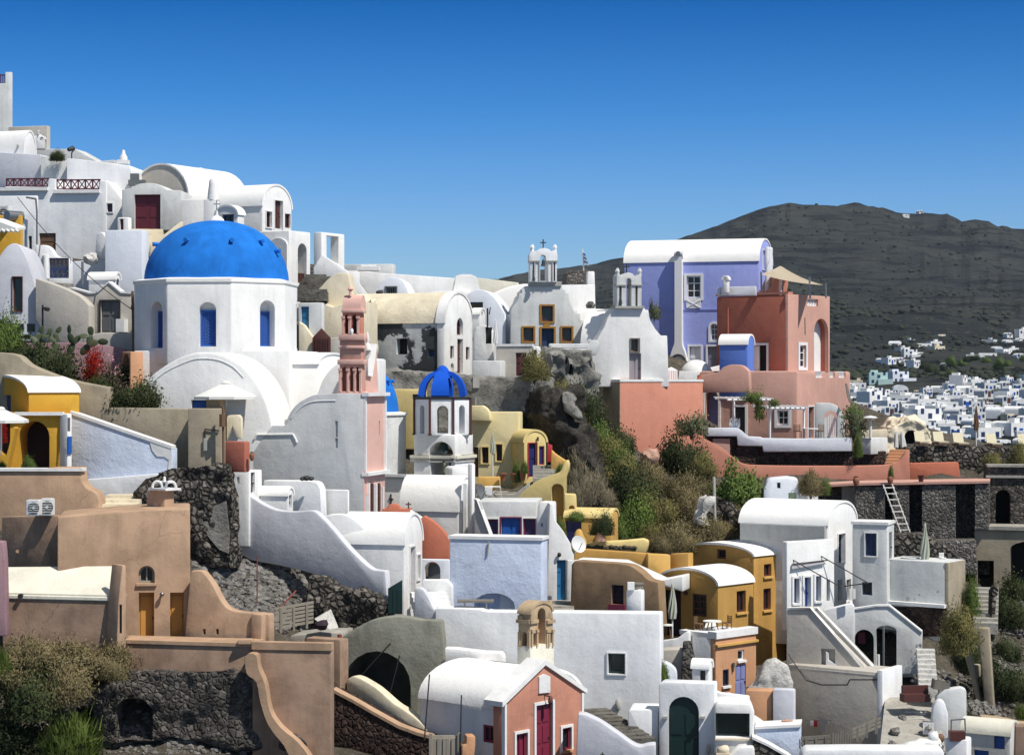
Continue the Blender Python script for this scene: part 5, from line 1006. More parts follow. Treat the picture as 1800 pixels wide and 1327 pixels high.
prism(bm, [pl.pt(*pl.sz(*p), .0) for p in prof], pl.n * .55); bmesh.ops.bevel(bm, geom=[e for e in bm.edges if e.calc_face_angle(0) > 1], offset=.12, segments=2, affect='EDGES', clamp_overlap=True); part('shaft', bm, 'chimneypaint', ch)
bm = NB(); p = pl.pt(*pl.sz(1195, 447), .3); rod(bm, p - pl.d * .3, p + pl.d * .3, .30, seg=16); part('cowl', bm, 'chimneypaint', ch); bm = NB(); rod(bm, p + pl.n * .1, p + pl.n * .34, .17, seg=14); part('flue', bm, 'steel', ch)
bm = NB()
for k in range(9): a = pi * (k + .5) / 9; p = pl.pt(*pl.sz(1195 + 12 * cos(a), 638 - 12 * sin(a)), .57); box(bm, p, .16, .08, .14)
part('oven_arch', bm, 'iron', ch)
h2 = house('house', 'white column pier and terracotta porch beside the purple house', 'house', 'white', 1344, 1350, 1359, 136, 30, 434, 540); h2.slab('R', 1351, 437, 1357, 510, 'bluewhite', 'panel', 0, .04)
h = cut('house', 'terracotta porch with a scrolled wall under the shade sail', 'house', 'salmon', [(1350, 530), (1350, 512), *cr([(1358, 505), (1362, 492), (1370, 480)], 3), (1385, 478), (1386, 500), (1380, 530)], 135.5, 10, 2.5); h.op('F', 1369, 490, 1377, 520, 'door', 'whitepaint', depth=.2)
# little dome, white walls at the purple house foot
c = W(1224, 662, 128); bm = NB(); lathe(bm, c, [(1.05 * cos(pi / 2 * i / 10) if i < 10 else 0, 1.05 * sin(pi / 2 * i / 10)) for i in range(11)], 28); rod(bm, c + Vector((0, -.9, .15)), c + Vector((0, -1.15, .2)), .12); solo('oven', bm, 'white', 'round white oven dome at the foot of the purple house', 'oven', ang=60)
cut('wall', 'white low wall right of the oven dome', 'wall', 'white', [(1216, 675), (1236, 650), (1245, 647), (1262, 643), (1272, 640), (1272, 675)], 128.6, 0, .6)
cut('wall', 'white low wall under the oven dome', 'wall', 'greywhite', [(1190, 682), (1194, 652), (1226, 653), (1226, 682)], 124, 8, .5)
g = cut('gate', 'white slatted gate beside the chapel end', 'gate', 'whitepaint', [(1167, 676), (1169, 650), (1180, 645), (1190, 650), (1192, 676)], 121, 8, .07, wall='panel', bev=.005)
for i in range(6): g.slab('F', 1168.5 + i * 4, 650, 1170.5 + i * 4, 675, 'whitepaint', 'slat', -.01, .05)
# terracotta house
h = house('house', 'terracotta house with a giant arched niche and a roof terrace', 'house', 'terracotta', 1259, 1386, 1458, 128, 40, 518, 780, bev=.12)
h.op('L', 1322, 607, 1348, 655, 'door', 'darkinterior', trim='whitepaint', tw=.14, depth=.4); pl = h.pl['L']; h.slab('L', 1322.5, 608, 1333, 654, 'whitepaint', 'door_leaf', -.2, -.12)
s_ = house('house_face', '', '', 'salmonlight', 1383, 1385.5, 1459, 127.9, 40, 517, 780, a=.25, root=h.root, wall='sun_painted_wall', bev=.05); s_.base = h  # paler skin puts the sun on this side into the colour
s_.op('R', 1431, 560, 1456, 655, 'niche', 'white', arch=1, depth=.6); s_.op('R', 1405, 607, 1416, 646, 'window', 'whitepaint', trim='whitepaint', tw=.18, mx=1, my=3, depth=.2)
s_.op('R', 1419, 526, 1438, 538, 'hole', depth=1); lattice(s_, 'R', 1419, 526, 1438, 538, 'whitepaint', 4)
h.slab('L', 1259, 515, 1386, 519, 'salmon', 'coping', -.5, .04); bm = NB(); p0 = pl.pt(*pl.sz(1280, 540), .02); rod(bm, p0, pl.pt(*pl.sz(1280, 590), .02), .06); part('pipe', bm, 'terracotta', h.root)
h = cut('wall', 'pale lilac roof parapet with a white crossed rail on the terracotta house', 'wall', 'bluegrey', [(1260, 520), (1261, 505), (1328, 503), (1329, 520)], 129.5, -20, .3); h.op('F', 1265, 507, 1281, 518, 'hole', depth=.6); lattice(h, 'F', 1264, 506, 1281, 518, 'whitepaint', 2)
h = house('chimney', 'white rounded chimney on the terracotta house terrace', 'chimney', 'white', 1270, 1279, 1283, 129, 20, 492, 512, 'V', 486, ext=.1)
# shade sail
bm = NB(); n = 8; a_, b_, c_ = W(1337, 482, 131), W(1372, 467, 138), W(1448, 501, 127.5); grid = []
for i in range(n + 1):
    row = []
    for j in range(n + 1):
        u_, v_ = i / n, j / n * .97; p = a_.lerp(c_, u_).lerp(b_, v_); p.z -= 1.1 * u_ * (1 - u_) * (1 - v_) * .5 + .8 * v_ * (1 - v_) * (.3 + u_ * .5); row.append(bm.verts.new(p))
    grid.append(row)
for i in range(n):
    for j in range(n): bm.faces.new((grid[i][j], grid[i + 1][j], grid[i + 1][j + 1], grid[i][j + 1]))
r_ = bmesh.ops.solidify(bm, geom=list(bm.faces), thickness=.04); r = thing('shade_sail', 'cream shade sail stretched over the terracotta house terrace', 'shade sail', W(1395, 520, 130)); part('cloth', bm, 'clothcream', r, 60)
for a, b_ in (((1424, 525, 128.6), (1423, 487, 128.6)), ((1452, 524, 128.4), (1451, 498, 128.4)), ((1339, 540, 131), (1338, 478, 131))):
    bm = NB(); rod(bm, W(*a), W(*b_), .06); part('pole', bm, 'steel', r)
bm = NB(); rod(bm, W(1372, 467, 133), W(1358, 446, 136), .02); part('stay', bm, 'iron', r)
h = house('house', 'small purple blue stair hood with a white vaulted roof on the terracotta house', 'house', 'skyblue', 1264, 1314, 1319, 125.5, 24, 606, 660, 'U', 589, 'roofwhite', a=None, b=1.4)
# the salmon lower storey
h = house('house', 'wide salmon lower storey with a blue arched doorway and balustrade', 'house', 'salmonlight', 1229, 1402, 1495, 124.5, 22, 652, 790, bev=.15)
h.op('L', 1241, 688, 1261, 752, 'niche', 'purple', arch=1, depth=.8, trim=None); h.shape('L', [(1235, 752)] + arcp(1235, 1267, 700, 678) + [(1267, 752), (1263, 752)] + arcp(1263, 1239, 702, 684) + [(1239, 752)], 'white', 'arch_frame', -.02, .08)
h.op('L', 1366.5, 721, 1386, 747, 'window', 'whitepaint', trim='whitepaint', tw=.17, mx=2, my=2); h.op('L', 1292, 715, 1310, 762, 'door', 'iron', trim='whitepaint', tw=.14, mx=2, my=2)
h.op('R', 1420, 715, 1430, 770, 'door', 'darkinterior', trim='whitepaint', tw=.08, depth=.3)
h.op('R', 1434, 653, 1468, 664, 'hole', depth=1.2); lattice(h, 'R', 1434, 653, 1468, 664, 'whitepaint', 12, 'balustrade', False, 1); h.op('R', 1474, 653, 1487, 664, 'hole', depth=1.2); lattice(h, 'R', 1474, 653, 1487, 664, 'whitepaint', 5, 'balustrade', False, 1)
cut('wall', 'salmon hump of wall in front of the purple blue stair hood', 'wall', 'salmonlight', [(1228, 690), (1230, 660), (1262, 655), *cr([(1270, 646), (1285, 641), (1305, 643), (1316, 653)], 3), (1318, 690)], 124, -22, .6)
h = cut('wall', 'white arched windbreak with a ribbed arch on the salmon terrace', 'wall', 'greywhite', [(1433, 775), (1434, 708), *cr([(1450, 708), (1465, 710), (1478, 720), (1485, 738)], 3), (1487, 775)], 122, -6, .25)
h.op('F', 1449, 722, 1472, 768, 'hole', arch=1, depth=.6); 
bm = NB(); pl = h.pl['F']
for x in range(1450, 1473, 3): rod(bm, pl.pt(*pl.sz(x, 768), -.1), pl.pt(*pl.sz(x, 726 + abs(x - 1460.5) * .9), -.1), .04)
part('slats', bm, 'whitepaint', h.root)
h = house('cabinet', 'pale blue two door cabinet against the salmon wall', 'cabinet', 'bluewhite', 1198, 1228, 1233, 121, 14, 703, 760); h.slab('L', 1200, 706, 1213, 752, 'bluewhite', 'door', 0, .05); h.slab('L', 1214, 706, 1227, 752, 'bluewhite', 'door', 0, .05)
h = house('wall', 'big salmon bastion wall with shade painted tan on one side', 'wall', 'salmon', 1034, 1090, 1236, 117, 62, 669, 805, bev=.05, ext=3); h.slab('L', 1034, 667, 1090, 672, 'white', 'coping', -.4, .04); h.slab('R', 1089.5, 667, 1236, 671, 'white', 'coping', -.4, .04)
h.shape('L', [(1034, 673), (1089.8, 673), (1089.8, 830), (1034, 830)], 'taupe', 'painted_shade', -.05, .015)  # taupe sheet puts the shade of this side into the colour
bm = NB(); blob(bm, W(1144, 803, 113.5), .55, .5, .45, 3, .15); solo('boulder', bm, 'paleclay', 'round pinkish boulder at the foot of the salmon bastion', 'boulder')
h = cut('wall', 'salmon corner pier with a small knob behind the pale blue cabinet', 'wall', 'redwall', [(1185, 775), (1187, 702), (1198, 701), (1198, 696), (1203, 692), (1206, 701), (1234, 655), (1234, 775)], 121.8, 6, .5)
# pergolas
def pergola(label, posts, x0, x1, yf, D, depth, n):
    c = W(x0, yf + 60, D); r = thing('pergola', label, 'pergola', c); bm = NB(); a, b_ = W(x0, yf, D), W(x1, yf, D); rod(bm, a, b_, .07, seg=4); e = Vector((-.4, depth, .05)); part('beam', bm, 'whitepaint', r); bm = NB(); rod(bm, a + e, b_ + e, .06, seg=4); part('beam', bm, 'whitepaint', r)
    for i in range(n): bm = NB(); p = a.lerp(b_, i / (n - 1)) + Vector((0, 0, .08)); rod(bm, p - e * .08, p + e * 1.05, .045, seg=4); part('slat', bm, 'whitepaint', r)
    for x, yb in posts: bm = NB(); rod(bm, W(x, yb, D), W(x, yf, D), .07, seg=4); part('post', bm, 'whitepaint', r)
    return r
pergola('left white pergola with a vine over the salmon terrace', ((1290, 750), (1353, 772)), 1278, 1357, 703, 119.5, 3.2, 9)
pergola('right white slatted pergola in front of the small framed window', ((1413, 772),), 1345, 1416, 718, 119.8, 2.8, 9)
# white parapets, dark stone band, salmon foot wall
h = cut('wall', 'bluish white curving parapet of the salmon terrace', 'wall', 'bluewhite', [(1243, 767), (1245, 752), (1297, 752), *cr([(1297, 752), (1305, 758), (1315, 767)], 2), (1338, 768), (1340, 770), (1400, 771), (1490, 770), (1497, 770), (1497, 793), (1342, 794), (1340, 784), (1297, 783), (1295, 767)], 118.5, -4, .4)
h = house('wall', 'white planter block at the right end of the salmon terrace', 'wall', 'greywhite', 1505, 1531, 1561, 118, 40, 770, 793, ext=.2)
h = cut('wall', 'dark reddish lava stone wall under the white terrace parapet', 'wall', 'lava', [(1240, 825), (1243, 767), (1297, 768), (1299, 784), (1341, 785), (1343, 795), (1497, 794), (1558, 793), (1556, 822)], 118.8, -2, 2, bev=.05)
h.slab('F', 1253, 771, 1283, 800, 'salmonlight', 'blocked_door', 0, .06)
h = cut('wall', 'curving salmon foot wall running under the lava stone wall', 'wall', 'salmon', [(1215, 880), (1218, 766), *cr([(1232, 768), (1265, 785), (1295, 808), (1312, 816), (1345, 818), (1440, 819), (1540, 818), (1570, 815), (1582, 808), (1592, 795), (1598, 792)], 3), (1600, 850), (1560, 856), (1455, 856), (1340, 842), (1330, 880)], 116.5, -2, .5, bev=.1)
h = cut('wall', 'short salmon stair wall right of the foot wall', 'wall', 'redwall', [(1592, 850), (1598, 822), (1600, 814), (1685, 812), (1690, 850)], 118.5, 0, .5)
stairs('steps', 'orange steps rising to the lounger terrace', 'orangepink', (1572, 818, 117.5), (1582, 790, 121), 1.1, 5)
# ================================================================== yellow and ochre houses
h = house('house', 'pale yellow house with three dark windows and a hooked gutter', 'house', 'yellowpale', 815, 912, 919, 108, 12, 724, 850)
cut('wall', 'curled top of the pale yellow house beside the bell tower', 'wall', 'yellowpale', [(826, 740), (827, 713), *cr([(848, 713), (855, 718), (860, 725)], 3), (862, 740)], 107.8, -10, .6)
h.op('L', 847, 786, 859, 814, 'window', 'redbrown', mx=2, my=1, trim='yellow', tw=.06); h.op('L', 872, 781, 883, 810, 'window', 'redbrown', mx=2, my=1, trim='yellow', tw=.06); h.op('L', 901, 780, 911, 806, 'window', 'redbrown', mx=2, my=1, trim='yellow', tw=.06); h.op('L', 832, 786, 841, 838, 'door', 'redbrown')
h = cut('wall', 'pale yellow wall strip behind the blue crowned bell tower', 'wall', 'yellow', [(690, 790), (690, 684), (745, 684), (745, 790)], 108.5, -8, 1); h.op('F', 725, 693, 741, 707, 'window', 'redbrown', my=1)
h = house('house', 'small yellow vaulted porch with a blue door and a blue window', 'house', 'yellow', 900, 921, 961, 106.5, 66, 778, 850, 'U', 757, 'yellow', bev=.05, ext=.5)
h.op('R', 929, 779, 943, 838, 'door', 'navy', trim='redpaint', tw=.04, my=2); h.op('R', 947.5, 784, 957, 817, 'window', 'redpaint', mx=1, my=1, pane='navy', depth=.15); pl = h.pl['R']
bm = NB(); rod(bm, pl.pt(*pl.sz(944, 775), .1), pl.pt(*pl.sz(944, 768), .1), .05); part('lantern', bm, 'iron', h.root)
g = cut('gate', 'red plank gate between the yellow porch and the rock', 'gate', 'redpaint', [(962, 812), (962, 776), (966, 781), (971, 782), (971, 812)], 105.5, 10, .08, wall='panel', bev=.01)
bm = NB(); rod(bm, W(961, 838, 104.8), W(961, 778, 104.8), .04); part('post', bm, 'iron', g.root)
h = cut('wall', 'yellow curving parapet with an arched opening below the porch', 'wall', 'yellow', [(912, 905), (914, 870), *cr([(914, 870), (930, 855), (948, 843), (970, 835), (985, 828), (990, 815), (996, 808)], 3), (999, 815), (998, 825), (993, 838), (993, 905)], 101.5, -14, .5, bev=.08)
h.op('F', 969, 850, 991, 920, 'niche', 'ochre', arch=.9, depth=.3)
cut('wall', 'yellow wall climbing right of the red plank gate', 'wall', 'ochrelight', [(968, 832), (969, 791), *cr([(975, 797), (988, 806), (998, 812)], 2), (998, 825), (985, 832)], 104.6, -10, .4)
stairs('steps', 'grey steps up to the yellow porch', 'path', (958, 845, 103), (957, 818, 105.5), 1.2, 5)
cut('terrace', 'grey paved terrace in front of the pale yellow house', 'terrace', 'path', [(836, 900), (836, 868), (905, 868), (930, 848), (935, 900)], 103, -8, 3)
cut('wall', 'little ochre bench wall with a pale side on the paved terrace', 'wall', 'ochrelight', [(840, 862), (840, 838), (878, 838), (878, 862)], 104, -6, .5)
parasol('closed grey parasol before the pale yellow house', 866, 761, 797, 105.5, 10, 'clothgreen', False, ypole=838)
for i, (x, y, w_, hh) in enumerate(((884, 845, 13, 14), (903, 846, 14, 15), (919, 845, 14, 20))):
    pot(('left', 'middle', 'right')[i] + ' terracotta pot of the three on the paved terrace', x, y, 103.6 - i * .2, hh, w_, prof=((.6, 0), (.85, .8), (1, .85), (1, 1), (.85, 1), (.8, .9)))
for x in (846, 868):
    pass
t = thing('table', 'white draped folding table on the paved terrace', 'table', W(866, 878, 100)); bm = NB(); c = W(866, 856, 100); box(bm, c, .75, .6, .04); prism(bm, [c + Vector((.375, -.3, .0)), c + Vector((.375, .3, 0)), c + Vector((.42, .3, -.55)), c + Vector((.42, -.3, -.5))], Vector((.02, 0, 0))); prism(bm, [c + Vector((-.375, -.32, .0)), c + Vector((.0, -.32, 0)), c + Vector((-.05, -.32, -.4)), c + Vector((-.4, -.32, -.3))], Vector((0, .02, 0))); part('cloth', bm, 'cloth', t)
bm = NB(); rod(bm, c + Vector((-.3, -.2, -.6)), c + Vector((.3, -.2, 0)), .03); rod(bm, c + Vector((.3, .2, -.6)), c + Vector((-.3, .2, 0)), .03); part('legs', bm, 'plasticwhite', t)
def dish(label, x, y, D, r, az, el, mat='plasticwhite', mast=None, sq=1):
    c = W(x, y, D); d = Vector((sin(radians(az)) * cos(radians(el)), -cos(radians(az)) * cos(radians(el)), sin(radians(el)))); t = thing('satellite_dish', label, 'satellite dish', c - Vector((0, 0, r)))
    bm = NB(); lathe(bm, Vector(), [(0, .0)] + [(r * k / 6, .25 * r * (k / 6) ** 2) for k in range(1, 7)] + [(r * .97, .25 * r + .03)] + [(r * k / 6 * .97, .03 + .25 * r * (k / 6) ** 2) for k in range(5, 0, -1)] + [(0, .03)], 24)
    m_ = Matrix.Translation(c) @ d.to_track_quat('Z', 'Y').to_matrix().to_4x4(); bmesh.ops.transform(bm, matrix=m_, verts=bm.verts); part('reflector', bm, mat, t, 60)
    bm = NB(); rod(bm, c - Vector((0, 0, r)), c + d * r * .9, .02); rod(bm, c, c - d * .3 - Vector((0, 0, r)), .035); part('arm', bm, 'steel', t); return t
dish('grey back of a satellite dish beside the bell tower foot', 843, 866, 99.5, .42, 60, 15, 'greypaint')
dish('white satellite dish beside the ochre parapet', 1015, 957, 93.5, .40, 35, 15)
# white house with blue shutters
h = cut('house', 'white house with a blue door between two purple windows', 'house', 'greywhite', [(838, 1000), (838, 881), (943, 881), (943, 1000)], 95.5, -6, 3, bev=.06)
h.op('F', 853, 912, 876, 955, 'window', 'winered', pane='purplepaint', mx=1, my=1, trim='white', tw=.05); h.op('F', 881, 910, 915, 955, 'door', 'bluepaint', trim='winered', tw=.05, mx=2, my=1); h.op('F', 919.5, 911, 942, 955, 'window', 'winered', pane='purplepaint', mx=1, my=1, trim='white', tw=.05)
h = cut('wall', 'white slanting fin wall left of the purple windows', 'wall', 'grey', [(833, 1000), (833, 878), (840, 880), (864, 948), (870, 1000)], 94.5, -20, .35); ycap(h, 'white', [(834, 878), (839, 880), (865, 950)], .05, -.35, .1)
h = cut('wall', 'tall white buttress with a dark slot right of the blue door', 'buttress', 'white', [(940, 1000), (945, 890), (949, 882), (972, 883), (974, 1000)], 93.8, -10, 1.0); h.op('F', 951, 919, 954, 925, 'hole', depth=.2)
h.shape('F', [(958, 966), (963, 897), (966, 897), (971, 966)], 'facadegrey', 'slot', -.02, .04)
h = cut('house', 'white stepped house wall with a glazed blue door', 'house', 'white', [(960, 1085), (966, 885), (973, 886), (976, 915), (990, 933), (1003, 955), (1005, 968), (1009, 975), (1010, 1085)], 92.8, 4, 2.5)
h.op('F', 979, 984, 995, 1055, 'door', 'tealblue', mx=2, my=3, depth=.3); bm = NB(); p = h.pl['F'].hit(983, 975); lathe(bm, p + Vector((0, -.12, -.08)), [(.05, 0), (.09, .06), (.09, .14), (.04, .2)], 10); part('lamp', bm, 'iron', h.root)
cut('wall', 'white door jamb pier beside the glazed blue door', 'pillar', 'greywhite', [(996, 1060), (997, 984), (1008, 985), (1003, 1060)], 91.6, 6, .4)
stairs('steps', 'grey steps below the glazed blue door', 'path', (985, 1076, 88.6), (985, 1055, 90.8), 1.2, 3)
h = cut('house', 'brown plastered house with a curved roofline and a purple door', 'house', 'brown', [(1001, 1100), (1004, 992), (1010, 985), (1085, 990), *cr([(1085, 990), (1105, 993), (1118, 1000), (1130, 1010), (1140, 1019), (1157, 1023)], 3), (1161, 1100)], 89.5, -30, .7, at=1001)
h.op('F', 1074.5, 1028, 1096, 1062, 'door', 'purplenight', depth=.3, my=1); h.slab('F', 1071, 1062, 1100, 1085, 'winered', 'threshold', 0, .12)
cut('roof', 'white flat roof strip between the brown house and the ochre parapet', 'roof', 'white', [(1006, 995), (1008, 984), (1090, 988), (1160, 1020), (1200, 1012), (1200, 1040), (1100, 1010)], 92.5, -18, 1.5)
h = cut('wall', 'ochre parapet wall stepping along the shrub slope', 'wall', 'ochre', [(1008, 1010), (1010, 964), (1100, 970), (1140, 973), (1140, 1010)], 95, -14, .5)
cut('wall', 'light ochre middle panel of the parapet wall', 'wall', 'ochrelight', [(1139, 1015), (1139, 973), (1179, 975), (1179, 1015)], 94.4, 10, .5)
cut('wall', 'brown ochre panel of the parapet wall before the vault', 'wall', 'ochre', [(1178, 1015), (1178, 973), (1210, 972), (1210, 1015)], 94.7, -34, .5)
h = cut('wall', 'bright yellow coping wall with dark stones along the shrub slope', 'wall', 'yellow', [(1004, 975), (1006, 948), (1030, 956), (1060, 952), (1100, 950), (1130, 947), (1142, 951), (1135, 975), (1010, 975)], 96.5, -8, .8, bev=.15)
for i in range(12):
    bm = NB(); p = h.pl['F'].hit(1026 + i * 8, 961 + (i % 3)); blob(bm, p + Vector((0, -.05, 0)), .12 + .03 * (i % 2), .12, .10, 2, .2, i); solo('stone', bm, 'soil', 'dark stone bedded in the bright yellow coping wall', 'stone', 'stones along the yellow coping')
cut('masonry', 'crumbling yellow masonry knob by the satellite dish', 'masonry', 'ochrelight', [(1008, 965), (1010, 940), (1014, 932), (1022, 930), (1026, 942), (1032, 952), (1030, 965)], 96, 0, .7, bev=.12)
h = house('house', 'low yellow vaulted house with a dark blue door among the shrubs', 'house', 'ochrelight', 992, 1075, 1087, 98, 16, 911, 965, 'U', 895, 'yellow'); h.op('L', 994, 912, 1022, 955, 'door', 'navy', mx=2); h.op('R', 1075.5 + 1, 918, 1081, 940, 'window', 'redbrown', my=1)
h.slab('L', 1049, 958 - 20, 1052, 960, 'ochrelight', 'pilaster', 0, .1)
h = cut('wall', 'yellow stepped wall block above the low vaulted house', 'wall', 'yellow', [(992, 905), (992, 868), (1013, 869), (1014, 900), (1008, 905)], 98.8, 0, .8); h.op('F', 1000, 888, 1010, 895, 'niche', 'ochre', arch=.8, depth=.2)
pot('large pinkish clay pot with a bush before the low yellow vault', 1056, 951, 96.3, 15, 20, 'paleclay', prof=((1, 0), (.95, .3), (.75, .9), (.72, 1), (.6, 1), (.6, .9)))
# ochre vaulted pair
h = house('house', 'tall ochre house with a white segmental vault at the back', 'house', 'ochre', 1200, 1325, 1381, 95, 44, 978, 1205, 'V', 956, 'roofwhite', bev=.05)
h.op('L', 1260, 965, 1276, 982, 'window', 'redbrown', depth=.2, my=1); h.op('R', 1343, 991, 1356, 1013, 'window', 'redbrown', mx=2, my=1, sill='ochrelight'); h.op('R', 1342, 1034, 1355, 1072, 'window', 'redbrown', mx=2, my=1, sill='ochrelight')
h = house('house', 'front ochre vaulted house with a brown door and window', 'house', 'ochre', 1158, 1262, 1325, 92, 44, 1030, 1205, 'V', 1000, 'roofwhite', bev=.05)
h.op('L', 1193, 1011, 1212, 1030, 'window', 'redbrown', my=1, depth=.15); h.op('L', 1165, 1037, 1197, 1118, 'door', 'purplenight', depth=.3); h.op('L', 1217, 1044, 1242, 1083, 'window', 'redbrown', mx=2, my=3, depth=.15); h.op('R', 1295, 1038, 1311, 1076, 'window', 'redbrown', mx=2, my=1, sill='ochrelight')
bm = NB(); pl = h.pl['L']; p = pl.pt(*pl.sz(1206, 1042)); rod(bm, p, p + pl.n * .06, .1, seg=16); part('wall_plate', bm, 'redbrown', h.root)
parasol('closed sage parasol before the front ochre house', 1182, 1026, 1087, 88.6, 17, 'clothgreen', False, ypole=1120)
h = house('house', 'little ochre annex with a lavender door and a white parapet', 'house', 'white2', 1198, 1258.5, 1329, 86.3, 46, 1116, 1240, bev=.05)
s_ = house('', '', '', 'orangepink', 1257, 1258, 1329.5, 86.25, 46, 1119, 1240, a=.3, root=h.root, wall='front', bev=.04); s_.base = h
s_.op('R', 1293, 1168, 1311, 1224, 'door', 'lavender', mx=2, my=2, depth=.12); s_.op('R', 1297, 1142, 1308, 1160, 'window', 'whitepaint', my=1, mx=1, depth=.15, sill='white'); s_.op('R', 1270.5, 1176, 1281, 1205, 'window', 'darkblue', my=1, mx=1, depth=.12, sill='white')
s_.slab('R', 1258, 1128, 1330, 1132, 'ochrelight', 'string_course', -.02, .12); h.slab('L', 1196, 1110, 1259, 1118, 'white', 'parapet_cap', -.4, .06); s_.slab('R', 1257, 1106, 1330, 1118, 'white', 'parapet_cap', -.4, .08)
bm = NB(); pl = s_.pl['R']; p = pl.pt(*pl.sz(1287, 1168)); rod(bm, p + Vector((0, 0, .1)) + pl.n * .1, p - Vector((0, 0, .3)) + pl.n * .06, .07, .03); part('lantern', bm, 'oldwood', h.root)
def chair(label, c, rz, mat, group=None, s=1.0):
    r = thing('chair', label, 'chair', c, group); q = radians(rz); ex = Vector((cos(q), sin(q), 0)); ey = Vector((-sin(q), cos(q), 0)); c = Vector(c)
    bm = NB(); box(bm, c + Vector((0, 0, .42 * s)), .44 * s, .44 * s, .04, rz); part('seat', bm, mat, r)
    bm = NB()
    for k in range(4): rod(bm, c + ey * .2 * s - ex * .2 * s + Vector((0, 0, (.5 + k * .11) * s)), c + ey * .2 * s + ex * .2 * s + Vector((0, 0, (.5 + k * .11) * s)), .025, seg=5)
    part('backrest', bm, mat, r)
    for i, j in ((-1, -1), (1, -1), (-1, 1), (1, 1)): bm = NB(); p = c + ex * .2 * s * i + ey * .2 * s * j; rod(bm, p, p + Vector((0, 0, (.9 if j > 0 else .42) * s)), .022, seg=5); part('leg', bm, mat, r)
    return r
def table(label, c, w, hh, mat, top=None):
    r = thing('table', label, 'table', c); c = Vector(c); bm = NB(); lathe(bm, c, [(w / 2, hh - .04), (w / 2, hh)], 20); part('top', bm, top or mat, r)
    for i in range(3): a = 2 * pi * i / 3; bm = NB(); rod(bm, c + Vector((sin(a) * w * .38, cos(a) * w * .38, 0)), c + Vector((sin(a) * w * .2, cos(a) * w * .2, hh)), .025); part('leg', bm, mat, r)
    return r
chair('wooden chair at the left of the white table on the ochre annex', W(1228, 1109, 87.6), 60, 'wood', s=.7); chair('wooden chair at the right of the white table on the ochre annex', W(1278, 1107, 88.4), -60, 'wood', s=.7)
table('round table under a white cloth on the ochre annex', W(1252, 1109, 88), .8, .45, 'wood', 'cloth'); bm = NB(); prism(bm, [W(1239, 1103, 88.6), W(1259, 1100, 88.6), W(1259, 1093, 89), W(1241, 1096, 89)], Vector((0, .05, .02))); solo('bench_cushion', bm, 'cloth', 'white cushion leaning behind the round table', 'cushion')
table('small wooden side table below the closed sage parasol', W(1172, 1122, 87.6), .55, .6, 'wood', 'cloth')
cut('wall', 'white terrace edge sloping up to the ochre annex', 'wall', 'white', [(1164, 1160), (1164, 1126), (1190, 1122), (1206, 1110), (1212, 1110), (1212, 1160)], 87, -14, .4)
h = cut('pillar', 'dark lava stone buttress beside the ochre annex', 'buttress', 'darkstone', [(1196, 1215), (1201, 1131), (1216, 1130), (1222, 1160), (1226, 1180), (1240, 1212)], 84.2, -4, .9)
cut('house', 'grey plaster block behind the lava buttress', 'house', 'warmgrey', [(1164, 1215), (1164, 1142), (1200, 1140), (1199, 1215)], 84.8, -8, 1.0)
cut('wall', 'white humped wall left of the lava buttress', 'wall', 'bluewhite', [(1163, 1215), (1163, 1165), *cr([(1165, 1162), (1178, 1168), (1188, 1178), (1190, 1190)], 3), (1190, 1215)], 83.2, -6, .6)
h = house('house', 'small white vault hut right of the lava buttress', 'house', 'white', 1216, 1246, 1253, 82.5, 20, 1176, 1215, 'U', 1160, 'roofwhite'); h.op('L', 1230, 1178, 1240, 1196, 'window', 'greypaint', my=1)
stairs('steps', 'white ramp steps by the green gate wall', 'white', (1300, 1250, 80.5), (1262, 1218, 83), 1.1, 5); cut('wall', 'white triangular stair cheek beside the green gate wall', 'wall', 'white2', [(1257, 1260), (1258, 1214), (1268, 1218), (1318, 1224), (1318, 1260)], 81.6, -6, .4)
house('house', 'rough orange ochre shed wall behind the kiosk', 'house', 'orangepink', 1310, 1357, 1361, 82, 14, 1214, 1300)
cut('masonry', 'whitewashed boulder slope between the annex and the grey stair house', 'rock', 'whiterock', [(1328, 1300), (1326, 1215), (1333, 1205), (1345, 1182), (1358, 1164), (1372, 1160), (1382, 1170), (1392, 1205), (1400, 1300)], 85, 8, 1.0, rough=.12)
house('house', 'plain grey block below the whitewashed boulders', 'house', 'bluegrey', 1358, 1396, 1399, 81.6, 16, 1212, 1300)
cut('wall', 'long low white ledge right of the kiosk', 'wall', 'white', [(1318, 1290), (1326, 1260), (1345, 1273), (1392, 1272), (1392, 1290)], 79.8, -6, .7)
pot('flat clay dish on the low white ledge', 1384, 1271, 79.4, 8, 20, 'paleclay', prof=((.6, 0), (1, .5), (1, .7), (.4, .8), (.15, 1), (0, 1)), name='dish', cat='dish')

# ================================================================== white house with blue shutters, right
h = house('house', 'large white vaulted house with shade painted grey on its long side and a tall blue window', 'house', 'white', 1300, 1455, 1506, 95, 28, 924, 1080, 'U', 882, 'roofwhite', bev=.06)
h.op('R', 1472, 938, 1484, 990, 'window', 'darkblue', trim='white', tw=.05, mx=1, my=3, depth=.25)
for x0, x1 in ((1473, 1481), (1488, 1496)): h.op('R', x0, 1018, x1, 1056, 'window', 'darkblue', my=1, depth=.3)
h.slab('L', 1306, 922, 1453, 950, 'grey', 'parapet', 0, .3)  # no real parapet: grey slab puts the wall's shade into the colour
h = house('house', 'white lower storey with blue doors and an awning frame', 'house', 'white', 1374, 1383, 1467, 92.2, 58, 952, 1085, bev=.06, ext=.6)
for x0, x1, y0, y1 in ((1394.5, 1404, 1016, 1060), (1433, 1442, 1012, 1056)): h.op('R', x0, y0, x1, y1, 'window', 'bluepaint', trim='white', tw=.10, my=1, depth=.3, sill='white')
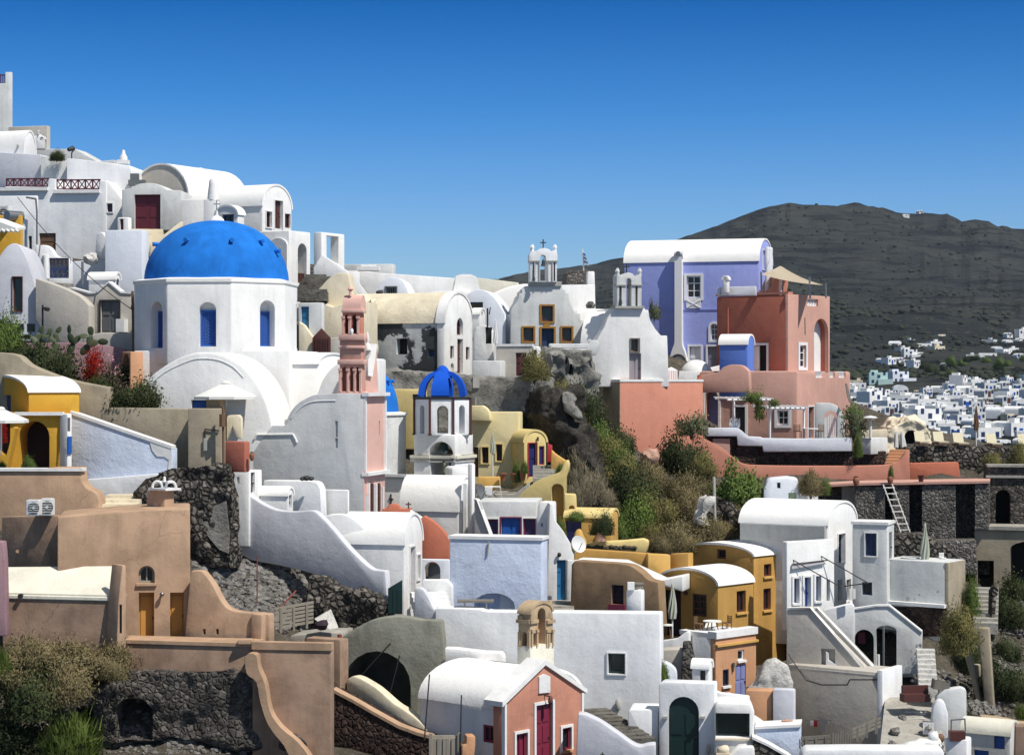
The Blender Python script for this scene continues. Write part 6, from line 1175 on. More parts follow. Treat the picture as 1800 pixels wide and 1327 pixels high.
h.op('R', 1413, 1014, 1424, 1067, 'door', 'bluepaint', trim='white', tw=.10, depth=.3)
for x0, x1 in ((1453, 1459),): h.op('R', x0, 1018, x1, 1056, 'window' if x0 != 1471 else 'door', 'darkblue', my=1, depth=.3)
pl = h.pl['R']; r = thing('awning', 'bare iron awning frame over the blue doors', 'awning', pl.pt(*pl.sz(1420, 1040), .5)); bm = NB()
for a, b_ in (((1394, 984, 0), (1444, 1028, 1.4)), ((1443, 977, 0), (1490, 1020, 1.4)), ((1390, 991, .1), (1452, 984, .1)), ((1490, 1020, 1.4), (1484, 1030, 0))): rod(bm, pl.pt(*pl.sz(*a[:2]), a[2]), pl.pt(*pl.sz(*b_[:2]), b_[2]), .025)
part('bars', bm, 'iron', r); bm = NB(); q = [pl.pt(*pl.sz(1390, 993), .02), pl.pt(*pl.sz(1447, 985), .02), pl.pt(*pl.sz(1447, 990), .14), pl.pt(*pl.sz(1389, 1000), .14)]; prism(bm, q, Vector((0, 0, .03))); part('rolled_cloth', bm, 'clothgrey', r)
h = house('house', 'grey white tower house with dark blue shutters', 'house', 'greywhite', 1498, 1560, 1572, 94.2, 22, 922, 1085, flat='white'); h.op('L', 1521, 937, 1541, 977, 'window', 'darkblue', mx=2, my=4, trim='white', tw=.05, pane='darkblue', depth=.15); h.op('L', 1515, 1023, 1533, 1046, 'window', 'darkblue', my=1, depth=.2); h.op('R', 1563, 935, 1568, 985, 'door', 'greypaint', depth=.15)
h = house('house', 'grey terrace house with a tan end wall and patched plaster', 'house', 'greywhite', 1555, 1667, 1697, 93, 36, 988, 1120, ext=1)
s_ = house('', '', '', 'taupe', 1666, 1667.3, 1697.5, 92.95, 36, 989, 1120, a=.2, root=h.root, wall='end_wall', bev=.04, ext=1)
for x, y, rr in ((1596, 1052, 4), (1616, 1045, 2.5), (1608, 1053, 2), (1648, 1040, 2)): h.shape('L', [(x + rr * cos(k), y + rr * .9 * sin(k * 1.0)) for k in [i * 2 * pi / 9 for i in range(9)]][::-1], 'grey', 'plaster_patch', -.02, .012)
h.slab('L', 1552, 1058, 1664, 1064, 'white', 'ledge', 0, .3); h.shape('L', [(1557, 1066), (1665, 1066), (1664, 1118), (1557, 1118)], 'lava', 'stone_base', -.02, .05)
parasol('closed sage parasol tied on the grey terrace house', 1626, 921, 985, 94.5, 17, 'clothgreen', False, ypole=990)
chair('white plastic chair on the grey terrace house', W(1657, 990, 94.8), 20, 'plasticwhite', s=.55); table('white plastic table on the grey terrace house', W(1600, 992, 95), .9, .35, 'plasticwhite')
# stair house below
h = cut('house', 'beige grey stair wall with a triangular niche', 'house', 'warmgrey', [(1380, 1300), (1383, 1071), (1424, 1071), (1524, 1176), (1535, 1180), (1537, 1300)], 87.2, -24, 1.4, at=1383, bev=.05)
ycap(h, 'white', [(1383, 1070), (1424, 1070), (1519, 1178)], .06, -.3, .05)
h.op('F', 1443, 1140, 1468, 1188, 'niche', 'warmgrey', depth=.25); h.shape('F', [(1452, 1172), (1452, 1145), (1456, 1148), (1456, 1160), (1470, 1168), (1470, 1172)], 'white', 'rubble', -.25, .02)
h = cut('wall', 'white capped outer stair parapet beside the niche wall', 'wall', 'warmgrey', [(1430, 1120), (1430, 1071), (1436, 1071), (1534, 1172), (1534, 1180), (1500, 1180)], 86.6, -20, .25); ycap(h, 'white', [(1430, 1070), (1436, 1070), (1535, 1174)], .06, -.25, .04)
h = house('house', 'big beige grey house with laundry on its wall and a blue door at the end', 'house', 'warmgrey', 1385, 1551, 1586, 84.2, 36, 1182, 1340, bev=.05)
s_ = house('', '', '', 'white2', 1549.5, 1551.3, 1586.5, 84.1, 36, 1178, 1340, a=.25, root=h.root, wall='end_wall', bev=.04); s_.base = h; s_.op('R', 1556, 1238, 1564.5, 1292, 'door', 'tealblue', depth=.25); s_.op('R', 1571, 1231, 1578.5, 1265, 'window', 'darkblue', my=1, depth=.25); s_.slab('R', 1555.5, 1235, 1577, 1238, 'white', 'hood', 0, .5)
pl = h.pl['L']; bm = NB(); tube(bm, [pl.pt(*pl.sz(x, y), .03) for x, y in ((1386, 1148), (1400, 1170), (1418, 1195), (1445, 1203), (1490, 1203), (1494, 1194), (1550, 1194))], .025); part('cable', bm, 'iron', h.root)
h.slab('L', 1400, 1180, 1552, 1184, 'warmgrey', 'ledge', -.3, .05)
bm = NB(); rod(bm, pl.pt(*pl.sz(1422, 1264), .3), pl.pt(*pl.sz(1468, 1264), .3), .012); r = setp(link('clothes_line', finmesh(bm, 'iron')), 'clothes line along the beige grey wall', 'clothes line')
for k, (x0, x1, y1, mt, nm, lb) in enumerate(((1424, 1430, 1274, 'clothgrey', 'towel', 'dark grey cloth at the left end of the clothes line'), (1431, 1436, 1273, 'cloth', 'towel', 'white cloth second on the clothes line'), (1437, 1444, 1275, 'clothred', 'towel', 'red cloth hanging on the clothes line'), (1447, 1463, 1284, 'clothgrey', 'shirt', 'grey shirt hanging at the right of the clothes line'))):
    bm = NB(); sh = [(x0, 1264), (x1, 1264), (x1 - .5, y1), (x0 + .5, y1)] if nm == 'towel' else [(x0, 1264), (x1, 1264), (x1 + 1, 1269), (x1 - 3, 1270), (x1 - 4, y1), (x0 + 4, y1), (x0 + 3, 1270), (x0 - 1, 1269)]
    prism(bm, [pl.pt(*pl.sz(*p), .3 + .02 * k) for p in sh], pl.n * .02); solo(nm, bm, mt, lb, nm)
# arched terrace
h = cut('house', 'grey arched terrace with a sloping white edge right of the stair', 'house', 'greywhite', [(1500, 1185), (1500, 1072), (1540, 1066), (1563, 1066), (1621, 1112), (1620, 1150), (1612, 1185)], 90.3, -14, .5, bev=.05)
w = cut('', '', '', 'greywhite', [(1495, 1190), (1496, 1092), (1540, 1086), (1570, 1088), (1606, 1122), (1606, 1190)], 90.9, -14, 3, root=h.root, wall='room', bev=.05); w.op('F', 1497, 1104, 1582, 1178, 'hole', arch=.2, depth=2.4)
ycap(h, 'white', [(1500, 1071), (1540, 1065), (1563, 1065), (1621, 1111)], .05, -.35, .05); h.op('F', 1502, 1106, 1536, 1172, 'hole', arch=1, depth=1); h.op('F', 1540, 1099, 1576, 1174, 'hole', arch=.5, depth=1)
bm = NB(); rod(bm, W(1553, 1172, 89), W(1553, 1100, 89), .05); part('pipe', bm, 'greypaint', h.root); bm = NB(); rod(bm, W(1544, 1176, 87.6), W(1544, 1150, 87.6), .06); part('bollard', bm, 'white', h.root); h.slab('F', 1503, 1118, 1517, 1138, 'winered', 'red_panel', -1.5, -1.4)
h = cut('wall', 'white wall with a red boat shaped panel under the blue door house', 'wall', 'white2', [(1490, 1090), (1492, 1058), (1498, 1056), (1500, 1066), (1500, 1090)], 90.8, -6, .4)
for k in range(2):
    bm = NB(); x = 1493 + k * 6; prism(bm, [W(x, 1034, 90.3), W(x + 5, 1035, 90.3), W(x + 6 - k, 1052, 90.3), W(x + 1, 1053, 90.3)], Vector((0, .03, 0))); solo('towel', bm, 'cloth', ('left', 'right')[k] + ' white towel hanging by the corner of the arched terrace', 'towel')
cut('wall', 'white end of the arched terrace under the window sill', 'wall', 'white', [(1440, 1110), (1446, 1072), (1497, 1060), (1502, 1066), (1502, 1140), (1490, 1140)], 90.7, -10, .4)
# ================================================================== far right: stone walls, terraces, ruins
h = cut('wall', 'high dark stone retaining wall with buttresses below the salmon foot wall', 'wall', 'darkstone', [(1400, 1010), (1405, 858), (1455, 855), (1500, 852), (1740, 848), (1740, 1010)], 106.5, -14, 2, bev=.05)
for x0, x1, yt, yb, mt in ((1480, 1507, 855, 978, 'warmgrey'), (1507, 1558, 853, 980, 'greystone'), (1572, 1600, 851, 1000, 'greystone'), (1623, 1681, 850, 1000, 'greystone'), (1715, 1739, 849, 925, 'greystone')):
    pl = h.pl['F']; bm = NB(); pbox(bm, pl, pl.sz(x0, 900)[0], pl.sz(x1, 900)[0], pl.sz(x0, yb)[1], pl.sz(x0, yt)[1], -.05, .15 if x0 < 1490 else 1.3); part('buttress', bm, mt, h.root)
bm = NB(); pl = h.pl['F']; q = [pl.sz(*p) for p in ((1402, 857), (1500, 851), (1740, 847))]
for a, b_ in zip(q[:-1], q[1:]): prism(bm, [pl.pt(*a, 1.4), pl.pt(*b_, 1.4), pl.pt(b_[0], b_[1] + .12, 1.4), pl.pt(a[0], a[1] + .12, 1.4)], pl.n * -3)
part('coping', bm, 'salmonlight', h.root)
pot('tall clay jar on the retaining wall left of the ladder', 1505, 854, 104.8, 17, 12); pot('clay jar holding a spiky plant above the ladder', 1565, 851, 104.8, 16, 11); pot('dark clay flower pot right of the ladder', 1619, 848, 104.8, 13, 12, 'redbrown', prof=((.6, 0), (.9, .8), (1, .85), (1, 1), (.8, .9)))
a, b_ = W(1560, 851, 104.4), W(1593, 940, 103.3); e = Vector((.24, .05, 0)); t = thing('ladder', 'old whitewashed wooden ladder leaning on the stone retaining wall', 'ladder', b_)
for s_ in (-1, 1): bm = NB(); rod(bm, a + e * s_, b_ + e * s_, .04, seg=6); part('rail', bm, 'whiterock', t)
for k in range(8): bm = NB(); p = a.lerp(b_, (k + .6) / 8.4); rod(bm, p - e * 1.25, p + e * 1.25, .035, seg=5); part('rung', bm, 'whiterock', t)
cut('wall', 'rubble stone terrace wall at the foot of the ladder', 'wall', 'rubblewall', [(1570, 1000), (1572, 940), (1620, 938), (1660, 958), (1690, 984), (1690, 1010)], 101, -10, 1.5); cut('wall', 'grey stone terrace wall right of the tied sage parasol', 'wall', 'greystone', [(1640, 1010), (1640, 950), (1716, 950), (1718, 1010)], 103, -10, 1.5)
h = cut('house', 'whitewashed lump of a hut with a pale green door above the big vault', 'house', 'bluewhite', [(1340, 900), (1342, 858), (1350, 842), (1362, 841), (1384, 839), (1404, 842), (1403, 856), (1407, 868), (1408, 900)], 100.5, -6, 2, bev=.15)
h.op('F', 1366, 848, 1372, 858, 'window', 'wood', my=1, depth=.2); h.op('F', 1386, 866, 1400, 892, 'door', 'greendoor', depth=.2)
cut('wall', 'white curved garden wall beside the whitewashed hut', 'wall', 'white2', [(1404, 900), (1406, 868), (1420, 866), (1432, 856), (1438, 847), (1438, 900)], 100.8, -6, .4, bev=.1)
bm = NB(); rod(bm, W(1257, 918, 99), W(1255, 838, 99), .07); solo('post', bm, 'concretepaint', 'tall pale concrete post at the edge of the bright green hedge', 'post')
cut('rock', 'pale rock spur between the post and the dry shrubs', 'rock', 'whiterock', [(1228, 925), (1232, 900), (1240, 875), (1250, 869), (1256, 873), (1250, 890), (1246, 905), (1250, 925)], 98.8, 10, 1, rough=.22); cut('rock', 'grey rubble bank right of the pale rock spur', 'rock', 'rubblewall', [(1240, 922), (1248, 890), (1256, 872), (1285, 885), (1300, 915), (1300, 925)], 99.4, 0, 1.2, rough=.22)
# lounger terrace
cut('wall', 'rubble terrace wall in front of the sun loungers', 'wall', 'rubblewall', [(1590, 822), (1592, 786), (1700, 784), (1815, 790), (1900, 792), (1900, 835), (1700, 830)], 121, -6, 6)
for k, (x, y) in enumerate(((1618, 783), (1651, 783), (1686, 785), (1744, 786), (1800, 787))):
    c = W(x, y, 122.5); t = thing('sun_lounger', 'cream sun lounger ' + ('at the left end of the terrace row', 'second from the left on the terrace', 'in the middle, left of the brown closed parasol', 'right of the brown closed parasol', 'cut by the right picture edge')[k], 'sun lounger', c, 'sun loungers on the far terrace')
    bm = NB(); prism(bm, [c + Vector((-.3, 0, .18)), c + Vector((.3, 0, .18)), c + Vector((.3, .45, .8)), c + Vector((-.3, .45, .8))], Vector((0, .06, .02))); part('backrest', bm, 'clothyellow', t); bm = NB(); box(bm, c + Vector((0, -.7, .2)), .6, 1.4, .08); part('seat', bm, 'clothyellow', t); bm = NB(); box(bm, c + Vector((0, -.4, .1)), .66, 2.0, .06); part('frame', bm, 'wood', t)
    for i, j in ((-1, -1), (1, -1), (-1, 1), (1, 1)): bm = NB(); rod(bm, c + Vector((.28 * i, -.4 + .8 * j, -.02)), c + Vector((.28 * i, -.4 + .8 * j, .14)), .035); part('leg', bm, 'wood', t)
parasol('closed brown parasol among the sun loungers', 1716, 713, 757, 122.5, 10, 'wood', False, ypole=786)
h = cut('house', 'cream mounded rock house with a dark cave mouth beyond the terrace', 'house', 'creamroof', [(1555, 800), (1560, 768), *cr([(1570, 752), (1585, 742), (1605, 738), (1625, 745), (1640, 765)], 3), (1648, 800)], 127, 0, 4, rough=.25); h.op('F', 1590, 756, 1616, 800, 'niche', 'darkinterior', arch=1, depth=1)
for k, x in enumerate((1576, 1588)):
    bm = NB(); prism(bm, [W(x - 4, 788, 124 - k), W(x + 4 + k * 3, 788, 124 - k), W(x + 2 - k * 2, 757, 124 - k), W(x - 3 - k * 2, 760, 124 - k)], Vector((0, .25, 0))); bmesh.ops.bevel(bm, geom=list(bm.edges), offset=.06, segments=2, affect='EDGES'); solo('wall', bm, 'white', ('upright white chair shaped wall at the cream mound', 'leaning white slab wall at the cave mouth of the cream mound')[k], 'wall')
bm = NB(); rod(bm, W(1530, 770, 118), W(1530, 735, 118), .09); lathe(bm, W(1530, 738, 118), [(.1, 0), (.42, .12), (.3, .2), (0, .26)], 14); solo('garden_lamp', bm, 'plasticwhite', 'white mushroom lamp on the planter block', 'lamp')
cut('wall', 'cream low terrace wall behind the mushroom lamp', 'wall', 'cream', [(1500, 775), (1502, 757), (1560, 754), (1560, 775)], 121, -4, .4)
chair('wooden folding chair left on the salmon terrace', W(1402, 770, 119.6), 160, 'wood', s=.9); chair('wooden folding chair right by the windbreak', W(1441, 770, 119.8), 200, 'wood', s=.9); bm = NB(); c = W(1424, 769, 119.4); lathe(bm, c, [(.04, 0), (.04, .48), (.5, .5), (.5, .54), (0, .54)], 16); solo('table', bm, 'whitepaint', 'low white table between the folding chairs', 'table')
bm = NB()
for i in range(8): rod(bm, W(1283 + i * 2.4, 752, 119), W(1283 + i * 2.4, 737 - 2 * (i % 2), 119), .035, seg=5)
rod(bm, W(1282, 746, 119), W(1301, 747, 119), .03); solo('fence', bm, 'whitepaint', 'little white picket fence before the glazed door of the salmon terrace', 'fence')
bm = NB(); prism(bm, [W(1486, 674, 122), W(1489, 674, 122), W(1497, 706, 121), W(1493, 707, 121), W(1489, 694, 121.5)], Vector((0, .15, 0))); solo('cave_screen', bm, 'oldwood', 'curved grey wooden strut at the right edge of the salmon house', 'strut')
# ruins at the right edge
h = cut('ruin', 'dark stone ruin wall with an arched doorway at the right edge', 'ruin', 'darkstone', [(1730, 935), (1735, 820), (1900, 818), (1900, 935)], 106, -10, 3); h.op('F', 1750, 861, 1776, 927, 'niche', 'darkinterior', arch=1, depth=1.6)
h.slab('F', 1735, 817, 1900, 821, 'path', 'ledge', -1, .15); h.slab('F', 1733, 836, 1900, 840, 'path', 'ledge', -.5, .15)
h = cut('ruin', 'grey brown ruin with black square openings at the right edge', 'ruin', 'taupe', [(1713, 1060), (1713, 931), (1900, 928), (1900, 1060)], 103.6, -16, 3); h.slab('F', 1713, 926, 1900, 932, 'path', 'ledge', -2, .15); h.op('F', 1718, 985, 1747, 1040, 'niche', 'darkinterior', depth=1.6); h.op('F', 1776, 950, 1880, 1042, 'niche', 'darkinterior', arch=.3, depth=1.6)
stairs('steps', 'rubble stone stairs climbing to the black openings', 'path', (1732, 1100, 93.5), (1735, 1032, 99), 1.1, 9); cut('wall', 'low rubble wall along the rubble stone stairs', 'wall', 'rubblewall', [(1742, 1125), (1744, 1040), (1750, 1028), (1757, 1034), (1752, 1060), (1750, 1125)], 94.5, 10, .5, bev=.1)
for k, q in enumerate(([(1695, 1150), (1697, 1140), (1704, 1140), (1728, 1250), (1722, 1256)], [(1718, 1115), (1719, 1103), (1738, 1104), (1748, 1255), (1733, 1255)])):
    cut('wall', ('thin sandy wall rib sloping down the right bank', 'wide sandy wall rib beside the rubble stairs')[k], 'wall', 'taupe', q, 90 - k * .4, -20, .5)
cut('wall', 'short sandy cross wall between the two ribs', 'wall', 'taupe', [(1707, 1190), (1709, 1168), (1724, 1168), (1724, 1190)], 90.4, -10, .4)
for i, (x, y, D, x1, y1, D1, n) in enumerate(((1632, 1210, 83.5, 1627, 1140, 87.5, 8),)):
    stairs('steps', 'whitewashed stone steps right of the arched terrace', 'whiterock', (x, y, D), (x1, y1, D1), .75, n)
h = cut('wall', 'rough white yard wall with a sloping top right of the stone steps', 'wall', 'greywhite', [(1640, 1330), (1645, 1225), (1660, 1212), (1688, 1208), (1699, 1211), (1700, 1330)], 82, -8, .6, bev=.12)
cut('pillar', 'whitewashed rounded wall end beside the yard path', 'pillar', 'white2', [(1634, 1300), (1640, 1240), (1650, 1228), (1660, 1232), (1667, 1255), (1667, 1300)], 81, -6, .5, bev=.15)
g = cut('gate', 'small grey metal garden gate by the yard path', 'gate', 'greypaint', [(1622, 1292), (1622, 1266), (1642, 1268), (1642, 1292)], 80.4, -4, .05, bev=.01, wall='panel')
g.op('F', 1624, 1269, 1640, 1290, 'hole', depth=.2); lattice(g, 'F', 1624, 1269, 1640, 1290, 'plasticwhite', 3, 'scrollwork', True, 1)
for p_ in g.root.children: p_.location = g.pl['F'].n * .16
bm = NB(); c = W(1626, 1322, 78.5); blob(bm, c + Vector((0, 0, .15)), .85, .5, .38, 3, .2); blob(bm, c + Vector((.32, -.05, .55)), .22, .22, .28, 2, .1); solo('mound', bm, 'white', 'whitewashed plaster mound with a knob beside the yard path', 'mound'); bm = NB(); blob(bm, W(1653, 1297, 79), .16, .16, .18, 2, .05); solo('lamp', bm, 'wood', 'round brown lamp ball next to the whitewashed mound', 'lamp')
c = W(1608, 1232, 82.6); t = thing('sofa', 'dark red brown garden sofa by the stone steps', 'sofa', c); bm = NB(); box(bm, c, 1.1, .5, .3, 10); part('seat', bm, 'redbrown', t); bm = NB(); box(bm, c + Vector((.05, .25, .25)), 1.1, .15, .35, 10); part('backrest', bm, 'redbrown', t)
for k, (x, y, rz) in enumerate(((1652, 1211, 9),)):
    c = W(x, y, 82.4 - k * .2); t = thing('crate', ('tilted wooden crate on the yard wall', 'wooden crate low beside the sofa', 'wooden crate leaning on the yard wall')[k], 'crate', c); bm = NB(); w_ = .3
    for dx in (-1, 1): box(bm, c + Vector((dx * w_, 0, 0)), .05, .5, .38, rz * .0); box(bm, c + Vector((0, dx * .24, 0)), .6, .05, .34)
    for q in range(3): box(bm, c + Vector(((q - 1) * .2, 0, .01)), .12, .46, .03)
    bmesh.ops.rotate(bm, cent=c, matrix=Matrix.Rotation(radians(rz), 3, 'Y'), verts=bm.verts); part('slats', bm, 'oldwood', t)
def planks(label, x0, y0, x1, y1, D, D1, hh, n, mat='oldwood', rails=0, name='fence'):
    a, b_ = W(x0, y0, D), W(x1, y1, D1); d = b_ - a; t = thing(name, label, 'fence', (a + b_) / 2); e = Vector((0, -.05, 0))
    if rails:
        for k in range(rails): bm = NB(); z = Vector((0, 0, hh * (k + .5) / rails)); prism(bm, [a + z, b_ + z, b_ + z + Vector((0, 0, hh / rails * .72)), a + z + Vector((0, 0, hh / rails * .72))], Vector((0, .04, 0))); part('plank', bm, mat, t)
    for i in range(n): bm = NB(); p = a + d * (i + .5) / n; k = d.length / n * (.34 if not rails else .08); prism(bm, [p + Vector((-k, 0, -.1)), p + Vector((k, 0, -.1)), p + Vector((k, 0, hh * (1 + .1 * sin(i * 7)))), p + Vector((-k, 0, hh * (1 + .1 * sin(i * 5))))], Vector((0, -.04, 0))); part('picket' if not rails else 'post', bm, mat, t)
    return t
bm = NB(); prism(bm, [W(1545, 1330, 78.2), W(1665, 1330, 78.4), W(1642, 1222, 85), W(1556, 1226, 84.6)], Vector((0, 0, -1))); solo('path', bm, 'path', kind='structure')
stairs('steps', 'rough pale stone steps in the middle of the yard path', 'whiterock', (1598, 1300, 80.6), (1610, 1248, 83.4), .9, 5)
for k, (x, y, D, w_) in enumerate(((1574, 1284, 80.6, 18), (1586, 1262, 82.4, 14), (1630, 1278, 80.6, 16), (1568, 1308, 79, 14), (1618, 1312, 78.9, 13))):
    bm = NB(); blob(bm, W(x, y, D), w_ * D / F / 2, .3, .14, 2, .25, k); solo('stone', bm, 'rubblestone', 'loose flat stone lying on the pale yard path', 'stone', 'stones on the yard path')
planks('grey picket fence leaning at the yard below the laundry', 1462, 1316, 1497, 1314, 78.4, 78.6, .62, 8); planks('driftwood plank fence slanting up to the blue end door', 1498, 1302, 1548, 1281, 78.6, 80, .45, 3, rails=3); planks('low driftwood plank fence at the left of the picket fence', 1408, 1314, 1460, 1310, 78.4, 78.4, .38, 3, rails=2)
planks('wooden pallet propped on the rubble slope', 483, 1110, 551, 1098, 81.2, 81.5, .92, 3, 'palewood', rails=6, name='pallet')['category'] = 'pallet'
bm = NB(); prism(bm, [W(553, 1088, 82), W(581, 1072, 82.2), W(594, 1103, 81.8), W(580, 1106, 81.6)], Vector((0, .12, .03))); solo('slab', bm, 'whiterock', 'tilted pale slab beside the wooden pallet', 'slab'); bm = NB(); blob(bm, W(566, 1098, 81.3), .3, .25, .2, 2, .2); solo('sack', bm, 'purplenight', 'dark purple sack between the pallet and the pale slab', 'sack')
bm = NB(); rod(bm, W(489, 1072, 81.6), W(520, 1038, 82.6), .035); rod(bm, W(452, 1060, 82), W(452, 976, 82), .025); solo('stick', bm, 'rust', 'rusty bar leaning in the rubble behind the pallet', 'bar')
h = cut('wall', 'low cream bottom wall with a rounded end below the yard', 'wall', 'white2', [(1404, 1350), (1410, 1322), (1420, 1317), (1500, 1316), (1660, 1317), (1662, 1350)], 76, -4, 1.2, bev=.15); h = house('house', 'white cube with a brown basket on its roof at the bottom edge', 'house', 'white2', 1661, 1700, 1708, 77.5, 24, 1300, 1345)
bm = NB(); box(bm, W(1682, 1301, 77.8), .58, .4, .36); solo('basket', bm, 'redbrown', 'brown woven basket on the white cube roof', 'basket')
h = house('house', 'low white vaulted house with a bright blue arched door at the bottom right', 'house', 'greywhite', 1690, 1776, 1790, 79, 30, 1294, 1345, 'U', 1268, 'oldroof'); h.op('L', 1747, 1285 + 2, 1766, 1316, 'door', 'bluepaint', arch=1, my=1); h.op('L', 1712, 1318, 1738, 1340, 'niche', 'bluepaint', depth=.15)
bm = NB(); tube(bm, [W(1672, 1290, 78.2), W(1672, 1265, 78.2), W(1696, 1263, 78.4), W(1697, 1285, 78.4)], .03); solo('handrail', bm, 'steel', 'bent steel handrail beside the basket', 'handrail')
cut('wall', 'sandy curved wall sweeping to the right bottom corner', 'wall', 'sandstone', [(1722, 1350), (1724, 1258), (1760, 1262), (1815, 1272), (1900, 1275), (1900, 1350)], 84, -4, .6, bev=.1); cut('wall', 'brown wall corner at the bottom right edge', 'wall', 'tandark', [(1783, 1350), (1785, 1276), (1900, 1276), (1900, 1350)], 77, -10, .6)
cut('rock_outcrop', 'black rock recess under the pale masonry beside the yellow porch', 'rock', 'cliffdark', [(905, 800), (912, 735), (920, 706), (935, 690), (960, 684), (985, 690), (992, 725), (1010, 765), (1035, 805), (1062, 850), (1075, 890), (1020, 850), (985, 815)], 108, -36, 2, rough=.4)
cut('ground_arch', 'pale boulders rimming the black rock recess', 'rock', 'palerock', [(985, 690), (992, 686), (1004, 692), (1002, 708), (1012, 720), (1018, 735), (1004, 735), (994, 720)], 107.4, -10, .8, rough=.3)
# ================================================================== terrain, hill, far village, plants
CP = [(-100, 1345, 70), (0, 1330, 72), (100, 1330, 72.5), (200, 1330, 74), (320, 1330, 73), (30, 1200, 75), (140, 1190, 75.8), (-60, 1120, 77), (200, 1145, 78), (300, 1136, 79), (350, 1020, 81), (345, 990, 84), (420, 1010, 84.5), (450, 1060, 83), (490, 1110, 81), (560, 1112, 82),
      (610, 1105, 84), (660, 1080, 85), (600, 1050, 86.5), (520, 1010, 86.8), (430, 980, 87), (600, 1240, 78), (750, 1320, 75.5), (860, 1360, 73), (1000, 1360, 74), (1150, 1350, 76), (1300, 1350, 76.5), (1450, 1325, 79.5), (1420, 1332, 81.5), (1480, 1332, 82), (1400, 1340, 83.5), (1520, 1330, 82.5), (1540, 1312, 81), (1600, 1262, 82), (1600, 1240, 84),
      (420, 1345, 72), (560, 1350, 72), (700, 1350, 73), (720, 1095, 86), (900, 1100, 85.3), (1060, 1100, 86), (1200, 1125, 86.5), (1260, 1120, 88.5), (1350, 1200, 85), (1440, 1190, 89.5), (800, 970, 92), (870, 965, 94.5), (1000, 985, 95), (1150, 985, 97), (1300, 975, 98), (1460, 985, 99), (1600, 998, 97), (1660, 998, 100), (1540, 1085, 92.5),
      (930, 905, 100), (1000, 900, 101), (960, 840, 106.5), (1000, 800, 108), (1040, 850, 106), (1080, 900, 103), (1120, 830, 112), (1190, 840, 112), (1240, 875, 110), (1250, 925, 102), (1320, 905, 104), (1380, 900, 102), (1140, 960, 99), (1210, 960, 98.5),
      (750, 870, 104), (700, 920, 98), (850, 870, 104), (600, 925, 93), (500, 920, 91), (420, 910, 89), (650, 770, 110), (740, 672, 115), (880, 672, 115), (1000, 622, 121), (1060, 682, 119), (1200, 680, 127), (1300, 670, 134), (1150, 560, 140), (960, 710, 112), (1000, 720, 112), (1060, 780, 114),
      (200, 722, 98), (100, 672, 99), (50, 690, 97.5), (150, 830, 92), (190, 600, 104.5), (300, 620, 106), (300, 525, 112), (100, 515, 112), (200, 470, 116), (300, 425, 121), (450, 430, 126), (100, 400, 129), (0, 330, 135), (600, 510, 124), (700, 530, 133), (900, 520, 138), (100, 850, 87), (230, 900, 86), (100, 925, 82), (240, 1000, 81), (-80, 850, 90), (-80, 640, 100),
      (1560, 822, 119), (1650, 795, 123), (1800, 795, 125), (1650, 856, 109), (1800, 850, 110), (1430, 775, 121), (1350, 775, 123), (1800, 935, 107), (1800, 1050, 101), (1720, 1105, 95), (1800, 1150, 97), (1800, 1260, 88), (1690, 1215, 88), (1650, 1130, 92), (1730, 1280, 82), (1800, 1345, 77), (1700, 1340, 76), (1900, 1200, 92), (2000, 1000, 110),
      (-300, 700, 110), (-300, 400, 140), (2100, 1300, 85), (2100, 900, 130), (900, 640, 185), (1700, 980, 185), (200, 480, 185), (1300, 760, 185), (-200, 400, 185)]
cp = np.array([tuple(W(*c)) for c in CP])
xs = np.arange(-62, 72, .8); ys = np.arange(67, 190, .8); GX, GY = np.meshgrid(xs, ys)
num = np.zeros_like(GX); den = np.zeros_like(GX)
for x, y, z in cp:
    w = 1 / ((GX - x) ** 2 + (GY - y) ** 2 + .35) ** 1.9; num += w * z; den += w
GZ = num / den - .25
for x, y, z in BASE: GZ = np.minimum(GZ, z - .35 + 1.1 * np.maximum(0, np.sqrt((GX - x) ** 2 + (GY - y) ** 2) - .5))
vs = []
for j in range(len(ys)):
    for i in range(len(xs)):
        n = mnoise.fractal(Vector((GX[j, i] * .35, GY[j, i] * .35, 0)), 1, 2, 5); vs.append((GX[j, i], GY[j, i], GZ[j, i] + .28 * n))
def gz(x, y):
    a, b_ = min(max((x + 62) / .8, 0), len(xs) - 1.01), min(max((y - 67) / .8, 0), len(ys) - 1.01); i, j = int(a), int(b_); a -= i; b_ -= j; q = j * len(xs) + i; k = q + len(xs)
    return (vs[q][2] * (1 - a) + vs[q + 1][2] * a) * (1 - b_) + (vs[k][2] * (1 - a) + vs[k + 1][2] * a) * b_
def gridmesh(vs, nx, ny):
    me = bpy.data.meshes.new('mesh'); me.from_pydata(vs, [], [(j * nx + i, j * nx + i + 1, (j + 1) * nx + i + 1, (j + 1) * nx + i) for j in range(ny - 1) for i in range(nx - 1)]); me.update(); return me
me = gridmesh(vs, len(xs), len(ys)); me.materials.append(M['soil']); smooth(me, 80); setp(link('terrain', me), kind='structure')

